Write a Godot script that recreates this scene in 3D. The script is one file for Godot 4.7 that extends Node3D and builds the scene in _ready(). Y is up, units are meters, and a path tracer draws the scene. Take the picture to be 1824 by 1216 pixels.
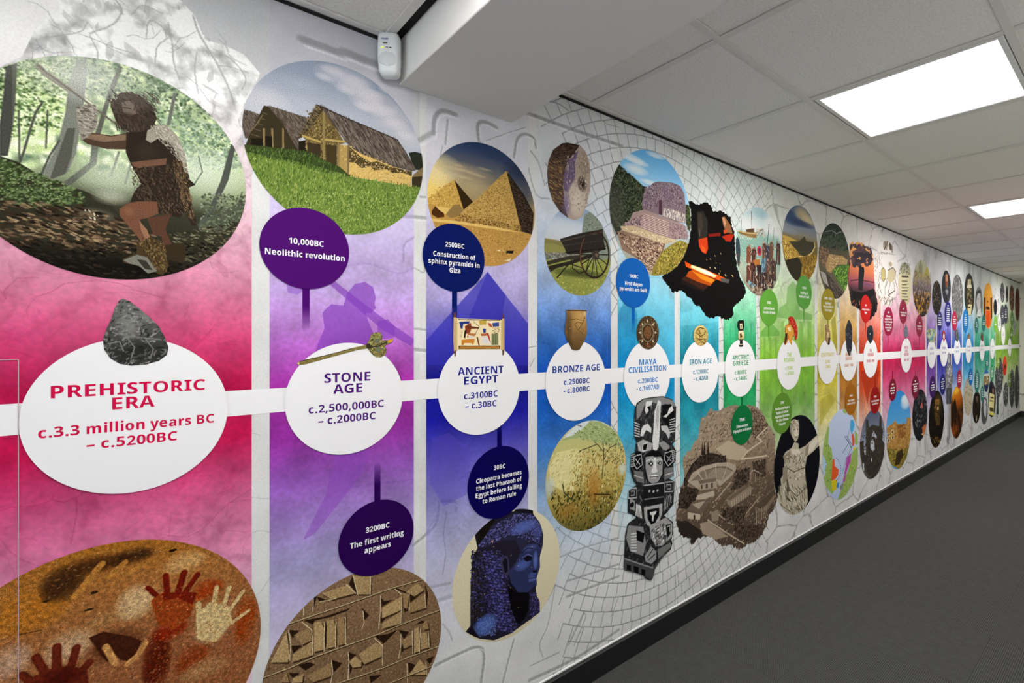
extends Node3D

# A school corridor with a printed history timeline on one wall.
# x runs along the mural wall, y is up, the mural wall is the plane z = 0.

const CEIL := 2.265          # suspended ceiling of the corridor
const CEIL_NEAR := 2.217     # ceiling before the bulkhead
const BAR_Y := 1.1985        # middle of the white timeline bar
const WIDE := 1.8            # corridor width
const X_NEAR := -2.6
const X_FAR := 11.25
const ATLAS := 2048

var rng := RandomNumberGenerator.new()
var atlas_images: Array[Image] = []
var atlas_materials: Array[StandardMaterial3D] = []
var solids := {}
var mural: Node3D
var flat_materials := {}
var text_font: SystemFont
var cap_unit := 1.0
var bold_font: SystemFont

func _ready() -> void:
	_camera_and_light()
	_room()
	_ceiling()
	_bulkhead()
	_floor()
	_mural()
	_lights()
	_sensor()
	_end_fittings()

# ------------------------------------------------------------------ camera, sky, exposure
func _camera_and_light() -> void:
	var cam := Camera3D.new()
	cam.name = "camera"
	add_child(cam)
	var yaw := 0.8394                         # angle between the view and the corridor
	cam.position = Vector3(0, 1.36, 1.48)
	cam.look_at_from_position(cam.position, cam.position + Vector3(cos(yaw), 0, -sin(yaw)), Vector3.UP)
	var near := 0.05
	var f := 904.0                            # focal length in pixels of the 1824 x 1216 frame, shifted lens
	cam.set_frustum(1216.0 / f * near, Vector2(-130.0 / f, -8.95 / f) * near, near, 60.0)
	cam.current = true
	var env := Environment.new()
	env.background_mode = Environment.BG_COLOR
	env.background_color = Color(0.92, 0.96, 1.0)
	env.background_energy_multiplier = SKY_LEVEL     # overcast sky, seen by the room through the near window only
	env.tonemap_mode = Environment.TONE_MAPPER_LINEAR
	env.tonemap_exposure = EXPOSURE
	env.sdfgi_enabled = true
	env.ssao_enabled = true
	env.ssil_enabled = true
	var we := WorldEnvironment.new()
	we.name = "world_environment"
	we.environment = env
	add_child(we)

const EXPOSURE := 1.0
const PANEL_ENERGY := 2.45
const NEAR_ENERGY := 1.6
const SKY_LEVEL := 12.0
const PANEL_GLOW := 1.6

# ------------------------------------------------------------------ helpers
func mat(c: Color, rough := 0.6, metal := 0.0, spec := 0.5) -> StandardMaterial3D:
	var m := StandardMaterial3D.new()
	m.albedo_color = c
	m.roughness = rough
	m.metallic = metal
	m.metallic_specular = spec
	return m

func flat(hex: String) -> StandardMaterial3D:
	if not flat_materials.has(hex):
		flat_materials[hex] = mat(Color(hex), 0.55, 0.0, 0.15)
	return flat_materials[hex]

func node(called: String, mesh: Mesh, m: Material, parent: Node) -> MeshInstance3D:
	var o := MeshInstance3D.new()
	o.name = called
	o.mesh = mesh
	o.material_override = m
	o.cast_shadow = GeometryInstance3D.SHADOW_CASTING_SETTING_ON
	parent.add_child(o, true)
	return o

func group_node(called: String, label := "", category := "", kind := "") -> Node3D:
	var o := Node3D.new()
	o.name = called
	add_child(o, true)
	if label: o.set_meta("label", label)
	if category: o.set_meta("category", category)
	if kind: o.set_meta("kind", kind)
	return o

func structure(o: Node) -> void:
	o.set_meta("kind", "structure")

func quad(st: SurfaceTool, a: Vector3, b: Vector3, c: Vector3, d: Vector3, n: Vector3, uvs := []) -> void:
	var p := [a, b, c, d]
	var face: Vector3 = (b - a).cross(c - a)
	var order := [0, 1, 2, 0, 2, 3]
	if face.dot(n) > 0.0: order = [0, 2, 1, 0, 3, 2]
	for i in order:
		st.set_normal(n)
		if uvs.size() == 4: st.set_uv(uvs[i])
		st.add_vertex(p[i])

# a box from lo to hi with small chamfers
func bevel_box(lo: Vector3, hi: Vector3, b := 0.0) -> ArrayMesh:
	var st := SurfaceTool.new()
	st.begin(Mesh.PRIMITIVE_TRIANGLES)
	add_box(st, lo, hi, b)
	return st.commit()

func add_box(st: SurfaceTool, lo: Vector3, hi: Vector3, b := 0.0) -> void:
	var c := (lo + hi) * 0.5
	var h := (hi - lo) * 0.5
	var axes := [Vector3.RIGHT, Vector3.UP, Vector3.BACK]
	for k in 3:
		var n: Vector3 = axes[k]
		var s: Vector3 = axes[(k + 1) % 3]
		var t: Vector3 = axes[(k + 2) % 3]
		var hn: float = h[k]
		var hs: float = h[(k + 1) % 3] - b
		var ht: float = h[(k + 2) % 3] - b
		for sg in [-1.0, 1.0]:
			var o: Vector3 = c + n * hn * sg
			quad(st, o - s * hs - t * ht, o + s * hs - t * ht, o + s * hs + t * ht, o - s * hs + t * ht, n * sg)
	if b > 0.0:
		for k in 3:
			var n: Vector3 = axes[k]
			var s: Vector3 = axes[(k + 1) % 3]
			var t: Vector3 = axes[(k + 2) % 3]
			for s1 in [-1.0, 1.0]:
				for s2 in [-1.0, 1.0]:
					var e1: Vector3 = c + s * (h[(k + 1) % 3] * s1) + t * ((h[(k + 2) % 3] - b) * s2)
					var e2: Vector3 = c + s * ((h[(k + 1) % 3] - b) * s1) + t * (h[(k + 2) % 3] * s2)
					var l: Vector3 = n * (h[k] - b)
					quad(st, e1 - l, e1 + l, e2 + l, e2 - l, (s * s1 + t * s2).normalized())
		for sx in [-1.0, 1.0]:
			for sy in [-1.0, 1.0]:
				for sz in [-1.0, 1.0]:
					var q := Vector3(h.x * sx, h.y * sy, h.z * sz)
					var p := [c + q - Vector3(0, b * sy, b * sz), c + q - Vector3(b * sx, 0, b * sz), c + q - Vector3(b * sx, b * sy, 0)]
					var nn := Vector3(sx, sy, sz).normalized()
					var f: Vector3 = (p[1] - p[0]).cross(p[2] - p[0])
					for i in ([0, 2, 1] if f.dot(nn) > 0.0 else [0, 1, 2]):
						st.set_normal(nn)
						st.add_vertex(p[i])

func noise_image(w: int, h: int, freq: float, sd: int, octaves := 3, kind := FastNoiseLite.TYPE_SIMPLEX_SMOOTH) -> PackedByteArray:
	var fn := FastNoiseLite.new()
	fn.noise_type = kind
	fn.seed = sd
	fn.frequency = freq
	fn.fractal_octaves = octaves
	return fn.get_image(w, h, false, false, true).get_data()

# ------------------------------------------------------------------ room shell
func _room() -> void:
	var wall_paint := mat(Color(0.92, 0.92, 0.91), 0.7)
	var o := node("wall_left", bevel_box(Vector3(X_NEAR - 0.1, -0.1, -0.12), Vector3(X_FAR + 0.1, 2.6, 0.0)), wall_paint, self); structure(o)
	o = node("wall_right", bevel_box(Vector3(X_NEAR - 0.1, -0.1, WIDE), Vector3(X_FAR + 0.1, 2.6, WIDE + 0.12)), wall_paint, self); structure(o)
	# wall behind the camera, with a window
	var wx := X_NEAR - 0.12
	var st := SurfaceTool.new()
	st.begin(Mesh.PRIMITIVE_TRIANGLES)
	add_box(st, Vector3(wx, -0.1, -0.1), Vector3(X_NEAR, 0.9, WIDE + 0.1))
	add_box(st, Vector3(wx, 2.05, -0.1), Vector3(X_NEAR, 2.6, WIDE + 0.1))
	add_box(st, Vector3(wx, 0.9, -0.1), Vector3(X_NEAR, 2.05, 0.35))
	add_box(st, Vector3(wx, 0.9, 1.45), Vector3(X_NEAR, 2.05, WIDE + 0.1))
	o = node("wall_near", st.commit(), wall_paint, self); structure(o)
	var win := group_node("window_1", "", "", "structure")
	st = SurfaceTool.new()
	st.begin(Mesh.PRIMITIVE_TRIANGLES)
	for z in [0.35, 0.875, 1.40]: add_box(st, Vector3(wx + 0.03, 0.9, z), Vector3(wx + 0.08, 2.05, z + 0.05), 0.004)
	add_box(st, Vector3(wx + 0.03, 0.9, 0.4), Vector3(wx + 0.08, 0.95, 1.4), 0.004)
	add_box(st, Vector3(wx + 0.03, 2.0, 0.4), Vector3(wx + 0.08, 2.05, 1.4), 0.004)
	node("window_frame", st.commit(), mat(Color(0.9, 0.9, 0.9), 0.4), win)
	var glass := mat(Color(1, 1, 1, 0.06), 0.05)
	glass.transparency = BaseMaterial3D.TRANSPARENCY_ALPHA
	for z in [0.4, 0.925]: node("pane", bevel_box(Vector3(wx + 0.05, 0.95, z), Vector3(wx + 0.056, 2.0, z + 0.475)), glass, win)
	var cream := mat(Color(0.86, 0.86, 0.79), 0.6)
	o = node("wall_far", bevel_box(Vector3(X_FAR, -0.1, -0.1), Vector3(X_FAR + 0.12, 2.6, WIDE + 0.1)), cream, self); structure(o)
	# skirting: satin black board, paper edge bead above it
	var black := mat(Color(0.085, 0.087, 0.092), 0.42, 0.0, 0.5)
	var sk := node("baseboard_left", bevel_box(Vector3(X_NEAR, 0.0, 0.0), Vector3(X_FAR, 0.1, 0.019), 0.002), black, self); structure(sk)
	node("caulk_bead", bevel_box(Vector3(X_NEAR, 0.1, 0.0), Vector3(X_FAR, 0.107, 0.005), 0.001), mat(Color(0.9, 0.9, 0.9), 0.5), sk)
	sk = node("baseboard_right", bevel_box(Vector3(X_NEAR, 0.0, WIDE - 0.019), Vector3(X_FAR, 0.1, WIDE), 0.002), black, self); structure(sk)
	sk = node("baseboard_far", bevel_box(Vector3(X_FAR - 0.019, 0.0, 0.02), Vector3(X_FAR, 0.1, WIDE - 0.02), 0.002), black, self); structure(sk)

# ------------------------------------------------------------------ suspended ceiling
func tile_material(sd: int) -> StandardMaterial3D:
	var n := 256
	var img := Image.create(n, n, false, Image.FORMAT_RGB8)
	var a := noise_image(n, n, 0.12, sd, 3)
	var d := PackedByteArray(); d.resize(n * n * 3)
	rng.seed = sd
	for i in n * n:
		var v := 233 + int((a[i] - 128) * 0.09)
		if rng.randf() < 0.03: v -= 22
		d[i * 3] = mini(255, v); d[i * 3 + 1] = mini(255, v) - 2; d[i * 3 + 2] = mini(255, v) - 7
	img = Image.create_from_data(n, n, false, Image.FORMAT_RGB8, d)
	var m := mat(Color.WHITE, 0.9, 0.0, 0.2)
	m.albedo_texture = ImageTexture.create_from_image(img)
	m.uv1_triplanar = true
	m.uv1_world_triplanar = true
	m.uv1_scale = Vector3(3.3, 3.3, 3.3)
	return m

func _ceiling() -> void:
	var root := group_node("ceiling", "", "", "structure")
	var slab := mat(Color(0.35, 0.35, 0.35), 0.9)
	node("slab", bevel_box(Vector3(X_NEAR - 0.1, 2.42, -0.1), Vector3(X_FAR + 0.1, 2.6, WIDE + 0.1)), slab, root)
	var tile := tile_material(11)
	var tee := mat(Color(0.86, 0.85, 0.83), 0.55, 0.0, 0.4)
	var t := 0.024
	# tiles share one mesh; their faces stand 4 mm above the flange of the tees
	var whole := bevel_box(Vector3(-0.296, 0.0, -0.296), Vector3(0.296, 0.015, 0.296), 0.0)
	# corridor beyond the bulkhead: cross lines at 0.74 + 0.6 k
	var k := 0
	var x := 0.74
	while x < X_FAR - 0.05:
		var x1: float = min(x + 0.6, X_FAR)
		for r in 3:
			var z0 := 0.6 * r
			if r == 1 and k >= 2 and (k - 2) % 4 == 0: continue       # a light panel sits here
			var lo: float = max(x, 0.99) + 0.003
			var hi: float = x1 - 0.003
			if hi - lo > 0.58:
				var o := node("tile", whole, tile, root)
				o.position = Vector3((x + x1) * 0.5, CEIL + 0.004, z0 + 0.3)
			else:
				node("tile", bevel_box(Vector3(lo, CEIL + 0.004, z0 + 0.004), Vector3(hi, CEIL + 0.019, z0 + 0.596)), tile, root)
		if x > 1.0: 
			for r in 3:
				node("cross_tee", bevel_box(Vector3(x - t / 2, CEIL, 0.6 * r + t / 2), Vector3(x + t / 2, CEIL + 0.003, 0.6 * r + 0.6 - t / 2), 0.0006), tee, root)
		x += 0.6
		k += 1
	for r in [1, 2]:
		node("main_tee", bevel_box(Vector3(0.99, CEIL, 0.6 * r - t / 2), Vector3(X_FAR, CEIL + 0.003, 0.6 * r + t / 2), 0.0006), tee, root)
	for side in [0.012, WIDE - 0.034]:
		node("edge_trim", bevel_box(Vector3(0.99, CEIL - 0.002, side), Vector3(X_FAR, CEIL + 0.003, side + 0.022), 0.0006), tee, root)
	# ceiling before the bulkhead
	x = 0.56
	var first := true
	while x > X_NEAR:
		var x0: float = max(x - 0.6, X_NEAR)
		for r in 3:
			if r == 1 and absf(x0 + 0.04) < 0.1: continue
			node("tile", bevel_box(Vector3(x0 + 0.003, CEIL_NEAR + 0.004, 0.6 * r + 0.004), Vector3(x - 0.003, CEIL_NEAR + 0.019, 0.6 * r + 0.596)), tile, root)
			if not first:
				node("cross_tee", bevel_box(Vector3(x - t / 2, CEIL_NEAR, 0.6 * r + t / 2), Vector3(x + t / 2, CEIL_NEAR + 0.003, 0.6 * r + 0.6 - t / 2), 0.0006), tee, root)
		first = false
		x -= 0.6
	for r in [1, 2]:
		node("main_tee", bevel_box(Vector3(X_NEAR, CEIL_NEAR, 0.6 * r - t / 2), Vector3(0.56, CEIL_NEAR + 0.003, 0.6 * r + t / 2), 0.0006), tee, root)
	for side in [0.012, WIDE - 0.034]:
		node("edge_trim", bevel_box(Vector3(X_NEAR, CEIL_NEAR - 0.002, side), Vector3(0.56, CEIL_NEAR + 0.003, side + 0.022), 0.0006), tee, root)
	node("edge_trim", bevel_box(Vector3(0.538, CEIL_NEAR - 0.001, 0.03), Vector3(0.562, CEIL_NEAR + 0.003, WIDE - 0.03), 0.0006), tee, root)

func _bulkhead() -> void:
	var plaster := mat(Color(0.86, 0.855, 0.84), 0.75, 0.0, 0.3)
	var o := node("ceiling_bulkhead", bevel_box(Vector3(0.59, 2.10, 0.0005), Vector3(0.985, 2.42, WIDE), 0.002), plaster, self)
	structure(o)
	# black strip standing for the shade in the open joint between ceiling and bulkhead
	# black strips painting in the shadow gap where the ceiling edge meets the papered wall
	var gap_shade_mat := mat(Color(0.03, 0.03, 0.03), 0.9)
	var gap_strip := node("gap_shade_2", bevel_box(Vector3(0.985, CEIL - 0.0075, 0.0), Vector3(X_FAR, CEIL - 0.0025, 0.010)), gap_shade_mat, self)
	structure(gap_strip)
	gap_strip = node("gap_shade_3", bevel_box(Vector3(X_NEAR, CEIL_NEAR - 0.0075, 0.0), Vector3(0.59, CEIL_NEAR - 0.0025, 0.010)), gap_shade_mat, self)
	structure(gap_strip)
	var j := node("gap_shade_1", bevel_box(Vector3(0.563, CEIL_NEAR + 0.01, 0.0), Vector3(0.59, CEIL_NEAR + 0.03, WIDE)), mat(Color(0.02, 0.02, 0.02), 0.9), self)  # darkness of the open joint, put in as black colour
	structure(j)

# ------------------------------------------------------------------ carpet tiles
func carpet_material(sd: int) -> StandardMaterial3D:
	var n := 512
	var d := PackedByteArray(); d.resize(n * n * 3)
	var hgt := PackedByteArray(); hgt.resize(n * n)
	var a := noise_image(n, n, 0.02, sd, 4)
	var b := noise_image(n, n, 0.35, sd + 5, 2)
	rng.seed = sd
	for y in n:
		var row := y % 7
		for x in n:
			var i := y * n + x
			var st := (x + (y / 7) * 4) % 9
			var v := 73.0 + (a[i] - 128) * 0.02 + (b[i] - 128) * 0.12 + rng.randf_range(-9, 9)
			if row <= 1: v -= 20.0
			if st <= 1: v -= 8.0
			if row >= 3 and row <= 5 and st >= 3 and st <= 6: v += 16.0
			var c := int(clampf(v, 12, 140))
			d[i * 3] = c; d[i * 3 + 1] = c; d[i * 3 + 2] = c - 1
			hgt[i] = int(clampf(128 + (v - 72.0) * 4.0, 0, 255))
	var m := mat(Color.WHITE, 0.95, 0.0, 0.15)
	m.albedo_texture = ImageTexture.create_from_image(Image.create_from_data(n, n, false, Image.FORMAT_RGB8, d))
	var bump := Image.create_from_data(n, n, false, Image.FORMAT_L8, hgt)
	bump.convert(Image.FORMAT_RGBA8)
	bump.bump_map_to_normal_map(2.0)
	m.normal_enabled = true
	m.normal_texture = ImageTexture.create_from_image(bump)
	m.normal_scale = 0.5
	return m

func carpet_mesh(w: float, l: float, turned: bool) -> ArrayMesh:
	var st := SurfaceTool.new()
	st.begin(Mesh.PRIMITIVE_TRIANGLES)
	var e := 0.00012
	var y := 0.006
	var uv := func(px: float, pz: float) -> Vector2:
		return Vector2(pz * 2.0, px * 2.0) if turned else Vector2(px * 2.0, pz * 2.0)
	var a := Vector3(e, y, e); var b := Vector3(w - e, y, e); var c := Vector3(w - e, y, l - e); var d := Vector3(e, y, l - e)
	st.set_tangent(Plane(1, 0, 0, 1))
	quad(st, a, b, c, d, Vector3.UP, [uv.call(a.x, a.z), uv.call(b.x, b.z), uv.call(c.x, c.z), uv.call(d.x, d.z)])
	var ring := [a, b, c, d]
	var out := [Vector3(0, 0, -1), Vector3(1, 0, 0), Vector3(0, 0, 1), Vector3(-1, 0, 0)]
	for i in 4:
		var p: Vector3 = ring[i]
		var q: Vector3 = ring[(i + 1) % 4]
		quad(st, p, q, q - Vector3(0, 0.005, 0), p - Vector3(0, 0.005, 0), out[i], [Vector2.ZERO, Vector2.ONE, Vector2.ONE, Vector2.ZERO])
	return st.commit()

func _floor() -> void:
	var root := group_node("floor", "", "", "structure")
	node("screed", bevel_box(Vector3(X_NEAR - 0.1, -0.1, -0.1), Vector3(X_FAR + 0.1, 0.0, WIDE + 0.1)), mat(Color(0.12, 0.12, 0.12), 0.9), root)
	var m := carpet_material(3)
	var meshes := [carpet_mesh(0.5, 0.5, false), carpet_mesh(0.5, 0.5, true)]
	var edge := [carpet_mesh(0.5, 0.3, false), carpet_mesh(0.5, 0.3, true)]
	var i := 0
	var x := -2.6
	while x < X_FAR - 0.01:
		for r in 4:
			var t := (i + r) % 2
			var w: float = min(0.5, X_FAR - x)
			var mesh: ArrayMesh = edge[t] if r == 3 else meshes[t]
			if w < 0.49: mesh = carpet_mesh(w, 0.3 if r == 3 else 0.5, t == 1)
			var o := node("carpet_tile", mesh, m, root)
			o.position = Vector3(x, 0.0, 0.5 * r)
		x += 0.5
		i += 1

# ------------------------------------------------------------------ ceiling lights
func _lights() -> void:
	var frame_mat := mat(Color(0.9, 0.9, 0.9), 0.35, 0.0, 0.5)
	var glow := StandardMaterial3D.new()
	glow.albedo_color = Color(0.95, 0.95, 0.95)
	glow.emission_enabled = true
	glow.emission = Color(1.0, 0.988, 0.972)
	glow.emission_energy_multiplier = PANEL_GLOW
	var names := ["square white ceiling light panel before the plaster bulkhead", "square white ceiling light panel just beyond the plaster bulkhead", "square white ceiling light panel, second beyond the plaster bulkhead", "square white ceiling light panel, third beyond the plaster bulkhead", "square white ceiling light panel nearest the far wall"]
	var spots := [Vector3(0.26, CEIL_NEAR, 0.9), Vector3(2.24, CEIL, 0.9), Vector3(4.64, CEIL, 0.9), Vector3(7.04, CEIL, 0.9), Vector3(9.44, CEIL, 0.9)]
	for i in spots.size():
		var o := group_node("ceiling_light", names[i], "ceiling light")
		o.position = spots[i]
		o.set_meta("group", "ceiling light panels")
		var h := 0.284
		var w := 0.016
		var st := SurfaceTool.new()
		st.begin(Mesh.PRIMITIVE_TRIANGLES)
		add_box(st, Vector3(-h, 0.0005, -h), Vector3(h, 0.012, -h + w), 0.001)
		add_box(st, Vector3(-h, 0.0005, h - w), Vector3(h, 0.012, h), 0.001)
		add_box(st, Vector3(-h, 0.0005, -h + w), Vector3(-h + w, 0.012, h - w), 0.001)
		add_box(st, Vector3(h - w, 0.0005, -h + w), Vector3(h, 0.012, h - w), 0.001)
		node("frame", st.commit(), frame_mat, o)
		node("diffuser", bevel_box(Vector3(-h + w, 0.004, -h + w), Vector3(h - w, 0.010, h - w), 0.0), glow, o)
		var l := AreaLight3D.new()
		l.name = "panel_light"
		l.area_size = Vector2(0.53, 0.53)
		l.light_color = Color(1.0, 0.988, 0.972)
		l.light_energy = NEAR_ENERGY if i == 0 else PANEL_ENERGY
		l.shadow_enabled = true
		l.area_range = 20.0
		l.area_attenuation = 2.0
		o.add_child(l)
		l.rotation_degrees = Vector3(-90, 0, 0)
		l.position = Vector3(0, 0.0002, 0)

# ------------------------------------------------------------------ motion sensor
func _sensor() -> void:
	var o := group_node("motion_sensor", "white plastic motion sensor in the corner under the near ceiling", "sensor")
	o.position = Vector3(0.553, 2.094, 0.034)
	o.rotation_degrees = Vector3(0, -38, 0)
	var white := mat(Color(0.86, 0.88, 0.88), 0.4, 0.0, 0.5)
	# body: a bowed front lofted over rounded sections
	var st := SurfaceTool.new()
	st.begin(Mesh.PRIMITIVE_TRIANGLES)
	st.set_smooth_group(0)
	var rows := [[0.000, 0.016, 0.012], [0.004, 0.023, 0.020], [0.012, 0.0265, 0.0255], [0.05, 0.0285, 0.030], [0.08, 0.0285, 0.031], [0.105, 0.028, 0.028], [0.117, 0.0265, 0.024], [0.121, 0.022, 0.018]]
	var seg := 12
	var grid := []
	for r in rows:
		var line := []
		for i in seg + 1:
			var a: float = -1.0 + 2.0 * i / seg
			var zz: float = r[2] * (1.0 - 0.16 * a * a)
			if abs(a) > 0.95: zz -= 0.003
			line.append(Vector3(a * r[1], r[0], zz))
		line.append(Vector3(r[1], r[0], -0.006))
		line.push_front(Vector3(-r[1], r[0], -0.006))
		grid.append(line)
	for j in grid.size() - 1:
		for i in grid[0].size() - 1:
			var a: Vector3 = grid[j][i]; var b: Vector3 = grid[j][i + 1]; var c: Vector3 = grid[j + 1][i + 1]; var d: Vector3 = grid[j + 1][i]
			for v in [a, c, b, a, d, c]: st.add_vertex(v)
	for j in [0, grid.size() - 1]:
		for i in range(1, grid[j].size() - 1):
			var t := [grid[j][0], grid[j][i], grid[j][i + 1]]
			if j == 0: t = [grid[j][0], grid[j][i], grid[j][i + 1]]
			else: t = [grid[j][0], grid[j][i + 1], grid[j][i]]
			for v in t: st.add_vertex(v)
	st.generate_normals()
	node("body", st.commit(), white, o)
	# curved lens window
	st = SurfaceTool.new()
	st.begin(Mesh.PRIMITIVE_TRIANGLES)
	st.set_smooth_group(1)
	var g := []
	for j in 9:
		var row := []
		for i in 13:
			var u := -1.0 + 2.0 * i / 12.0
			var v := j / 8.0
			var half := 0.0235 * (1.0 if v > 0.35 else sqrt(maxf(0.0, 1.0 - pow((0.35 - v) / 0.36, 2.0))))
			row.append(Vector3(u * half, 0.022 + v * 0.045, 0.0285 + 0.0045 * sin(PI * clampf(v, 0.02, 0.98)) * (1.0 - 0.5 * u * u) - 0.004 * u * u))
		g.append(row)
	for j in 8:
		for i in 12:
			for v in [g[j][i], g[j + 1][i + 1], g[j][i + 1], g[j][i], g[j + 1][i], g[j + 1][i + 1]]: st.add_vertex(v)
	st.generate_normals()
	node("lens", st.commit(), mat(Color(0.80, 0.82, 0.82), 0.25, 0.0, 0.5), o).set_meta("label", "milky curved lens window")
	var lamp := mat(Color(0.9, 0.9, 0.3), 0.3)
	lamp.emission_enabled = true
	lamp.emission = Color(0.95, 0.95, 0.35)
	lamp.emission_energy_multiplier = 0.8
	node("indicator_lamp", bevel_box(Vector3(-0.016, 0.0705, 0.027), Vector3(-0.009, 0.0735, 0.0312), 0.0005), lamp, o).set_meta("label", "small yellow indicator light")
	for dx in [-0.003, 0.006]:
		node("indicator_slot", bevel_box(Vector3(dx, 0.0712, 0.027), Vector3(dx + 0.006, 0.073, 0.0318), 0.0003), mat(Color(0.08, 0.08, 0.08), 0.4), o)
	node("mark", bevel_box(Vector3(-0.011, 0.083, 0.027), Vector3(0.001, 0.0858, 0.0316), 0.0003), mat(Color(0.2, 0.2, 0.2), 0.5), o)
	var t := lettering([["Chubb", -0.006, 0.0965, 0.0052, 0.019]], "1a2f8c", o)
	t.position.z = 0.0305

# ------------------------------------------------------------------ fittings at the far end
func _end_fittings() -> void:
	var chrome := mat(Color(0.8, 0.8, 0.8), 0.25, 1.0)
	var label := ["small chrome clip high on the mural's far edge", "small chrome clip beside the end of the white timeline bar", "small chrome clip low on the mural's far edge"]
	var hs := [2.0, 1.2, 0.4]
	for i in 3:
		var o := group_node("wall_clip", label[i], "clip")
		o.set_meta("group", "chrome clips at the mural's far edge")
		o.position = Vector3(11.17, hs[i], 0.0)
		node("plate", bevel_box(Vector3(-0.02, -0.02, 0.0), Vector3(0.02, 0.02, 0.006), 0.003), chrome, o)
		var c := CylinderMesh.new()
		c.top_radius = 0.012; c.bottom_radius = 0.014; c.height = 0.02; c.radial_segments = 16
		var s := node("stud", c, chrome, o)
		s.rotation_degrees.x = 90
		s.position.z = 0.016
	var pipe := group_node("wall_pipe", "thin white pipe running along the far cream wall", "pipe")
	pipe.position = Vector3(X_FAR - 0.03, 0.4, 0.03)
	var pm := mat(Color(0.85, 0.85, 0.8), 0.4)
	var cy := CylinderMesh.new()
	cy.top_radius = 0.011; cy.bottom_radius = 0.011; cy.height = WIDE - 0.08; cy.radial_segments = 14
	var run := node("pipe_run", cy, pm, pipe)
	run.rotation_degrees.x = 90
	run.position.z = WIDE * 0.5 - 0.04
	for z in [0.2, 0.9, 1.6]:
		node("bracket", bevel_box(Vector3(-0.008, -0.016, z - 0.008), Vector3(0.03, 0.016, z + 0.008), 0.002), pm, pipe)

# ------------------------------------------------------------------ lettering
# each line: text, centre x, centre y of the capitals, capital height, width (0 = natural)
func lettering(lines: Array, hex: String, parent: Node, called := "lettering") -> MeshInstance3D:
	if text_font == null:
		text_font = SystemFont.new()
		text_font.font_names = PackedStringArray(["Droid Sans"])
		text_font.font_weight = 700
	var st := SurfaceTool.new()
	st.begin(Mesh.PRIMITIVE_TRIANGLES)
	for l in lines:
		var cap: float = l[3]
		if l[0] is int:
			# rows of words too small to read: short bars
			var x: float = l[1] - l[4] * 0.5
			while x < l[1] + l[4] * 0.5 - 0.004:
				var w: float = min(rng.randf_range(0.014, 0.04), l[1] + l[4] * 0.5 - x)
				quad(st, Vector3(x, l[2] - cap * 0.4, 0), Vector3(x + w, l[2] - cap * 0.4, 0), Vector3(x + w, l[2] + cap * 0.4, 0), Vector3(x, l[2] + cap * 0.4, 0), Vector3.BACK)
				x += w + 0.008
			continue
		var tm := TextMesh.new()
		tm.font = text_font
		tm.font_size = 48
		tm.pixel_size = 0.01
		tm.depth = 0.0
		tm.curve_step = 1.0
		tm.text = l[0]
		var bb := tm.get_aabb()
		var s: float = cap / (0.48 * 0.714)
		var sx := s * 0.96
		if l[4] > 0.0: sx = l[4] / bb.size.x
		var base: float = l[2] - cap * 0.5
		# text meshes put the baseline by font metrics: measure it with a capital
		var tc := TextMesh.new()
		tc.font = text_font; tc.font_size = 48; tc.pixel_size = 0.01; tc.depth = 0.0; tc.text = "H"
		var cb := tc.get_aabb()
		s = cap / cb.size.y
		if l[4] <= 0.0: sx = s * 0.94
		var xf := Transform3D(Basis.from_scale(Vector3(sx, s, 1.0)), Vector3(l[1] - (bb.position.x + bb.size.x * 0.5) * sx, base - cb.position.y * s, 0.0))
		st.append_from(tm, 0, xf)
	return node(called, st.commit(), flat(hex), parent)

# ------------------------------------------------------------------ painter for the printed pictures
func solid(c: Color, w: int) -> Image:
	var key := c.to_html() + str(w)
	if not solids.has(key):
		var i := Image.create(w, 1, false, Image.FORMAT_RGBA8)
		i.fill(c)
		solids[key] = i
	return solids[key]

func fill_poly(im: Image, c: Color, p: PackedVector2Array) -> void:
	var w := im.get_width()
	var h := im.get_height()
	var lo := INF
	var hi := -INF
	var n := p.size()
	for v in p:
		lo = minf(lo, v.y); hi = maxf(hi, v.y)
	var y0 := maxi(0, int(floor(lo - 0.5)))
	var y1 := mini(h - 1, int(ceil(hi)))
	var row: Image = solid(c, w) if c.a < 0.999 else null
	for y in range(y0, y1 + 1):
		var yc := y + 0.5
		var xs := PackedFloat32Array()
		var a: Vector2 = p[n - 1]
		for b in p:
			if (a.y <= yc) != (b.y <= yc):
				xs.append(a.x + (yc - a.y) / (b.y - a.y) * (b.x - a.x))
			a = b
		if xs.size() < 2: continue
		xs.sort()
		var k := 0
		while k + 1 < xs.size():
			var x0 := maxi(0, int(round(xs[k])))
			var x1 := mini(w, int(round(xs[k + 1])))
			if x1 > x0:
				if row: im.blend_rect(row, Rect2i(0, 0, x1 - x0, 1), Vector2i(x0, y))
				else: im.fill_rect(Rect2i(x0, y, x1 - x0, 1), c)
			k += 2

func ellipse(im: Image, c: Color, x: float, y: float, rx: float, ry: float) -> void:
	var p := PackedVector2Array()
	for i in 20: p.append(Vector2(x + rx * cos(TAU * i / 20.0), y + ry * sin(TAU * i / 20.0)))
	fill_poly(im, c, p)

func stroke(im: Image, c: Color, w: float, l: PackedVector2Array) -> void:
	for i in l.size() - 1:
		var a := l[i]
		var b := l[i + 1]
		var d := (b - a).normalized() * w * 0.5
		var n := Vector2(-d.y, d.x)
		var e := d * 0.71
		var m := n * 0.71
		fill_poly(im, c, PackedVector2Array([a + n, a - e + m, a - d, a - e - m, a - n, b - n, b + e - m, b + d, b + e + m, b + n]))

func points(l: Array, k: float) -> PackedVector2Array:
	var p := PackedVector2Array()
	for i in range(0, l.size(), 2): p.append(Vector2(l[i], l[i + 1]) * k)
	return p

func colours(s: String) -> Array:
	var o := []
	for h in s.split(" ", false): o.append(Color(h))
	return o

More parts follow.
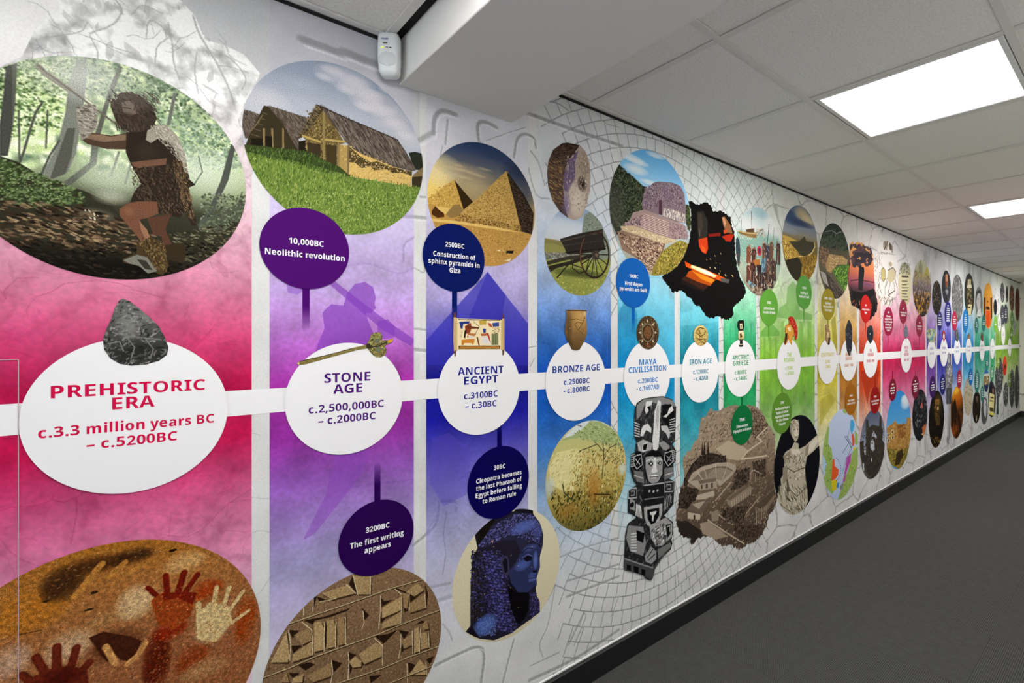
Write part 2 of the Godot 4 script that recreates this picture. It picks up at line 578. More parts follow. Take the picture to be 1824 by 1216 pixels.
func paint(im: Image, ops: Array, sd: int) -> Image:
	var w := im.get_width()
	var h := im.get_height()
	var k := maxi(w, h) / 1000.0
	rng.seed = sd
	for op in ops:
		match op[0]:
			"g":
				var s: Array = op[1]
				for y in h:
					var v := y / k
					var c := Color(s[1])
					for i in range(0, s.size() - 2, 2):
						if v >= s[i] and s[i + 2] > s[i]:
							c = Color(s[i + 1]).lerp(Color(s[i + 3]), clampf((v - s[i]) / (s[i + 2] - s[i]), 0.0, 1.0))
					im.fill_rect(Rect2i(0, y, w, 1), c)
			"p": fill_poly(im, Color(op[1]), points(op[2], k))
			"l": stroke(im, Color(op[1]), maxf(1.0, op[2] * k), points(op[3], k))
			"e": ellipse(im, Color(op[1]), op[2] * k, op[3] * k, op[4] * k, op[5] * k)
			"s":
				var c := Color(op[1])
				c.a = 1.0 - pow(1.0 - float(op[6]), 1.0 / 8.0)
				for i in 8:
					var f := 1.25 - i * 0.14
					ellipse(im, c, op[2] * k, op[3] * k, op[4] * k * f, op[5] * k * f)
			"d":
				var p := points(op[1], k)
				var cs := colours(op[3])
				var lo := p[0]
				var hi := p[0]
				for v in p:
					lo = lo.min(v); hi = hi.max(v)
				var done := 0
				var tries := 0
				while done < op[2] and tries < op[2] * 6:
					tries += 1
					var q := Vector2(rng.randf_range(lo.x, hi.x), rng.randf_range(lo.y, hi.y))
					if not Geometry2D.is_point_in_polygon(q, p): continue
					done += 1
					var a: float = -deg_to_rad(op[6] + rng.randf_range(-op[7], op[7]))
					var d: Vector2 = Vector2(cos(a), sin(a)) * op[4] * k * 0.5 * rng.randf_range(0.5, 1.3)
					var n: Vector2 = Vector2(-sin(a), cos(a)) * maxf(0.6, op[5] * k * 0.5 * rng.randf_range(0.6, 1.3))
					fill_poly(im, cs[rng.randi() % cs.size()], PackedVector2Array([q - d, q - d * 0.4 + n, q + d * 0.5 + n * 0.8, q + d, q + d * 0.4 - n, q - d * 0.5 - n * 0.8]))
			"b":
				im.resize(maxi(4, w / int(op[1])), maxi(4, h / int(op[1])), Image.INTERPOLATE_LANCZOS)
				im.resize(w, h, Image.INTERPOLATE_CUBIC)
			"n": grain(im, op[1], op[2], sd)
	return im

func grain(im: Image, amp: float, freq: float, sd: int) -> void:
	var w := im.get_width()
	var h := im.get_height()
	var nz := noise_image(w, h, freq, sd, 2)
	var d := im.get_data()
	var table := PackedInt32Array()
	for i in 256: table.append(int(256.0 * (1.0 + amp * (i - 128) / 64.0)))
	var j := 0
	for i in w * h:
		var f := table[nz[i]]
		d[j] = mini(255, (d[j] * f) >> 8)
		d[j + 1] = mini(255, (d[j + 1] * f) >> 8)
		d[j + 2] = mini(255, (d[j + 2] * f) >> 8)
		j += 4
	im.set_data(w, h, false, Image.FORMAT_RGBA8, d)

# ------------------------------------------------------------------ the mural
func sheet(st: SurfaceTool, p: PackedVector2Array, tri: PackedInt32Array, z: float, uv_of: Callable) -> void:
	for i in range(0, tri.size(), 3):
		var a := p[tri[i]]; var b := p[tri[i + 1]]; var c := p[tri[i + 2]]
		var o := [a, b, c]
		if (b - a).cross(c - a) > 0.0: o = [a, c, b]
		for v in o:
			st.set_normal(Vector3.BACK)
			st.set_uv(uv_of.call(v))
			st.add_vertex(Vector3(v.x, v.y, z))

func disc_points(u: float, y: float, rx: float, ry: float, n := 72) -> PackedVector2Array:
	var p := PackedVector2Array()
	for i in n: p.append(Vector2(u + rx * cos(TAU * i / n), y + ry * sin(TAU * i / n)))
	return p

func poly_mesh(p: PackedVector2Array, z: float, uv_of: Callable) -> ArrayMesh:
	var st := SurfaceTool.new()
	st.begin(Mesh.PRIMITIVE_TRIANGLES)
	sheet(st, p, Geometry2D.triangulate_polygon(p), z, uv_of)
	return st.commit()

func no_uv(_v: Vector2) -> Vector2: return Vector2.ZERO

func level(k: float) -> float: return 0.0004 + 0.0004 * k

const SHEETS := [[-2.6, -0.75, 160.0], [-0.75, 0.655, 800.0], [0.655, 1.908, 560.0], [1.908, 4.607, 330.0], [4.607, 11.25, 190.0]]
const SHEET_TOP := 2.262
const SHEET_LOW := 0.107

func background(k: int) -> Image:
	var u0: float = SHEETS[k][0]
	var u1: float = SHEETS[k][1]
	var res: float = SHEETS[k][2]
	var w := int((u1 - u0) * res)
	var h := int((SHEET_TOP - SHEET_LOW) * res)
	var im := Image.create(w, h, false, Image.FORMAT_RGBA8)
	im.fill(Color("d9dad9"))
	var at := func(l: Array) -> PackedVector2Array:
		var p := PackedVector2Array()
		for i in range(0, l.size(), 2): p.append(Vector2((l[i] * 0.001 - u0) * res, (SHEET_TOP - l[i + 1] * 0.001) * res))
		return p
	rng.seed = 70 + k
	if k <= 1:
		# printed sky, paler on the left of the crag
		fill_poly(im, Color("f3f3f2"), PackedVector2Array([Vector2(0, 0), Vector2((0.05 - u0) * res, 0), Vector2((0.05 - u0) * res, h), Vector2(0, h)]))
		fill_poly(im, Color("c8cacc"), PackedVector2Array([Vector2((0.05 - u0) * res, 0), Vector2((0.66 - u0) * res, 0), Vector2((0.66 - u0) * res, 0.34 * res), Vector2((0.05 - u0) * res, 0.34 * res)]))
		fill_poly(im, Color("dadcda"), at.call(CLIFF))
		# split and chipped rock
		var crag: PackedVector2Array = at.call(CLIFF)
		var rock := im.duplicate() as Image
		rough_rock(rock, res)
		var stencil := Image.create(w, h, false, Image.FORMAT_RGBA8)
		fill_poly(stencil, Color.WHITE, crag)
		im.blit_rect_mask(rock, stencil, Rect2i(0, 0, w, h), Vector2i.ZERO)
		for i in 1600:
			var q := Vector2(rng.randf() * w, rng.randf() * h)
			if not Geometry2D.is_point_in_polygon(q, crag): continue
			var a := rng.randf_range(0.4, 2.2)
			var d := Vector2(cos(a), sin(a)) * rng.randf_range(0.004, 0.024) * res
			var n := Vector2(-d.y, d.x) * rng.randf_range(0.15, 0.6)
			var g := rng.randf_range(0.56, 1.0)
			fill_poly(im, Color(g, g * 1.004, g, 0.42), PackedVector2Array([q - d - n * 0.3, q - d * 0.5 + n, q + d * 0.7 + n * 0.8, q + d, q + d * 0.3 - n]))
		for i in 620:
			var q := Vector2(rng.randf() * w, rng.randf() * h)
			if not Geometry2D.is_point_in_polygon(q, crag): continue
			var l := PackedVector2Array([q])
			var a := rng.randf_range(0.0, TAU)
			for j in rng.randi_range(3, 7):
				a += rng.randf_range(-0.7, 0.7)
				q += Vector2(cos(a), sin(a)) * rng.randf_range(0.008, 0.022) * res
				l.append(q)
			stroke(im, Color(0.55, 0.57, 0.57, 0.5), maxf(1.0, 0.0014 * res), l)
	if k >= 2 and k <= 3:
		# ring-laid setts: joints drawn round one centre
		var cu := 1.78
		var cy := 1.27
		var ink := Color(0.50, 0.51, 0.51, 0.8)
		for r in range(6, 25):
			var rad := 0.056 * r + 0.02
			var n := int(TAU * rad / 0.058)
			var ph := rng.randf()
			for j in n:
				var a0 := TAU * (j + ph) / n
				var a1 := TAU * (j + 1 + ph) / n
				var p0 := Vector2(cu + rad * cos(a0), cy + rad * sin(a0))
				var p1 := Vector2(cu + rad * cos(a1), cy + rad * sin(a1))
				var p2 := Vector2(cu + (rad + 0.056) * cos(a0), cy + (rad + 0.056) * sin(a0))
				if p0.x < 1.12 + rng.randf() * 0.15 or p0.x > 2.75: continue
				var f := Vector2((p0.x - u0) * res, (SHEET_TOP - p0.y) * res)
				var g := Vector2((p1.x - u0) * res, (SHEET_TOP - p1.y) * res)
				var e := Vector2((p2.x - u0) * res, (SHEET_TOP - p2.y) * res)
				var jit := Vector2(rng.randf_range(-1, 1), rng.randf_range(-1, 1)) * 0.002 * res
				stroke(im, ink, maxf(1.2, 0.0040 * res), PackedVector2Array([f, g + jit]))
				stroke(im, ink, maxf(1.2, 0.0040 * res), PackedVector2Array([f, e + jit]))
	for l in RELIEF:
		var pts: PackedVector2Array = at.call(l[2])
		var inside := false
		for p in pts:
			if p.x > -60 and p.x < w + 60: inside = true
		if not inside: continue
		var c := Color(l[0])
		if l[0] != "9a9c9a" and l[0] != "9a9d9a" and l[0] != "8f918f":
			c.a = 0.6
			stroke(im, c, maxf(1.0, l[1] * 0.0007 * res), pts)
			continue
		c.a = 0.35
		stroke(im, c, maxf(1.0, l[1] * 0.0016 * res), pts)
		c.a = 0.6
		stroke(im, c, maxf(1.0, l[1] * 0.001 * res), pts)
		var hi := Color(0.95, 0.95, 0.95, 0.5)
		for j in pts.size(): pts[j] += Vector2(1.0, 1.3) * l[1] * 0.0009 * res
		stroke(im, hi, maxf(1.0, l[1] * 0.0005 * res), pts)
	if k >= 3:
		# rubble wall: cell borders
		var fn := FastNoiseLite.new()
		fn.noise_type = FastNoiseLite.TYPE_CELLULAR
		fn.cellular_return_type = FastNoiseLite.RETURN_DISTANCE2_SUB
		fn.cellular_jitter = 1.0
		fn.domain_warp_enabled = true
		fn.domain_warp_amplitude = 0.10 * res
		fn.domain_warp_frequency = 2.4 / res
		fn.fractal_type = FastNoiseLite.FRACTAL_NONE
		fn.seed = 5
		fn.frequency = 4.2 / res
		var d := im.get_data()
		var start := int((2.72 - u0) * res)
		for y in h:
			for x in w:
				if x < start or (k == 4 and x > 0.75 * res and y < h * 0.5): continue
				var v := fn.get_noise_2d(x * 0.85, y * 1.25 + x * 0.12) + 1.0
				if v < 0.06:
					var i := (y * w + x) * 4
					for c in 3: d[i + c] = int(d[i + c] * minf(1.0, 0.68 + v * 5.3))
		im.set_data(w, h, false, Image.FORMAT_RGBA8, d)
	if k == 4:
		# faint grey columns and figures
		for i in 150:
			var x := rng.randf_range(1.0, (u1 - u0)) * res
			var y := rng.randf_range(0.0, 0.62) * res if rng.randf() < 0.65 else (SHEET_TOP - SHEET_LOW - rng.randf_range(0.0, 0.5)) * res
			var g := rng.randf_range(0.45, 0.9)
			ellipse(im, Color(g, g, g, 0.28), x, y, rng.randf_range(0.02, 0.07) * res, rng.randf_range(0.06, 0.22) * res)
	# cloudy tone and paper grain
	var freq := 5.0 / res
	grain_soft(im, 0.045, freq, 31 + k)
	grain_soft(im, 0.035, 0.18, 91 + k)
	return im

# broken stone: ridged noise at two sizes, drawn out downwards
func rough_rock(im: Image, res: float) -> void:
	var w := im.get_width()
	var h := im.get_height()
	var maps := []
	for k in 2:
		var fn := FastNoiseLite.new()
		fn.seed = 17 + k
		fn.noise_type = FastNoiseLite.TYPE_SIMPLEX
		fn.frequency = (5.0 if k == 0 else 22.0) / res
		fn.fractal_type = FastNoiseLite.FRACTAL_RIDGED if k == 0 else FastNoiseLite.FRACTAL_FBM
		fn.fractal_octaves = 5
		maps.append(fn.get_image(w, h, false, false, true).get_data())
	var a: PackedByteArray = maps[0]
	var b: PackedByteArray = maps[1]
	var d := im.get_data()
	var j := 0
	for i in w * h:
		var f := 256 + ((a[i] - 165) * 5 >> 3) * -1 + ((b[i] - 128) * 3 >> 3)
		d[j] = clampi((d[j] * f) >> 8, 0, 246)
		d[j + 1] = clampi((d[j + 1] * f) >> 8, 0, 247)
		d[j + 2] = clampi((d[j + 2] * f) >> 8, 0, 246)
		j += 4
	im.set_data(w, h, false, Image.FORMAT_RGBA8, d)

func grain_soft(im: Image, amp: float, freq: float, sd: int) -> void:
	var fn := FastNoiseLite.new()
	fn.seed = sd
	fn.frequency = freq
	fn.fractal_octaves = 4
	var w := im.get_width()
	var h := im.get_height()
	var nz := fn.get_image(w, h, false, false, true).get_data()
	var d := im.get_data()
	var table := PackedInt32Array()
	for i in 256: table.append(int(256.0 * (1.0 + amp * (i - 150) / 128.0)))
	var j := 0
	for i in w * h:
		var f := table[nz[i]]
		d[j] = mini(255, (d[j] * f) >> 8)
		d[j + 1] = mini(255, (d[j + 1] * f) >> 8)
		d[j + 2] = mini(255, (d[j + 2] * f) >> 8)
		j += 4
	im.set_data(w, h, false, Image.FORMAT_RGBA8, d)

func print_material(tex: Texture2D) -> StandardMaterial3D:
	var m := mat(Color.WHITE, 0.6, 0.0, 0.12)
	m.albedo_texture = tex
	return m

func _mural() -> void:
	mural = group_node("timeline_mural", "long printed history timeline wallpaper with coloured panels and round pictures", "mural")
	for i in ATLASES:
		var im := Image.create(ATLAS, ATLAS, false, Image.FORMAT_RGBA8)
		im.fill(Color(0.5, 0.5, 0.5))
		atlas_images.append(im)
		atlas_materials.append(print_material(null))
	# wallpaper drops
	var backs: Array[Image] = []
	for k in SHEETS.size():
		var im := background(k)
		backs.append(im)
		var u0: float = SHEETS[k][0]
		var u1: float = SHEETS[k][1]
		var top := SHEET_TOP if k > 1 else SHEET_TOP
		var p := PackedVector2Array([Vector2(u0, SHEET_LOW), Vector2(u1, SHEET_LOW), Vector2(u1, top), Vector2(u0, top)])
		var uv_of := func(v: Vector2) -> Vector2: return Vector2((v.x - u0) / (u1 - u0), (SHEET_TOP - v.y) / (SHEET_TOP - SHEET_LOW))
		node("wallpaper_drop", poly_mesh(p, level(0), uv_of), print_material(ImageTexture.create_from_image(im)), mural)
	# coloured era panels, tinted over the paper's own picture
	for i in PANELS.size():
		var pn: Array = PANELS[i]
		var u0: float = pn[0]
		var u1: float = pn[1]
		var parts := 1
		if i == 0: parts = 2
		for part in parts:
			var a := u0
			var b := u1
			if i == 0:
				a = u0 if part == 0 else -0.75
				b = -0.75 if part == 0 else u1
			var k := 0
			while SHEETS[k][1] < b - 0.001: k += 1
			var res: float = SHEETS[k][2]
			var x0 := int((a - SHEETS[k][0]) * res)
			var im := backs[k].get_region(Rect2i(x0, 0, int((b - a) * res), backs[k].get_height()))
			tint_panel(im, pn[3], a, res)
			for s in SILHOUETTES:
				if s[0] != i: continue
				var p := PackedVector2Array()
				for j in range(0, s[2].size(), 2): p.append(Vector2((s[2][j] * 0.001 - a) * res, (SHEET_TOP - s[2][j + 1] * 0.001) * res))
				fill_poly(im, Color(s[1]), p)
			for c in CAPTIONS:
				if c[0] > a + 0.01 and c[0] < b - 0.01: stem(im, c, a, res)
			var tex := ImageTexture.create_from_image(im)
			var q := PackedVector2Array([Vector2(a, SHEET_LOW), Vector2(b, SHEET_LOW), Vector2(b, SHEET_TOP), Vector2(a, SHEET_TOP)])
			var uv_of := func(v: Vector2) -> Vector2: return Vector2((v.x - a) / (b - a), (SHEET_TOP - v.y) / (SHEET_TOP - SHEET_LOW))
			var o := node("era_panel", poly_mesh(q, level(1), uv_of), print_material(tex), mural)
			o.set_meta("label", pn[2])
	# timeline bar
	var bar := poly_mesh(PackedVector2Array([Vector2(X_NEAR, BAR_Y - 0.0305), Vector2(11.16, BAR_Y - 0.0305), Vector2(11.16, BAR_Y + 0.0305), Vector2(X_NEAR, BAR_Y + 0.0305)]), level(2), no_uv)
	node("timeline_bar", bar, flat(PAPER_WHITE), mural).set_meta("label", "long white timeline bar")
	# pictures
	for i in PICTURES.size(): picture(PICTURES[i], 400 + i)
	for i in ATLASES: atlas_materials[i].albedo_texture = ImageTexture.create_from_image(atlas_images[i])
	# era roundels
	for e in ERAS:
		var o := node("era_roundel", poly_mesh(disc_points(e[0], BAR_Y - 0.009, e[1], e[1], 96), level(7), no_uv), flat(PAPER_WHITE), mural)
		o.set_meta("label", e[5])
		var y := BAR_Y - 0.009
		var t: MeshInstance3D
		if e[3] == null:
			rng.seed = 9
			lettering([[0, e[0], y + 0.03, 0.022, 0.14]], e[4][1], o, "heading").position.z = level(7) + 0.0003
			t = lettering([[0, e[0], y - 0.03, 0.018, 0.09]], e[4][1], o, "dates")
		else:
			var rows := []
			var nh: int = e[3].size()
			var yy := y + (0.0475 if nh == 1 else (0.0585 if nh == 2 else 0.072))
			for l in e[3]:
				rows.append([l[0], e[0], yy, 0.0252, l[1]])
				yy -= 0.0310
			lettering(rows, e[2], o, "heading").position.z = level(7) + 0.0003
			yy -= 0.0185
			rows = []
			for l in e[4]:
				rows.append([l[0], e[0], yy, 0.0208, l[1]])
				yy -= 0.0325
			t = lettering(rows, e[2], o, "dates")
		t.position.z = level(7) + 0.0003
	# caption roundels
	for c in CAPTIONS:
		var o := node("caption_roundel", poly_mesh(disc_points(c[0], c[1], c[2], c[2]), level(6), no_uv), flat(c[3]), mural)
		o.set_meta("label", c[6])
		var rows := []
		var ink := "f2f2f2"
		if c[4] == null:
			var n: int = c[5][0]
			ink = c[5][1]
			rng.seed = int(c[0] * 1000)
			var yy: float = c[1] + 0.0115 * n + 0.012
			lettering([[0, c[0], yy, 0.0145, 0.045]], ink, o, "date").position.z = level(6) + 0.0003
			yy -= 0.03
			for j in n:
				rows.append([0, c[0], yy, 0.0145, rng.randf_range(0.09, 0.15) * minf(1.0, c[2] / 0.1)])
				yy -= 0.0225
		else:
			var n: int = c[5].size()
			var yy: float = c[1] + (0.033 + 0.0235 * (n - 1)) * 0.5
			lettering([[c[4], c[0], yy, 0.0150, 0.0]], ink, o, "date").position.z = level(6) + 0.0003
			yy -= 0.033
			for l in c[5]:
				rows.append([l, c[0], yy, 0.0152, 0.0])
				yy -= 0.0235
		var t := lettering(rows, ink, o)
		t.position.z = level(6) + 0.0003
	# cut edge of a papered-over hatch at the start of the wall
	var st := SurfaceTool.new()
	st.begin(Mesh.PRIMITIVE_TRIANGLES)
	add_box(st, Vector3(HATCH[0] - 0.0006, SHEET_LOW, 0.0), Vector3(HATCH[0] + 0.0006, HATCH[1], level(5)))
	add_box(st, Vector3(HATCH[0] - 0.62, HATCH[1] - 0.0006, 0.0), Vector3(HATCH[0], HATCH[1] + 0.0006, level(5)))
	node("hatch_edge", st.commit(), mat(Color(0.74, 0.66, 0.68), 0.6), mural).set_meta("label", "thin pale cut edge of a papered-over hatch")

func tint_panel(im: Image, keys: Array, _a: float, res: float) -> void:
	var w := im.get_width()
	var h := im.get_height()
	var g := Image.create(1, h, false, Image.FORMAT_RGBA8)
	for y in h:
		var v := SHEET_TOP - y / res - BAR_Y
		var c := Color(keys[1])
		for i in range(0, keys.size() - 2, 2):
			if v <= keys[i]:
				c = Color(keys[i + 1]).lerp(Color(keys[i + 3]), clampf((keys[i] - v) / (keys[i] - keys[i + 2]), 0.0, 1.0))
		g.set_pixel(0, y, c)
	g.resize(w, h, Image.INTERPOLATE_NEAREST)
	grain_soft(g, 0.16, 6.0 / res, int(w) + 3)
	grain_soft(g, 0.09, 60.0 / res, int(w) + 4)
	im.blend_rect(g, Rect2i(0, 0, w, h), Vector2i.ZERO)

# the printed stalk of a caption, thinning out in dye towards the bar
func stem(im: Image, c: Array, a: float, res: float) -> void:
	var up: bool = c[1] > BAR_Y
	var x0 := int((c[0] - 0.009 - a) * res)
	var x1 := int((c[0] + 0.009 - a) * res)
	if x1 <= x0: return
	var edge: float = c[1] + (-c[2] if up else c[2])
	var n := int(0.13 * res)
	for i in n:
		var y: float = edge + (0.02 if up else -0.02) + (-1.0 if up else 1.0) * i / res
		var col := Color(c[3])
		col.a = clampf(2.0 - 2.0 * i / n, 0.0, 1.0)
		im.blend_rect(solid(col, 64), Rect2i(0, 0, mini(64, x1 - x0), 1), Vector2i(x0, int((SHEET_TOP - y) * res)))

func picture(d: Array, sd: int) -> void:
	var w: int = d[5]
	var h: int = d[6]
	var im := Image.create(w, h, false, Image.FORMAT_RGBA8)
	paint(im, d[10], sd)
	var ax: int = d[8]
	var ay: int = d[9]
	atlas_images[d[7]].blit_rect(im, Rect2i(0, 0, w, h), Vector2i(ax, ay))
	var p: PackedVector2Array
	if d[2] == "c":
		p = disc_points(d[3][0], d[3][1], d[3][2], d[3][3], 96)
	else:
		p = PackedVector2Array()
		for i in range(0, d[3].size(), 2): p.append(Vector2(d[3][i], d[3][i + 1]) * 0.001)
		if String(d[1]).begins_with("ragged"): p = tear(p, sd)
	var lo := Vector2(d[11], d[12])          # left and top of the picture on the wall
	var side: float = d[13]
	var n := float(maxi(w, h))
	var uv_of := func(v: Vector2) -> Vector2:
		var x := clampf((v.x - lo.x) / side * n, 0.7, w - 0.7)
		var y := clampf((lo.y - v.y) / side * n, 0.7, h - 0.7)
		return Vector2(ax + x, ay + y) / ATLAS
	var o := node(d[0], poly_mesh(p, level(d[4]), uv_of), atlas_materials[d[7]], mural)
	o.set_meta("label", d[1])

# a torn, brushy outline
func tear(p: PackedVector2Array, sd: int) -> PackedVector2Array:
	rng.seed = sd
	var q := PackedVector2Array()
	for i in p.size():
		var a := p[i]
		var b := p[(i + 1) % p.size()]
		q.append(a)
		var n := int(a.distance_to(b) / 0.009)
		var side := Vector2(-(b - a).y, (b - a).x).normalized()
		for j in range(1, n): q.append(a.lerp(b, float(j) / n) + side * rng.randf_range(-0.0065, 0.0065))
	return p if Geometry2D.triangulate_polygon(q).is_empty() else q

# ------------------------------------------------------------------ data

const ATLASES := 2
const PAPER_WHITE := "e8e8ea"
const HATCH := [-0.1617, 1.3150]

const CLIFF := [-140,1968,-124,2001,-105,2020,-108,2042,-100,2122,65,2203,85,2128,112,2105,126,2067,140,2055,169,2057,207,2049,242,2015,234,1989,207,1925,203,1888,211,1817,222,1727,224,482,-473,809,-473,1765,-186,1878,-157,1910]

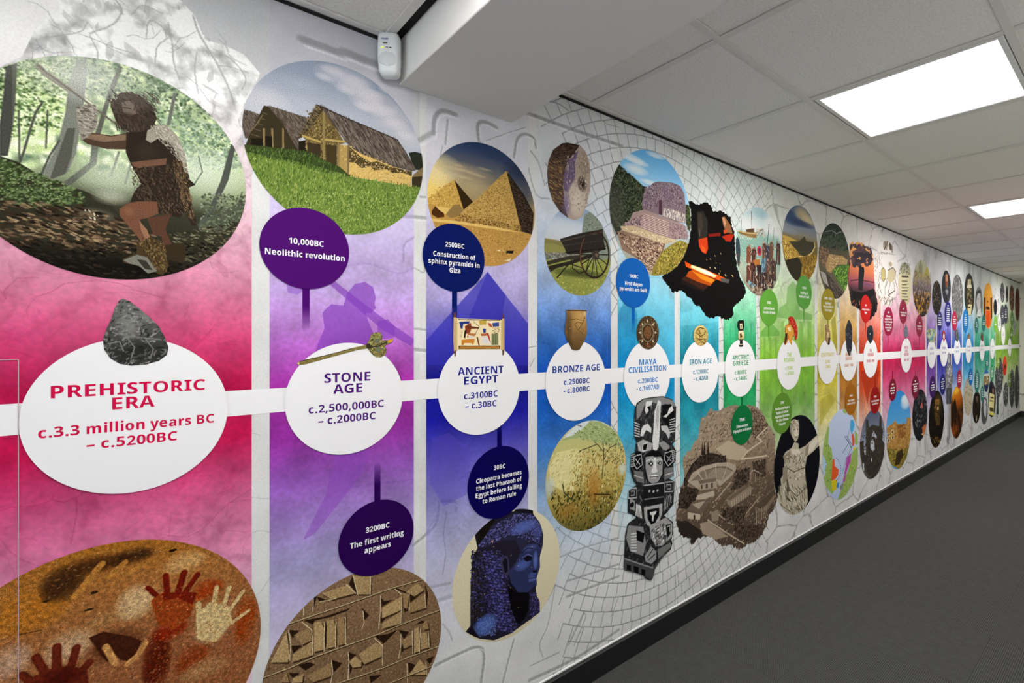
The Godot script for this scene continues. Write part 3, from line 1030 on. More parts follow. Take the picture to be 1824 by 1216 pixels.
const RELIEF := [
	["9a9d9a",13.64,[329,2136,338,2136,346,2136,355,2136,364,2136,374,2136,385,2136,396,2136,408,2135,420,2135,432,2135]],
	["9a9d9a",14.88,[432,2143,442,2142,451,2142,461,2141,470,2140,481,2140,492,2140,504,2140,516,2140,529,2140,541,2140]],
	["9a9c9a",9.92,[698,1988,699,1999,699,2010,699,2020,701,2030,703,2039,707,2046,711,2053,716,2058,722,2063,729,2066,737,2068,746,2068,756,2068,765,2067,775,2067]],
	["9a9c9a",5.58,[738,1964,746,2043]],
	["9a9c9a",11.16,[651,1953,698,1991]],
	["9a9c9a",8.68,[858,2000,856,2012,854,2025,852,2038,852,2049,853,2058,857,2064,862,2069,868,2071,876,2073,883,2074,891,2074,899,2073,908,2071,917,2069,926,2067]],
	["9a9c9a",7.44,[994,1983,996,1997,999,2011,1001,2025,1004,2038,1008,2049,1013,2058,1020,2065,1027,2070,1035,2074,1042,2077,1050,2078,1059,2078,1067,2077,1075,2074,1081,2071,1085,2066,1087,2060,1088,2054,1089,2047,1091,2040]],
	["9a9c9a",5.58,[1066,2023,1073,2017,1080,2011,1088,2005,1094,1998,1101,1988,1107,1975,1113,1961,1118,1944,1124,1928,1129,1912]],
	["9a9c9a",4.96,[1058,1958,1064,1939,1070,1919,1077,1900,1084,1883,1092,1871,1102,1865,1113,1863,1126,1865,1138,1866,1150,1867]],
	["8f918f",9.92,[1046,2154,1088,2154,1128,2153,1169,2153,1212,2153,1259,2153,1310,2154,1366,2155,1423,2156,1480,2157,1537,2158]],
	["9a9c9a",4.96,[1150,2227,1159,2228,1168,2229,1177,2230,1186,2230,1195,2230,1204,2229,1214,2226,1223,2224,1233,2221,1242,2218]],
	["9a9c9a",2.48,[883,2012,897,2020,912,2029,926,2037,941,2045,956,2054,972,2063,989,2072,1007,2081,1025,2091,1042,2100]],
	["9a9c9a",4.96,[656,1784,673,1786]],
	["9a9c9a",7.44,[587,1716,673,1723]],
	["9a9c9a",3.1,[1356,2276,1370,2266,1384,2255,1398,2244,1413,2235,1428,2229,1444,2226,1462,2226,1479,2227,1497,2229,1515,2230]],
	["9a9c9a",3.72,[1346,2059,1363,2053,1381,2047,1398,2040,1414,2033,1428,2025,1439,2015,1448,2003,1456,1990,1463,1977,1471,1965]],
	["9a9c9a",3.1,[716,1906,729,1956]],
	["9a9c9a",8.68,[717,851,728,848,740,845,751,842,761,838,768,834,772,829,774,823,774,816,774,809,775,803]],
	["9a9c9a",6.2,[633,734,648,742,664,750,680,759,694,768,704,778,710,790,713,803,715,817,715,831,717,845]],
	["9a9c9a",3.72,[742,810,740,796,737,782,735,769,733,755,732,742,733,730,734,718,737,706,738,694,739,682,738,669,736,655,734,642,731,628,729,614]],
	["9a9c9a",6.2,[692,590,755,581]],
	["9a9c9a",9.92,[677,544,755,539]],
	["9a9c9a",3.72,[729,461,734,455,738,448,743,442,747,435,751,429,754,423,756,417,758,410,760,404,762,398]],
	["9a9c9a",7.44,[704,343,720,344,735,345,751,345,766,346,781,346,796,346,810,346,824,346,837,344,848,341,857,337,864,331,870,325,874,316,876,305,876,290,874,273,871,254,867,234,864,215]],
	["9a9c9a",4.96,[949,179,954,193,958,206,963,220,967,234,972,247,977,260,981,272,986,284,990,297,995,309]],
	["9a9c9a",3.72,[1178,438,1171,410,1164,381,1157,353,1150,327,1143,305,1135,288,1125,276,1116,265,1109,256,1105,245,1105,234,1108,223,1113,212,1118,201,1122,190]],
	["9a9c9a",5.58,[1196,534,1221,535,1246,536,1271,536,1298,537,1328,536,1362,534,1399,532,1439,529,1478,526,1517,523]],
	["9a9c9a",6.2,[1233,433,1250,432,1266,430,1283,429,1303,428,1328,426,1360,424,1397,421,1437,418,1478,416,1517,413]],
	["9a9c9a",7.44,[1233,374,1250,373,1266,373,1283,373,1303,372,1328,371,1360,370,1397,368,1437,366,1478,365,1517,363]],
	["9a9c9a",6.2,[1242,188,1319,281]],
	["9a9c9a",4.34,[1270,176,1283,193,1296,211,1310,229,1321,245,1328,257,1331,265,1330,270,1326,274,1323,276,1320,280]],
	["9a9c9a",3.72,[1067,185,1196,179]],
	["9a9c9a",8.68,[1059,136,1103,133,1147,129,1190,126,1235,124,1280,123,1326,124,1374,128,1421,132,1469,136,1517,140]],
	["9a9c9a",3.72,[1473,211,1517,281]],
	["b0b2b0",7.44,[638,1567,644,1564,651,1561,657,1558,663,1555,667,1555,669,1557,670,1560,670,1564,670,1569,670,1573]],
	["9a9c9a",4.96,[637,1384,673,1381]],
	["9a9c9a",7.44,[638,1322,673,1318]],
	["a8a0c0",6.2,[432,1553,447,1556,461,1560,476,1563,491,1566,506,1566,522,1563,539,1558,557,1553,573,1548,587,1546,599,1548,609,1551,617,1557,626,1562,635,1567]],
	["9a9c9a",4.96,[604,1583,604,1593,604,1604,603,1615,604,1625,606,1633,610,1640,616,1645,622,1650,629,1654,635,1659]],
	["9a9c9a",3.72,[1058,1321,1091,1326]],
	["9a9c9a",3.1,[1066,1254,1082,1281]],
	["a098c0",6.2,[432,938,436,939,437,941,439,942,446,943,461,943,486,942,520,939,557,937,596,934,633,931]],
	["9a9cb8",4.34,[668,753,717,816]],
	["9a9c9a",3.72,[787,902,794,906,801,910,808,914,815,917,821,920,827,922,832,924,838,925,843,927,848,928]],
	["9a9c9a",3.72,[905,886,942,918]],
	["6f7374",2.48,[-186,1451,-178,1433,-181,1448,-164,1474,-136,1478]],
	["6f7374",2.48,[-139,1439,-116,1451,-100,1468,-78,1473,-50,1479,-16,1474,2,1467]],
	["6f7374",2.48,[2,1463,30,1456,59,1446]],
	["6f7374",3.72,[-174,1335,-159,1328,-142,1320]],
	["6f7374",3.1,[112,1335,130,1357,151,1388]],
	["6f7374",3.1,[-186,1025,-171,1029,-136,1024,-117,1032,-100,1023,-86,1028,-74,1033,-73,1052]],
	["6f7374",3.1,[-81,1029,-81,1000,-84,973,-90,936]],
	["6f7374",2.48,[-117,1032,-114,1041]],
	["6f7374",2.48,[50,909,66,911,99,900,127,910,141,926,163,948,181,962,223,985]],
	["6f7374",2.48,[181,962,208,961,223,960]],
	["6f7374",1.86,[67,910,67,932,70,956]],
	["6f7374",2.48,[155,985,177,992,189,999]],
	["6f7374",2.48,[-186,973,-171,940,-156,921,-134,903]],
	["6f7374",3.1,[92,1058,106,1045,127,1046]],
	["6f7374",1.86,[170,897,208,884]],
	["a6aaa8",6.2,[109,2103,111,2096,113,2089,114,2083,116,2076,119,2069,122,2062,125,2056,129,2049,133,2043,137,2036,141,2029,145,2022,150,2015,154,2008,158,2000,162,1992,166,1983,170,1974,174,1965,177,1957,180,1949,182,1942,184,1935,186,1927,188,1920]],
	["a6aaa8",4.96,[-22,2080,-20,2076,-17,2073,-15,2069,-13,2065,-13,2060,-14,2054,-16,2047,-19,2040,-22,2033,-27,2026,-33,2019,-39,2012,-47,2006,-55,1999,-62,1992]],
	["a6aaa8",4.34,[65,2068,66,2058,68,2048,69,2039,71,2029,72,2020,73,2011,73,2003,73,1995,74,1987,75,1979,77,1972,78,1965,81,1958,83,1951,85,1944]],
	["a6aaa8",3.72,[27,2019,28,2028,29,2037,29,2046,31,2054,33,2059,37,2061,42,2060,47,2058,52,2055,56,2052,58,2049,60,2045,60,2041,61,2037,62,2033]],
	["a6aaa8",3.72,[43,1967,43,1975,43,1983,44,1991,44,1999,46,2006,49,2012,52,2018,57,2023,61,2029,65,2034]],
	["a6aaa8",3.72,[116,2019,115,2010,114,2002,113,1993,112,1984,112,1975,113,1965,114,1955,116,1945,117,1935,119,1925]],
	["a6aaa8",3.1,[-100,1985,-92,1985,-85,1985,-77,1985,-69,1985,-62,1984,-55,1983,-47,1982,-40,1980,-34,1979,-27,1978,-21,1977,-15,1977,-9,1977,-4,1977,2,1977]],
	["a6aaa8",3.72,[147,2040,155,2037,164,2034,173,2032,181,2028,188,2024,194,2018,200,2012,205,2005,209,1998,211,1991,211,1985,210,1979,208,1973,205,1967,203,1961]],
	["a6aaa8",3.72,[-62,1988,-59,1982,-56,1975,-54,1969,-51,1963,-50,1957,-50,1951,-50,1946,-51,1940,-52,1935,-53,1929]],
	["a6aaa8",3.1,[158,2004,163,2005,168,2006,173,2008,178,2008,184,2009,190,2009,197,2009,204,2008,211,2008,218,2007]],
	["a6aaa8",3.1,[2,2058,6,2064,9,2071,13,2078,16,2083,21,2087,26,2088,33,2088,39,2087,46,2085,52,2084]],
	["a6aaa8",3.1,[-124,1960,-114,1966,-104,1972,-94,1978,-85,1983,-78,1989,-73,1994,-70,2000,-69,2005,-67,2010,-65,2015]]
]

const PANELS := [
	[-0.95,0.224,"crimson and pink era panel",[0.75,"e8b4c800",0.5,"dc88a860",0.3,"d8648eb0",0.16,"cc2e66d8",0.05,"c00c48ee",-0.08,"c00c48ec",-0.22,"d0407ccc",-0.4,"d670a0b0",-0.62,"dc98b880",-0.85,"e0b0c860"]],
	[0.262,0.636,"magenta and lilac era panel",[0.75,"c4b4ec20",0.45,"b8a0e890",0.28,"bc94e4c0",0.14,"b45cc8e0",0.03,"a0289cf2",-0.1,"942a9cf2",-0.22,"8a48b4dc",-0.42,"9488d0b0",-0.65,"c0b4e480",-0.85,"d8d0ec00"]],
	[0.675,1.056,"royal blue and violet era panel",[0.75,"c4bcec20",0.42,"b4a4e4a0",0.28,"a494dcc0",0.16,"4a44b8e4",0.03,"10108cf4",-0.1,"14149af2",-0.24,"5048b8d8",-0.42,"8c88ccb0",-0.65,"b8b8dc70",-0.85,"d8d8ec00"]],
	[1.096,1.471,"mid blue era panel",[0.75,"c0d4f020",0.45,"9cb8e490",0.28,"6c94d8dc",0.14,"2c68c0f0",0.02,"0a48b0f4",-0.1,"1054b8f2",-0.26,"2c6cc0e0",-0.42,"6898d0b0",-0.6,"a8c4e470",-0.85,"d8e4f000"]],
	[1.511,1.888,"cyan blue era panel",[0.75,"c8e4f420",0.45,"a0d4ec90",0.28,"58bce0dc",0.14,"2ca4d4ec",0.02,"0484c4f4",-0.1,"0c90ccf0",-0.26,"2ca4d0dc",-0.42,"70c0dcb0",-0.6,"b0dcec60",-0.85,"e0f0f400"]],
	[1.928,2.249,"teal era panel",[0.75,"c8ecf420",0.45,"98dcec90",0.28,"5cc4dcdc",0.14,"249cb4ec",0.02,"047c98f4",-0.1,"0c8498f0",-0.26,"1c90a4e0",-0.42,"3ca0acc8",-0.6,"94ccd080",-0.85,"e0f0f000"]],
	[2.292,2.617,"emerald green era panel",[0.75,"c8f4dc20",0.45,"a0e8c490",0.28,"70d8a4dc",0.14,"30b070ec",0.02,"0c9450f4",-0.1,"149c54f0",-0.26,"28a05ce0",-0.42,"68c090b0",-0.6,"a8dcc070",-0.85,"e0f0e800"]],
	[2.656,3.363,"leaf green era panel",[0.75,"e0f4d020",0.45,"c4e8a8a0",0.28,"b0dc88d0",0.14,"98cc58e0",0.02,"80bc28e8",-0.1,"78b430e8",-0.26,"74ac48d8",-0.42,"94bc70b8",-0.6,"bcd8a070",-0.85,"e8f0e000"]],
	[3.402,3.724,"mustard yellow era panel",[0.75,"f0f0c820",0.45,"e8e4a8a0",0.28,"e0d878d0",0.14,"d4c84ce0",0.02,"c0b020ec",-0.1,"c4b428e8",-0.26,"d4c850d8",-0.42,"e0d880b8",-0.6,"ece8b470",-0.85,"f4f0e000"]],
	[3.764,4.084,"ochre orange era panel",[0.75,"f0dcc020",0.45,"e8c490a0",0.28,"dcac60d8",0.14,"cc9038e8",0.02,"bc740cf0",-0.1,"b87010ec",-0.26,"b4702ce0",-0.42,"c8985cb8",-0.6,"dcc0a070",-0.85,"f0e8e000"]],
	[4.129,4.588,"vermilion red era panel",[0.75,"f8d0c820",0.45,"f0a898a0",0.28,"e87868d8",0.14,"dc4c30e8",0.02,"d03010f2",-0.1,"cc3408ec",-0.26,"cc4c20e0",-0.42,"dc8868b8",-0.6,"ecb8a870",-0.85,"f0e8e000"]],
	[4.63,5.828,"raspberry pink era panel",[0.75,"f4d8e020",0.45,"ecb0c4a0",0.28,"e488a4d8",0.14,"d44c7ce4",0.02,"c4144cf0",-0.1,"c41c50ec",-0.26,"d0487cdc",-0.42,"dc84a8b8",-0.6,"e8b0c870",-0.85,"f0e8ec00"]],
	[5.868,6.192,"violet era panel",[0.75,"dcd0ec20",0.45,"bca4dca0",0.28,"9c7cc8d8",0.14,"7848b0e8",0.02,"582890f0",-0.1,"602c94ec",-0.26,"7c48acdc",-0.42,"a484c8b8",-0.6,"c8b8e070",-0.85,"f0e8f000"]],
	[6.235,6.79,"indigo era panel",[0.75,"d0d0f020",0.45,"a8a4e4a0",0.28,"807cd8d8",0.14,"4844bce8",0.02,"181898f0",-0.1,"2020a0ec",-0.26,"4c4cb8dc",-0.42,"8888d0b8",-0.6,"b8b8e470",-0.85,"f0e8f000"]],
	[6.832,7.275,"cobalt blue era panel",[0.75,"d0dcf020",0.45,"a4b8e4a0",0.28,"7894d8d8",0.14,"4468c4e8",0.02,"1c40acf0",-0.1,"2448b0ec",-0.26,"4c70c4dc",-0.42,"8ca4d8b8",-0.6,"b8c8e870",-0.85,"f0f0f400"]],
	[7.32,7.872,"sky blue era panel",[0.75,"d0e8f420",0.45,"a8d4eca0",0.28,"78bce4d8",0.14,"3c98d4e8",0.02,"0c70b8f0",-0.1,"1478bcec",-0.26,"40a0d0dc",-0.42,"84c0e0b8",-0.6,"b8dcec70",-0.85,"f0f0f400"]],
	[7.914,8.812,"sea green era panel",[0.75,"d0f0e420",0.45,"a4dccca0",0.28,"74c8b0d8",0.14,"44b094e8",0.02,"209078f0",-0.1,"289478ec",-0.26,"4ca890dc",-0.42,"8cc8b4b8",-0.6,"c0e0d470",-0.85,"f0f4f400"]],
	[8.851,9.166,"mint green era panel",[0.75,"d4f0dc20",0.45,"a8e0c0a0",0.28,"7cd0a4d8",0.14,"4cb880e8",0.02,"249c60f0",-0.1,"2ca064ec",-0.26,"54b484dc",-0.42,"94ccacb8",-0.6,"c4e4d070",-0.85,"f0f4f400"]],
	[9.205,11.16,"olive green era panel",[0.75,"c8d4b040",0.45,"94b070a0",0.28,"88ac50d8",0.14,"7ca83ce8",0.02,"74a828f0",-0.1,"88b83cec",-0.26,"a4c860dc",-0.42,"b4c88cb8",-0.6,"c8d0b070",-0.85,"e8ece400"]]
]

const SILHOUETTES := [
	[1,"7b3bb0a0",[446,1479,467,1507,494,1514,516,1501,524,1471,520,1453,525,1442,511,1427,496,1427,503,1403,516,1371,557,1339,479,1296,365,1299,373,1344,389,1381,384,1425,406,1448,437,1445]],
	[1,"7b3bb0a0",[385,1515,395,1525,557,1404,638,1352,628,1331,541,1381]],
	[1,"7b3bb090",[528,1404,557,1411,580,1388,577,1358,548,1352,528,1371]],
	[1,"7840b870",[299,1503,325,1504,345,1488,325,1469,302,1474]],
	[1,"8a46b870",[420,1053,510,1039,479,965,420,900,365,838,338,830,392,936]],
	[2,"3230acb0",[890,1576,1059,1402,1059,1258,673,1273,673,1346]],
	[2,"2824a070",[890,1576,960,1501,916,1263,751,1270]],
	[2,"5a48c060",[695,1047,751,1057,831,992,811,849,732,830,686,910]],
	[4,"7fd8f060",[1686,1653,1781,1667,1793,1612,1841,1610,1849,1538,1886,1530,1886,1201,1596,1214,1613,1310,1649,1333,1656,1431,1686,1456]],
	[4,"0c70b060",[1510,1451,1578,1548,1631,1455,1613,1261,1510,1241]],
	[5,"8ae0ee50",[1933,1463,2057,1500,2249,1484,2249,1438,2057,1418,1933,1410]],
	[5,"0a6a8060",[2038,1052,2131,1045,2131,1000,2038,1003]],
	[7,"4f963890",[2664,1382,2772,1448,2886,1390,2886,1364,2664,1357]],
	[7,"5a9c3a80",[2984,1658,3057,1704,3132,1667,3147,1527,3322,1503,3322,1467,2859,1470,2886,1531,2970,1562]],
	[7,"6aa83c80",[2702,1357,2727,1357,2727,969,2702,965]],
	[7,"6aa83c80",[2766,1357,2792,1357,2792,963,2766,959]],
	[7,"6aa83c80",[2832,1357,2859,1357,2859,957,2832,953]],
	[7,"6aa83c80",[2907,1451,2941,1452,2941,950,2907,946]],
	[7,"6aa83c80",[2998,1453,3042,1454,3042,941,2998,938]],
	[7,"6aa83c80",[3147,1456,3194,1457,3194,927,3147,924]],
	[7,"6aa83c80",[3257,1458,3314,1459,3314,917,3257,914]],
	[6,"24a06870",[2353,1431,2369,1431,2369,1238,2353,1239]],
	[6,"24a06870",[2402,1432,2418,1432,2418,1237,2402,1237]],
	[6,"24a06870",[2452,1433,2469,1433,2469,1235,2452,1236]],
	[6,"24a06870",[2503,1434,2520,1434,2520,1234,2503,1234]],
	[6,"24a06870",[2555,1435,2573,1435,2573,1232,2555,1233]],
	[9,"a8661490",[3891,988,4017,979,4060,681,3912,658,3851,828]],
	[10,"a02810a0",[4148,1099,4556,1081,4480,903,4357,956,4298,829,4216,966]],
	[8,"a89a2880",[3457,941,3619,967,3694,914,3528,821,3440,755]],
	[8,"8a801880",[3619,1473,3694,1514,3723,1277,3656,1278]]
]

# centre x, y, radius, colour, date, lines, label
const CAPTIONS := [
	[0.3455,1.5902,0.1058,"470a66","10,000BC",["Neolithic revolution"],"dark purple caption roundel dated 10,000BC"],
	[0.7701,1.6098,0.1074,"03145a","2500BC",["Construction of","sphinx pyramids in","Giza"],"navy caption roundel dated 2500BC"],
	[0.5288,0.7853,0.1059,"26024a","3200BC",["The first writing","appears"],"deep violet caption roundel dated 3200BC"],
	[0.9359,0.8655,0.1218,"05014c","30BC",["Cleopatra becomes","the last Pharaoh of","Egypt before falling","to Roman rule"],"midnight blue caption roundel dated 30BC"],
	[1.606,1.5896,0.1064,"0a5cb0","100BC",["First Mayan","pyramids are built"],"bright blue caption roundel dated 100BC"],
	[2.4715,0.8817,0.1076,"066634","776BC",["First ancient","Olympics in Greece"],"bottle green caption roundel dated 776BC"],
	[2.9183,0.8999,0.1223,"58862a","27BC",["The Roman Empire","begins as Caesar","Augustus becomes","The First Roman","Emperor"],"olive green caption roundel dated 27BC"],
	[2.761,1.5282,0.1062,"5c9e32","55BC",["Julius Caesar","invades Britain"],"leaf green caption roundel dated 55BC"],
	[3.2073,1.642,0.1074,"509636","122AD",["Building of","Hadrian's Wall"],"mid green caption roundel dated 122AD"],
	[3.5705,1.5811,0.1078,"96860f","220BC - 206BC",["Building of","The Great Wall of","China begins"],"mustard caption roundel about a great wall"],
	[4.2567,1.5744,0.1084,"bc0a0a","800",["Viking invasions","begin"],"scarlet caption roundel about invasions"],
	[4.7676,1.4879,0.1217,"90083a","1066",["William the","Conqueror defeats","Harold at the Battle","of Hastings and","becomes King of","England"],"crimson caption roundel dated 1066"],
	[5.1538,1.5788,0.106,"861036","1215",["The sealing of the","Magna Carta"],"dark crimson caption roundel dated 1215"],
	[5.6299,1.4628,0.1046,"8a1a3a","1455",["The Wars of the","Roses begin"],"maroon caption roundel below the battle painting"],
	[3.9684,0.8952,0.1154,"9c600c","450AD",["Anglo-Saxons","arrive in Britain"],"ochre caption roundel dated 450AD"],
	[4.4598,0.8492,0.1093,"8c0808","793AD",["First Viking attack","on Lindisfarne"],"dark red caption roundel dated 793AD"],
	[4.8748,0.9023,0.0957,"760624",null,[3,"eeeeee"],"maroon caption roundel above the sandstone castle"],
	[5.5038,0.8843,0.1079,"760a2e",null,[4,"eeeeee"],"maroon caption roundel above the cloaked figure"],
	[6.0728,0.848,0.1119,"3a0e5c",null,[3,"eeeeee"],"purple caption roundel above the seated gold figure"],
	[6.4481,0.8491,0.11,"1a1a68",null,[4,"eeeeee"],"navy caption roundel beside the standing tunic figure"],
	[7.1469,0.8665,0.1096,"9c183c",null,[3,"eeeeee"],"raspberry caption roundel above the burning city"],
	[7.7012,0.8632,0.107,"0866ac",null,[3,"eeeeee"],"azure caption roundel above pale foliage"],
	[8.0451,0.7908,0.1456,"28746c",null,[7,"eeeeee"],"teal caption roundel with many lines"],
	[8.3467,0.6072,0.1029,"1d766e",null,[4,"eeeeee"],"teal caption roundel above the pale profile"],
	[8.643,1.0057,0.1068,"28867c",null,[3,"eeeeee"],"teal caption roundel below the white bar"],
	[8.9667,0.8495,0.1166,"28864c",null,[5,"eeeeee"],"green caption roundel above the yellow notice"],
	[6.329,1.5243,0.101,"242068",null,[4,"eeeeee"],"indigo caption roundel below the gold armour picture"],
	[6.6569,1.6042,0.1368,"222076",null,[7,"eeeeee"],"indigo caption roundel below the red-bearded man"],
	[6.9338,1.5342,0.1123,"ac1a42",null,[3,"eeeeee"],"crimson caption roundel beside the grey engraving"],
	[7.448,1.5457,0.1427,"0874b8",null,[5,"eeeeee"],"sky blue caption roundel below the gold gown"],
	[8.0206,1.5004,0.1005,"287674",null,[2,"eeeeee"],"dark teal caption roundel below the white collar portrait"],
	[8.4354,1.5371,0.1138,"287674",null,[2,"eeeeee"],"dark teal caption roundel beside the orange sunset"],
	[9.2,1.534,0.1142,"76b43a",null,[1,"eeeeee"],"lime caption roundel below the black oval"],
	[9.7146,1.6652,0.1669,"484a56",null,[2,"eeeeee"],"slate caption roundel over green panel"],
	[9.9747,1.7018,0.1512,"3a3c4a",null,[5,"eeeeee"],"dark slate caption roundel with five lines"],
	[9.4851,1.5555,0.1237,"e6e6e6",null,[3,"3a3a3a"],"white caption roundel between slate roundels"],
	[9.7724,1.3906,0.1567,"ececec",null,[1,"8a8a8a"],"white caption roundel standing on the slate roundels"],
	[10.4932,1.6433,0.1274,"567834",null,[2,"eeeeee"],"moss green caption roundel"],
	[10.4452,1.3924,0.1199,"5a7a36",null,[2,"eeeeee"],"moss green caption roundel near the white bar"],
	[9.3852,0.9929,0.103,"8aa846",null,[1,"eeeeee"],"light olive caption roundel below the bar"],
	[10.2709,0.668,0.1145,"6c8c3c",null,[2,"eeeeee"],"olive caption roundel beside the long coats"]
]

const ERAS := [
	[0.007,0.168,"c80f46",[["PREHISTORIC",0.2497],["ERA",0.0687]],[["c.3.3 million years BC",0.2843],["– c.5200BC",0.1471]],"white era roundel lettered PREHISTORIC ERA"],
	[0.448,0.153,"4c1470",[["STONE",0.1201],["AGE",0.0762]],[["c.2,500,000BC",0.196],["– c.2000BC",0.1495]],"white era roundel lettered STONE AGE"],
	[0.865,0.153,"1a1c84",[["ANCIENT",0.1706],["EGYPT",0.1264]],[["c.3100BC",0.1264],["– c.30BC",0.118]],"white era roundel lettered ANCIENT EGYPT"],
	[1.284,0.153,"163c94",[["BRONZE AGE",0.2405]],[["c.2500BC",0.1318],["- c.800BC",0.1348]],"white era roundel lettered BRONZE AGE"],
	[1.698,0.153,"1a78c0",[["MAYA",0.1159],["CIVILISATION",0.2496]],[["c.2000BC",0.1306],["- c.1697AD",0.1494]],"white era roundel lettered MAYA CIVILISATION"],
	[2.091,0.153,"107c98",[["IRON AGE",0.1853]],[["c.1200BC",0.1257],["- c.42AD",0.1188]],"white era roundel lettered IRON AGE"],
	[2.455,0.154,"149050",[["ANCIENT",0.1654],["GREECE",0.1542]],[["c.800BC",0.1178],["- c.146BC",0.1319]],"white era roundel lettered ANCIENT GREECE"],
	[3.006,0.154,"a4c83c",[["THE",0.0],["ROMANS",0.0]],[["c.753BC",0.0],["- c.476AD",0.0]],"white era roundel lettered THE ROMANS"],
	[3.559,0.154,"ccc03c",[["QIN DYNASTY",0.0]],[["221BC",0.0],["- 206BC",0.0]],"white era roundel lettered QIN DYNASTY"],
	[3.923,0.154,"c87c28",[["THE",0.0],["ANGLO-",0.0],["SAXONS",0.0]],[["410AD - 1066",0.0]],"white era roundel lettered THE ANGLO-SAXONS"],
	[4.358,0.154,"c02838",[["THE",0.0],["VIKINGS",0.0]],[["793AD - 1066",0.0]],"white era roundel lettered THE VIKINGS"],
	[5.236,0.154,"c83c68",[["MIDDLE",0.0],["AGES",0.0],["BRITAIN",0.0]],[["1066 - 1485",0.0]],"white era roundel lettered MIDDLE AGES BRITAIN"],
	[6.034,0.15,"6a50a0",[["AZTECS",0.0]],[["1325 - 1521",0.0]],"white era roundel lettered AZTECS"],
	[6.49,0.15,"5050a8",[["TUDORS",0.0]],[["1485 - 1603",0.0]],"white era roundel lettered TUDORS"],
	[7.051,0.15,"5a74c0",[["STUARTS",0.0]],[["1603 - 1714",0.0]],"white era roundel lettered STUARTS"],
	[7.595,0.152,"6aa0d0",[["GEORGIANS",0.0]],[["1714 - 1837",0.0]],"white era roundel lettered GEORGIANS"],
	[8.333,0.15,"78b4a0",[["VICTORIANS",0.0]],[["1837 - 1901",0.0]],"white era roundel lettered VICTORIANS"],
	[8.99,0.146,"78c0a0",null,[2,"a8c8b8"],"white era roundel in the mint panel"],
	[10.29,0.142,"90b070",null,[2,"a8b8a0"],"white era roundel near the end of the bar"]
]

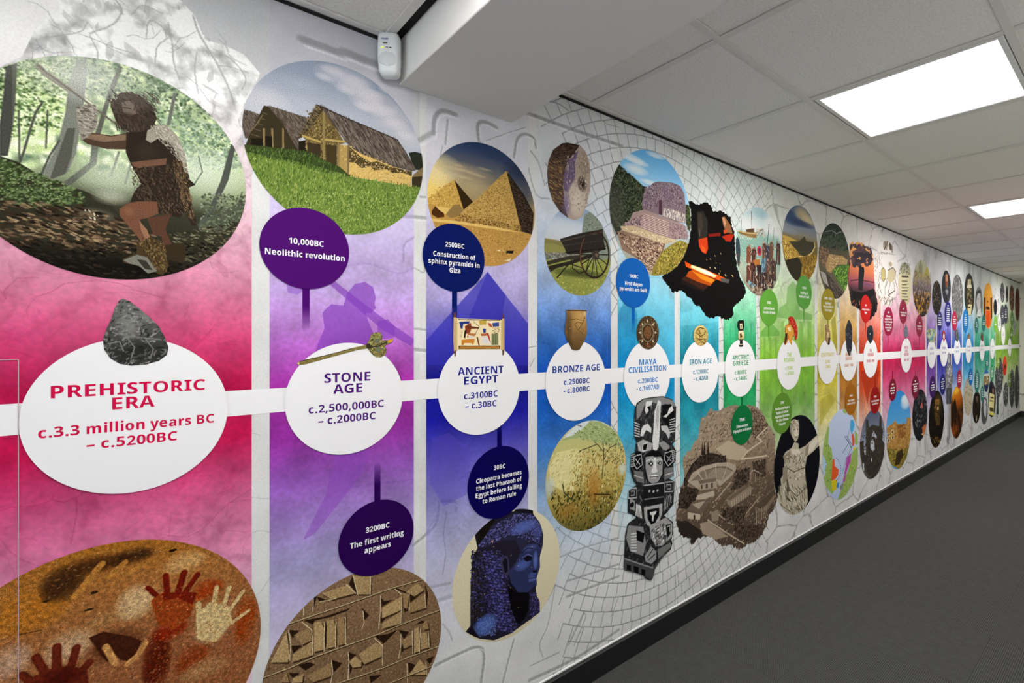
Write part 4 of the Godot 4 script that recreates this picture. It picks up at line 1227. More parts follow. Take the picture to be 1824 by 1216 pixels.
# name, label, outline, its numbers, layer, picture width and height, atlas, place in it, brushwork, left, top, side
const PICTURES := [
	["picture_roundel","round forest picture of a fur-clad hunter raising a spear","c",[-0.0196,1.7142,0.2316,0.2316],3,860,860,0,0,0,[
		["g",[-39,"8b9b86",145,"aebd94",393,"bccb9c",559,"8b9878",651,"3a3a2c",1000,"14130e"]],
		["d",[141,102,1010,-217,1010,372,141,565],924,"d5e2b2 aec291 879d7a 6a8163 e4edcc 98ac88 c4d6a2",47,32,20,60],
		["d",[141,259,388,181,388,457,141,515],198,"f0f7d6 e2f0c0 c9dd9c",40,28,0,60],
		["b",10],
		["d",[363,21,1010,-217,1010,162,534,181,363,145],1056,"5f7458 768b6e 8ea083 50644c 9cae92",17,11,30,60],
		["d",[141,119,363,39,314,352,141,466],572,"56703f 6f8a54 8aa768 c9dca0 435a34 e0ecbe",16,10,30,60],
		["d",[618,184,966,174,1001,374,769,446],572,"6d8569 869e85 9fb59c 5c7456 b5c8b2",16,9,20,60],
		["b",4],
		["d",[363,21,1010,-217,1010,162,534,181,363,145],352,"4a5d46 6a7f62 aebfa2",7,5,30,60],
		["d",[141,119,363,39,314,352,141,466],308,"3f5630 7d9a5c eaf3c8",7,5,30,60],
		["d",[769,208,966,174,1001,311,800,319],198,"4f6649 c0d2bd 74896f",7,5,30,60],
		["p","484a43",[158,138,190,111,184,287,172,441,163,510,141,515,141,383,151,256]],
		["p","5a5c53",[176,123,190,111,184,287,176,407]],
		["p","7b7f74",[366,36,401,12,393,188,379,335,366,444,341,538,278,590,263,563,308,424,332,277,341,152]],
		["p","54554c",[338,346,363,339,351,466,332,549,284,585,308,476]],
		["p","5c5e55",[505,10,518,12,487,140,466,229,440,363,431,483,401,525,346,600,326,588,369,532,409,479,415,396,440,282,469,146]],
		["l","50534a",7,[263,255,243,304,225,394,208,483,197,529]],
		["l","50534a",5,[194,310,196,519]],
		["l","50534a",5,[278,285,273,450]],
		["l","4a4d44",6,[314,405,284,481,260,564]],
		["l","6c7066",13,[707,79,684,232]],
		["l","6e7268",8,[506,410,479,526]],
		["l","6c7066",8,[547,456,527,553]],
		["s","d9e4d2",816,435,163,101,0.7],
		["s","d6e0cc",479,517,102,101,0.55],
		["s","e8ece4",363,100,150,101,0.5],
		["p","4c5048",[936,265,954,277,924,453,873,596,832,683,804,737,796,704,840,622,890,470]],
		["l","4a4d44",4,[849,651,907,626,949,593,993,523]],
		["l","4a4d44",4,[932,658,966,569,984,504]],
		["l","5a5e54",4,[800,359,816,435,784,502]],
		["p","4d5142",[800,728,849,651,915,609,1001,542,1001,668,890,766,784,790]],
		["d",[816,535,1001,521,993,691,865,760,800,738],330,"6b755a 4c543f 8a947a 5c664c 3a4030",13,8,20,60],
		["p","2f2e22",[141,515,191,529,254,570,332,597,388,612,479,654,513,713,575,750,692,772,800,738,890,736,1001,626,1001,1000,141,1057]],
		["d",[141,523,254,565,388,617,395,669,225,724,141,705],726,"3b4a2a 4d5f36 2b371e 60734a 35441f 75875a",16,8,15,40],
		["s","c3c6ae",479,626,54,31,0.6],
		["s","aca78e",426,717,61,29,0.5],
		["d",[141,697,388,679,506,723,633,780,575,882,141,878],506,"4a3a2a 5f4c38 2c2219 74604a 1c1611 3a2d20 8d7858 33281c",35,9,-12,25],
		["d",[684,773,993,649,924,845,722,905],264,"4a4636 33301f 6a664e 272418 807a60",24,6,-8,35],
		["s","0d0b08",363,957,286,83,0.8],
		["s","0d0b08",662,958,177,64,0.7],
		["d",[141,878,966,778,722,983,314,1014],374,"17140f 25201a 0f0d0a 2e261d",28,8,-8,30],
		["b",3],
		["d",[174,758,414,738,534,793,440,842,197,838],74,"8d7858 a8926c 6d5a40",21,5,-14,25],
		["d",[376,690,453,704,420,755,388,733],8,"d6cdb2 b8aa8a",16,6,-40,40],
		["d",[141,548,363,604,314,683,141,680],198,"7f9460 5b6f40 94a974",7,4,20,50],
		["l","8b8678",21,[250,102,281,137,341,174]],
		["l","6c665a",9,[250,102,534,313]],
		["l","a29c8e",4,[272,115,427,214]],
		["p","4b3a2e",[534,315,479,342,440,343,401,348,383,385,401,400,466,407,534,392]],
		["p","7b6552",[534,320,479,346,440,347,407,354,395,375,453,378,534,348]],
		["p","8e887b",[368,242,395,222,425,216,437,246,431,320,401,371,381,391,374,345,367,303]],
		["d",[369,240,433,216,430,321,382,387],132,"b2ad9f 6f6a5e 9d978a 57534a",17,5,-10,20],
		["p","3a3129",[477,207,483,167,496,174,506,138,534,123,575,123,607,149,629,180,641,217,627,257,598,293,544,310,516,292,499,283,489,249]],
		["d",[469,141,647,98,647,271,499,311],330,"453b32 2c251f 564b40 382f27",32,3,-50,40],
		["s","5f5348",568,170,34,28,0.4],
		["p","695c50",[514,178,540,162,564,181,564,218,540,236,521,222]],
		["l","2e2721",4,[521,201,547,197]],
		["s","3c332a",540,234,27,15,0.7],
		["l","3c332a",5,[506,152,527,183]],
		["l","3c332a",5,[568,142,559,201]],
		["p","2c241c",[531,312,575,300,607,277,647,261,684,280,726,337,753,410,765,486,788,506,761,526,773,603,789,670,791,707,775,714,745,649,726,682,684,675,647,673,641,616,544,636,559,584,584,542,568,503,546,456,529,405]],
		["p","6d4e3c",[547,449,618,421,678,399,674,431,618,452,575,470,556,465]],
		["p","9a9485",[605,284,640,252,677,238,715,277,745,352,761,457,745,451,718,364,684,319,647,309,618,341,600,331]],
		["d",[604,264,677,239,745,352,761,447,707,381,640,311],264,"b8b2a4 7e786b cbc6b8 94907f",14,3,-50,40],
		["d",[547,475,722,417,769,653,669,679,561,603],704,"3d3227 1d1712 4c3f31 60503e",16,3,-75,25],
		["d",[692,385,753,410,788,700,745,657],308,"6a563c 4a3a28 876f4e",16,3,-70,20],
		["p","6e4a37",[534,645,568,628,641,616,647,673,607,700,578,712,591,748,623,808,588,828,568,791,534,742,509,706,508,673]],
		["p","8f6850",[575,716,604,756,621,806,605,812,584,768]],
		["s","9a6f55",540,680,18,20,0.5],
		["p","54382a",[605,701,693,667,672,746,695,813,674,862,656,781,627,779]],
		["p","453722",[568,826,618,788,664,815,678,890,686,920,662,973,624,953,568,931,521,921,518,904,568,873]],
		["p","332a1c",[669,823,745,801,751,853,741,903,684,893]],
		["d",[568,798,669,804,684,957,618,934],352,"6f5a38 2c2214 8d7548 54432a",13,3,-80,30],
		["p","77766a",[521,910,568,879,604,888,641,951,607,965,575,931,540,923]],
		["p","35332a",[568,901,600,904,625,948,597,944]],
		["s","eef0ea",388,73,258,138,0.3],
		["s","9d7c64",452,359,41,11,0.4],
		["s","43382c",603,386,41,46,0.5],
		["b",2],
		["n",0.1,0.2]
	],-0.2511,1.9458,0.4631],
	["picture_roundel","round cave painting picture with rust red hand prints","c",[-0.0365,0.6407,0.2793,0.2793],3,860,860,0,862,0,[
		["g",[-21,"96601c",164,"9a6430",332,"8f5c34",528,"8a5634",894,"8a5430"]],
		["s","a86a20",301,182,86,72,0.9],
		["s","a86a20",348,173,53,45,0.63],
		["s","a86a20",261,204,48,45,0.63],
		["s","c9a87c",583,249,49,58,0.95],
		["s","c9a87c",616,238,31,36,0.6649999999999999],
		["s","c9a87c",554,272,28,36,0.6649999999999999],
		["s","cbb083",827,421,49,72,0.9],
		["s","cbb083",865,406,31,45,0.63],
		["s","cbb083",793,453,28,45,0.63],
		["s","c2a27e",401,348,59,54,0.8],
		["s","c2a27e",435,342,37,34,0.5599999999999999],
		["s","c2a27e",370,364,33,34,0.5599999999999999],
		["s","c69c64",733,137,56,40,0.8],
		["s","c69c64",775,133,35,25,0.5599999999999999],
		["s","c69c64",697,151,31,25,0.5599999999999999],
		["s","bb9880",260,342,43,54,0.8],
		["s","bb9880",282,333,27,34,0.5599999999999999],
		["s","bb9880",240,361,24,34,0.5599999999999999],
		["s","3a2210",382,114,49,54,0.95],
		["s","3a2210",410,104,31,34,0.6649999999999999],
		["s","3a2210",357,135,28,34,0.6649999999999999],
		["s","41250f",467,70,79,31,0.9],
		["s","41250f",516,72,49,20,0.63],
		["s","41250f",424,74,44,20,0.63],
		["s","38200f",575,67,53,27,0.9],
		["s","38200f",610,67,33,17,0.63],
		["s","38200f",544,74,30,17,0.63],
		["s","4d1408",645,506,36,99,0.95],
		["s","4d1408",670,478,23,62,0.6649999999999999],
		["s","4d1408",623,555,20,62,0.6649999999999999],
		["s","8e2c08",807,277,43,40,0.8],
		["s","8e2c08",840,271,27,25,0.5599999999999999],
		["s","8e2c08",778,292,24,25,0.5599999999999999],
		["s","7d1a06",686,398,46,36,0.85],
		["s","7d1a06",719,397,29,22,0.595],
		["s","7d1a06",657,409,26,22,0.595],
		["s","8e3208",942,452,30,90,0.8],
		["s","8e3208",967,422,19,56,0.5599999999999999],
		["s","8e3208",920,502,17,56,0.5599999999999999],
		["s","7c2606",757,542,46,54,0.6],
		["s","7c2606",792,534,29,34,0.42],
		["s","7c2606",727,562,26,34,0.42],
		["s","b08a5c",797,602,66,40,0.6],
		["s","b08a5c",847,607,41,25,0.42],
		["s","b08a5c",753,608,37,25,0.42],
		["s","a47a4c",491,284,46,31,0.6],
		["s","a47a4c",520,283,29,20,0.42],
		["s","a47a4c",466,292,26,20,0.42],
		["d",[233,-77,998,131,998,755,233,407],3300,"b98c58 8a5a30 6a3c1c c9a478 7d4a22 a3703c",7,2,25,30],
		["s","4a2412",528,394,70,51,0.8],
		["p","3c1b0e",[452,336,492,329,567,376,601,407,588,442,571,475,541,457,516,412,492,385,508,457,484,415,467,370]],
		["l","a5702f",22,[488,70,452,120,413,173]],
		["l","a5702f",18,[554,83,504,126]],
		["l","a5702f",16,[603,110,554,131]],
		["l","b9854c",22,[498,388,525,464]],
		["l","b9854c",19,[612,420,588,459,558,481]],
		["l","651508",20,[674,173,678,252]],
		["l","651508",22,[732,179,710,263]],
		["l","651508",20,[776,201,734,265]],
		["l","651508",17,[619,204,655,260]],
		["p","8a3a14",[628,259,653,244,734,259,773,275,753,363,701,404,650,361,639,304]],
		["p","6a1808",[659,240,739,261,773,278,758,322,710,275,668,273]],
		["l","5c2012",24,[317,351,345,432]],
		["l","5c2012",25,[369,335,370,432]],
		["l","5c2012",24,[420,359,401,446]],
		["l","5c2012",25,[454,428,428,458]],
		["l","5c2012",23,[284,399,316,450]],
		["p","5c2012",[313,417,341,409,367,409,401,419,448,455,452,512,436,637,338,587,309,468]],
		["s","3a0c08",382,453,53,34,0.7],
		["l","c6ab78",17,[841,275,827,359]],
		["l","c6ab78",16,[885,290,863,372]],
		["l","c6ab78",15,[935,323,884,392]],
		["l","c6ab78",14,[955,415,895,447]],
		["l","c6ab78",18,[779,323,780,404]],
		["p","c6ab78",[773,364,817,331,889,375,895,447,837,507,773,469]],
		["d",[619,203,987,324,987,750,619,583],1100,"a0521c 7d2a0c c29458 8b3c14 d6bc8c",6,2,40,40],
		["b",3],
		["e","241408",696,79,13,6],
		["e","2a1c10",467,172,10,6],
		["e","241a10",453,231,13,4],
		["e","2a1a0c",342,162,8,4],
		["l","3a2010",3,[277,256,331,261]],
		["b",2],
		["n",0.3,0.35],
		["n",0.12,0.06]
	],-0.3157,0.9199,0.5585],
	["picture_roundel","round picture of thatched mud huts on a green meadow","c",[0.4344,1.8709,0.2302,0.2302],2,720,720,0,762,862,[
		["g",[-36,"8a98ac",141,"98a3b3",281,"b0b6c2",506,"b9bdc8",1029,"b9bdc8"]],
		["s","c9c8d2",518,69,141,56,0.8],
		["s","cfccd4",683,159,124,65,0.9],
		["s","c6c4ce",800,223,106,75,0.8],
		["s","a5a8b8",760,135,53,37,0.5],
		["s","cdcdd4",99,339,115,75,0.8],
		["s","b9bccb",283,176,106,37,0.5],
		["s","cfcdd6",902,326,97,56,0.7],
		["s","d0ced8",590,111,97,37,0.7],
		["s","d6d4da",448,47,62,24,0.75],
		["s","d6d4da",572,70,71,32,0.75],
		["s","d6d4da",518,135,53,24,0.75],
		["s","d6d4da",664,126,71,37,0.75],
		["s","d6d4da",731,193,79,37,0.75],
		["s","d6d4da",627,205,53,24,0.75],
		["s","d6d4da",820,257,71,34,0.75],
		["s","d6d4da",881,311,53,24,0.75],
		["s","d6d4da",397,101,44,19,0.75],
		["s","d6d4da",760,56,44,21,0.75],
		["b",6],
		["p","53493f",[6,407,42,406,80,415,57,479,32,553,14,558,-1,495]],
		["d",[4,407,78,414,42,533,2,511],198,"3f3730 6b6055 7c7064",24,3,-60,10],
		["p","37301f",[99,358,148,352,190,434,267,563,190,595,64,595,16,591,42,507]],
		["p","574c42",[115,354,148,352,317,364,291,432,267,492,269,562,245,533,190,434]],
		["d",[126,354,315,366,267,492,259,547,190,434],440,"3e362f 6a5e53 81766a 4d433a",31,3,-58,8],
		["l","6e6147",5,[94,409,49,498]],
		["l","6e6147",5,[78,448,35,519]],
		["l","5e523c",5,[93,397,115,401]],
		["l","5e523c",5,[80,430,104,433]],
		["l","5e523c",5,[67,463,94,466]],
		["l","5e523c",5,[55,496,84,499]],
		["l","5e523c",5,[42,529,74,531]],
		["l","8a7850",9,[99,484,100,603]],
		["l","8a7850",9,[138,474,140,594]],
		["l","8a7850",9,[190,460,191,581]],
		["p","1d1910",[39,551,94,537,94,579,39,585]],
		["p","1d1910",[104,521,137,515,137,581,104,585]],
		["p","221d13",[267,509,307,490,307,598,267,589]],
		["p","6d5c36",[363,278,398,293,466,384,513,456,479,474,479,637,303,599,303,491,283,474,315,398]],
		["d",[307,320,466,384,474,624,303,599],726,"8a754a 4e4126 a58f58 3a301c 6b5a36",16,5,70,30],
		["p","2e2718",[361,273,398,286,331,403,283,484,264,492,299,412,340,320]],
		["d",[361,273,385,290,331,403,267,492],132,"6a5c42 4c4130 8a7a58",24,4,-20,15],
		["l","b49c58",12,[289,472,377,483]],
		["l","b49c58",12,[391,465,513,448]],
		["l","8c7a4c",13,[398,302,398,622]],
		["l","7d6b44",11,[476,465,474,633]],
		["p","3b3120",[311,503,381,498,381,608,311,597]],
		["p","41361f",[410,491,466,481,466,607,410,601]],
		["p","544a42",[359,274,414,277,536,309,674,329,761,348,833,356,882,413,957,518,922,536,861,531,791,536,703,520,665,535,599,512,541,464,518,450,466,366,406,291]],
		["d",[381,280,674,337,831,360,945,510,703,515,599,501,518,445],1980,"423932 695e54 7d7267 352d27 5a5047 8b8073",53,4,-56,7],
		["l","3a322c",7,[359,274,518,304,674,329,833,356]],
		["p","a98f52",[479,472,538,465,538,649,479,643]],
		["p","cfae66",[538,470,609,498,703,515,801,532,926,537,919,636,801,642,684,644,538,649]],
		["p","4f4227",[538,470,599,512,665,535,703,521,791,536,926,537,924,566,861,557,801,574,761,557,684,580,665,564,609,583,572,560,538,564]],
		["d",[479,474,536,464,913,548,918,628,536,648],440,"dcc07c b8965a c4a25c e2c98a a2874e",11,5,0,60],
		["l","7a6848",11,[533,466,531,649]],
		["l","8a7650",11,[479,470,476,642]],
		["p","2a2e22",[903,420,945,402,1004,404,1004,518,955,518,924,474]],
		["p","7d6c46",[934,554,1000,490,1000,550,924,576]],
		["p","3a3220",[926,572,1000,550,1000,622,924,636]],
		["p","3a4722",[0,594,100,578,283,559,483,603,545,646,474,661,190,642,0,653]],
		["p","667f36",[0,628,35,628,190,625,307,624,474,638,536,650,703,644,919,636,1004,622,1004,965,14,1092]],
		["d",[14,637,474,642,1004,622,1004,944,78,1066],4400,"7f9644 607a34 8fa350 4c662a 9ca65e 6c8438 3d5424",22,4,80,22],
		["d",[28,604,315,551,466,607,466,653,190,634,28,638],726,"33431f 465c2a 27351a 5d7a36",22,4,80,20],
		["d",[190,808,1004,632,903,927,267,1015],572,"b8c878 c9d38c 9fb256",7,4,60,40],
		["b",2],
		["n",0.12,0.3]
	],0.2042,2.1011,0.4604],
	["picture_roundel","round picture of a brown clay tablet pressed with wedge-shaped writing","c",[0.484,0.4612,0.2404,0.2404],2,760,760,0,0,862,[
		["g",[-18,"84694c",653,"785e44",1778,"705840"]],
		["d",[-12,-180,1038,139,1038,1132,-12,604],2640,"94795a 6a5038 5a422c a4875f 7d6246",13,5,25,50],
		["p","2a1b10",[431,51,451,12,477,124]],
		["p","2a1b10",[243,67,264,66,248,124]],
		["p","2a1b10",[197,174,243,214,254,195,328,205,423,204,440,192,307,192]],
		["p","2a1b10",[122,196,146,251,176,220]],
		["p","2a1b10",[141,288,146,335,192,308]],
		["p","2a1b10",[339,448,350,526,395,492]],
		["p","2a1b10",[504,215,516,293,545,273]],
		["p","2a1b10",[612,188,619,250,688,230,631,220]],
		["p","2a1b10",[612,279,612,348,669,312]],
		["p","2a1b10",[701,161,772,214,759,216,694,165]],
		["p","2a1b10",[786,228,792,286,853,261]],
		["p","2a1b10",[746,231,756,331,779,333]],
		["p","2a1b10",[606,427,625,478,656,434]],
		["p","2a1b10",[576,408,631,474,714,424,650,425]],
		["p","2a1b10",[720,427,753,498,786,465]],
		["p","2a1b10",[739,512,736,575,779,554]],
		["p","2a1b10",[428,441,434,491,475,478]],
		["p","2a1b10",[498,531,563,540,510,554]],
		["p","2a1b10",[171,405,207,451,254,437,222,412]],
		["p","2a1b10",[126,427,146,464,181,452]],
		["p","2a1b10",[307,215,318,266,312,357,301,382]],
		["p","2a1b10",[364,236,367,380,358,388]],
		["p","2a1b10",[417,202,423,258,420,389]],
		["p","2a1b10",[241,190,243,272,242,381]],
		["p","2a1b10",[888,196,902,357,909,266]],
		["p","2a1b10",[812,443,819,603,809,618]],
		["p","2a1b10",[853,459,860,620,851,616]],
		["p","2a1b10",[826,435,895,448,867,424]],
		["p","2a1b10",[779,651,786,719,840,697]],
		["p","2a1b10",[895,681,923,726,951,684]],
		["p","2a1b10",[916,469,930,608,923,619]],
		["p","2a1b10",[434,503,437,577,451,541]],
		["p","2a1b10",[545,631,554,678,619,657]],
		["p","2a1b10",[275,104,350,107,307,98,264,66]],
		["p","3f2c1b",[461,21,562,59,559,163,487,139]],
		["p","3f2c1b",[157,246,198,236,239,244,244,309,198,313]],
		["p","3f2c1b",[257,216,292,223,308,270,305,386,255,377]],
		["p","3f2c1b",[321,229,357,236,369,294,365,393,319,386]],
		["p","3f2c1b",[379,232,407,237,419,313,421,398,376,392]],
		["p","3f2c1b",[626,268,747,240,744,323,626,330]],
		["p","3f2c1b",[774,223,848,192,889,249,827,268]],
		["p","3f2c1b",[800,297,896,278,903,367,794,360]],
		["p","3f2c1b",[441,515,470,491,508,537,505,567,458,552]],
		["p","3f2c1b",[493,488,589,460,626,494,626,557,523,562]],
		["p","3f2c1b",[747,517,814,492,817,565,760,568]],
		["p","3f2c1b",[827,471,855,468,865,624,824,620]],
		["p","3f2c1b",[872,515,910,523,921,627,868,619]],
		["p","3f2c1b",[882,459,910,450,924,508,889,501]],
		["p","3f2c1b",[50,346,123,210,137,350,127,380]],
		["p","3f2c1b",[152,345,244,315,249,392,147,388]],
		["p","3f2c1b",[218,493,346,474,346,550,249,542]],
		["p","3f2c1b",[794,745,862,676,903,740,903,793]],
		["p","3f2c1b",[626,362,744,329,741,405,626,393]],
		["p","3f2c1b",[93,470,123,428,135,489]],
		["p","3f2c1b",[152,475,203,475,198,518,147,500]],
		["p","3f2c1b",[292,66,430,65,476,129,346,120]],
		["p","3f2c1b",[754,223,794,243,780,329,760,316]],
		["p","a58a60",[454,10,554,48,551,152,480,128]],
		["p","967a54",[151,236,192,226,233,233,238,298,192,303]],
		["p","b09468",[251,206,285,213,301,260,299,375,248,366]],
		["p","a58a60",[315,218,350,225,362,283,358,382,312,375]],
		["p","967a54",[372,222,400,226,413,302,414,387,370,381]],
		["p","b09468",[619,256,739,228,736,311,619,319]],
		["p","a58a60",[766,211,840,180,881,237,819,256]],
		["p","967a54",[792,286,888,266,895,355,786,348]],
		["p","b09468",[434,503,463,479,501,526,498,555,451,541]],
		["p","a58a60",[486,477,582,448,619,482,619,545,516,550]],
		["p","967a54",[739,505,806,480,809,553,753,556]],
		["p","b09468",[819,459,846,456,857,612,816,608]],
		["p","a58a60",[864,502,902,510,912,615,860,606]],
		["p","967a54",[874,447,902,437,916,496,881,489]],
		["p","b09468",[44,336,117,200,131,340,122,369]],
		["p","a58a60",[146,335,238,304,243,381,141,378]],
		["p","967a54",[212,482,339,463,339,539,243,531]],
		["p","b09468",[786,732,853,663,895,727,895,780]],
		["p","a58a60",[619,350,736,317,733,393,619,382]],
		["p","967a54",[87,460,117,417,129,479]],
		["p","b09468",[146,464,197,464,192,507,141,489]],
		["p","a58a60",[285,56,423,54,469,118,339,109]],
		["p","967a54",[746,211,786,231,772,317,753,304]],
		["l","e0cda4",4,[454,10,480,128]],
		["l","e0cda4",4,[554,48,551,152]],
		["l","e0cda4",4,[246,71,244,140]],
		["l","e0cda4",4,[510,236,516,305,504,337]],
		["l","e0cda4",4,[611,178,609,278,600,374]],
		["l","e0cda4",4,[739,228,738,318,733,393]],
		["l","e0cda4",4,[786,231,786,335]],
		["l","e0cda4",4,[888,266,895,355]],
		["l","e0cda4",4,[126,198,136,275,131,362]],
		["l","e0cda4",4,[238,241,241,305,243,381]],
		["l","e0cda4",4,[302,225,300,382]],
		["l","e0cda4",4,[362,242,360,389]],
		["l","e0cda4",4,[411,236,416,394]],
		["l","e0cda4",4,[339,451,345,524,334,577]],
		["l","e0cda4",4,[428,441,431,502,426,608]],
		["l","e0cda4",4,[622,477,622,602]],
		["l","e0cda4",4,[733,458,733,528,720,600]],
		["l","e0cda4",4,[806,467,809,612]],
		["l","e0cda4",4,[857,473,853,617]],
		["l","e0cda4",4,[912,521,916,616]],
		["l","e0cda4",4,[772,655,776,773]],
		["l","e0cda4",4,[895,701,902,783]],
		["l","e0cda4",4,[275,101,361,111]],
		["l","e0cda4",4,[417,49,469,118]],
		["l","e0cda4",4,[694,165,736,214]],
		["l","e0cda4",4,[187,176,238,241]],
		["l","e0cda4",4,[576,421,622,483]],
		["l","e0cda4",4,[197,106,199,146]],
		["l","3a2818",7,[131,171,264,168,480,167,662,162,867,169]],
		["l","d8c498",4,[131,167,264,164,480,163,662,158,867,165]],
		["l","3a2818",7,[11,405,131,407,243,400,423,403,600,410,739,404,987,407]],
		["l","d8c498",4,[11,401,131,403,243,395,423,399,600,406,739,399,987,402]],
		["l","3a2818",7,[339,596,423,605,510,613,631,623,792,625,984,639]],
		["l","d8c498",4,[339,592,423,600,510,609,631,619,792,621,984,634]],
		["l","3a2818",7,[-57,692,451,720,966,749]],
		["l","d8c498",4,[-57,688,451,716,966,744]],
		["b",2],
		["n",0.3,0.45],
		["n",0.1,0.08]
	],0.2435,0.7016,0.4809],
	["picture_roundel","round picture of two sunlit stone pyramids under a dark blue sky","c",[0.8816,1.7975,0.203,0.203],2,560,560,0,1484,862,[
		["g",[-7,"25385e",113,"3c4a66",237,"6a6a68",350,"948668",492,"a08a5c",1003,"a08a5c"]],
		["s","f2cf74",7,438,184,189,0.95],
		["s","e8d7a4",91,297,184,114,0.8],
		["s","a8987a",317,266,217,57,0.7],
		["s","b9a67e",368,376,174,76,0.7],
		["s","27324c",836,164,152,104,0.8],
		["s","34425f",695,28,217,85,0.8],
		["s","5c6070",452,152,239,38,0.5],
		["s","41485a",897,322,98,132,0.7],
		["s","cbb994",216,261,76,13,0.6],
		["s","cbb994",306,259,65,11,0.6],
		["s","cbb994",389,265,65,11,0.6],
		["s","cbb994",452,274,54,9,0.6],
		["s","cbb994",187,312,65,15,0.6],
		["s","cbb994",306,314,76,11,0.6],
		["s","cbb994",266,232,54,9,0.6],
		["s","cbb994",495,209,65,9,0.6],
		["b",5],
		["p","c49c4c",[212,356,232,350,299,571,188,582,-1,599,-9,546]],
		["p","33240f",[224,353,287,410,386,495,302,572]],
		["d",[45,466,217,361,287,566,8,586],440,"d8b25c a47e38 8c6a2e e0c06c",14,5,10,40],
		["p","bb9650",[698,178,719,180,789,442,856,668,605,657,265,626,307,572,452,435]],
		["p","2b2117",[703,177,754,221,885,345,987,489,972,677,856,668,789,442]],
		["d",[696,194,843,662,277,622],1540,"d0aa60 a27f42 8c6c36 dcb96e 765a2c",15,5,12,30],
		["d",[719,199,972,471,965,665,861,659],572,"43362a 5c4a38 1c150f 6e5a44",14,5,-15,40],
		["p","b98e48",[-6,589,45,571,149,634,267,624,605,637,856,670,972,681,997,814,719,983,188,1032,-1,719]],
		["p","d9b768",[73,582,188,578,149,634,92,616]],
		["p","4a2a12",[36,626,63,584,92,607,134,627,139,655,82,671,36,652]],
		["p","8d7242",[151,633,217,550,267,535,297,578,247,638,188,654]],
		["d",[267,615,856,620,851,669,495,663,217,686],528,"6a4e26 97763c c29c56 54401e",14,7,10,40],
		["p","deba6c",[17,684,287,668,605,666,856,676,719,687,287,690,17,705]],
		["d",[26,714,837,683,947,719,719,944,287,1023],924,"caa058 96703a ad8444 7a5a2c d8b26c",13,6,5,40],
		["p","1c1712",[703,853,777,843,768,870,702,873]],
		["p","e6d9b8",[605,859,644,850,639,865]],
		["p","e6d9b8",[673,943,754,911,736,937]],
		["b",2],
		["n",0.16,0.35]
	],0.6785,2.0006,0.4061],
	["picture_roundel","round cream picture of a dark blue stone bust in a plaited wig","c",[0.9806,0.5394,0.2191,0.2191],2,600,600,1,0,0,[
		["g",[-26,"dcd3b2",1055,"cfc6a4"]],
		["p","211e2c",[187,79,256,38,330,21,539,13,564,-13,643,-1,717,29,721,79,788,166,825,277,820,358,806,402,788,446,788,536,753,614,758,665,746,701,753,752,788,824,788,908,667,937,505,972,351,965,225,903,107,804,146,776,148,467,164,275,207,215,187,129]],
		["p","2a2940",[210,207,330,83,539,31,691,66,788,168,820,276,813,384,776,324,691,301,596,352,550,244,416,217,267,232]],
		["d",[215,199,362,73,550,38,715,76,813,234,813,364,667,275,505,194,256,220],924,"4a4884 34315a 5f5ca0 1d1a2a 7a78b4",17,8,20,30],
		["s","5668ae",631,163,124,47,0.9],
		["s","4a5698",763,241,45,57,0.7],
		["d",[154,218,416,292,505,583,573,950,416,946,225,673,154,737],1540,"3a3672 1b1826 4b4788 2a2648 151218 5a549a",21,9,-15,15],
		["d",[154,218,287,256,256,775,154,763],528,"14120f 29241c 1d1a18 3a3428",14,8,30,40],
		["p","5a56a0",[249,270,274,281,276,295,253,285]],
		["p","322f60",[284,284,309,295,312,308,288,299]],
		["p","4d4a8a",[320,298,346,309,348,323,324,313]],
		["p","3d3a74",[356,312,382,323,384,337,361,327]],
		["p","35315a",[232,285,257,295,259,309,236,299]],
		["p","3d3a74",[267,298,292,309,294,323,271,313]],
		["p","5a56a0",[303,312,328,323,330,337,307,327]],
		["p","322f60",[339,326,364,338,366,351,343,342]],
		["p","4d4a8a",[375,341,401,352,403,366,379,356]],
		["p","4d4a8a",[260,319,285,330,287,344,264,334]],
		["p","3d3a74",[296,333,321,344,323,358,300,348]],
		["p","5a56a0",[332,347,357,359,359,372,336,363]],
		["p","322f60",[368,362,394,373,396,387,372,377]],
		["p","201d30",[243,333,268,344,270,358,247,348]],
		["p","322f60",[279,347,304,358,306,372,283,362]],
		["p","4d4a8a",[314,362,340,373,342,386,318,377]],
		["p","3d3a74",[350,376,376,388,378,401,355,391]],
		["p","5a56a0",[387,391,413,402,415,416,391,406]],
		["p","35315a",[237,354,261,365,263,378,241,369]],
		["p","5a56a0",[272,368,297,379,299,393,276,383]],
		["p","322f60",[307,383,333,394,335,407,312,398]],
		["p","4d4a8a",[343,397,369,409,371,422,348,412]],
		["p","3d3a74",[380,412,406,424,408,437,384,427]],
		["p","2a2740",[255,382,280,393,282,407,259,397]],
		["p","3d3a74",[290,396,315,408,317,421,294,411]],
		["p","5a56a0",[326,411,351,423,354,436,330,426]],
		["p","322f60",[362,426,388,438,390,451,366,441]],
		["p","4d4a8a",[399,441,425,453,427,467,403,456]],
		["p","201d30",[248,403,273,414,275,427,252,418]],
		["p","4d4a8a",[283,417,308,429,311,442,287,432]],
		["p","3d3a74",[319,432,344,444,347,457,323,447]],
		["p","5a56a0",[355,447,381,459,383,472,359,462]],
		["p","322f60",[392,462,418,474,420,488,396,477]],
		["p","201d30",[231,416,256,428,258,441,235,431]],
		["p","35315a",[266,431,291,443,293,456,270,446]],
		["p","322f60",[302,446,327,457,329,471,306,461]],
		["p","4d4a8a",[338,461,363,473,365,486,342,476]],
		["p","3d3a74",[374,476,400,488,402,502,378,491]],
		["p","5a56a0",[411,491,437,503,439,517,415,507]],
		["p","2a2740",[259,452,284,463,286,477,263,467]],
		["p","5a56a0",[295,467,320,478,322,492,299,482]],
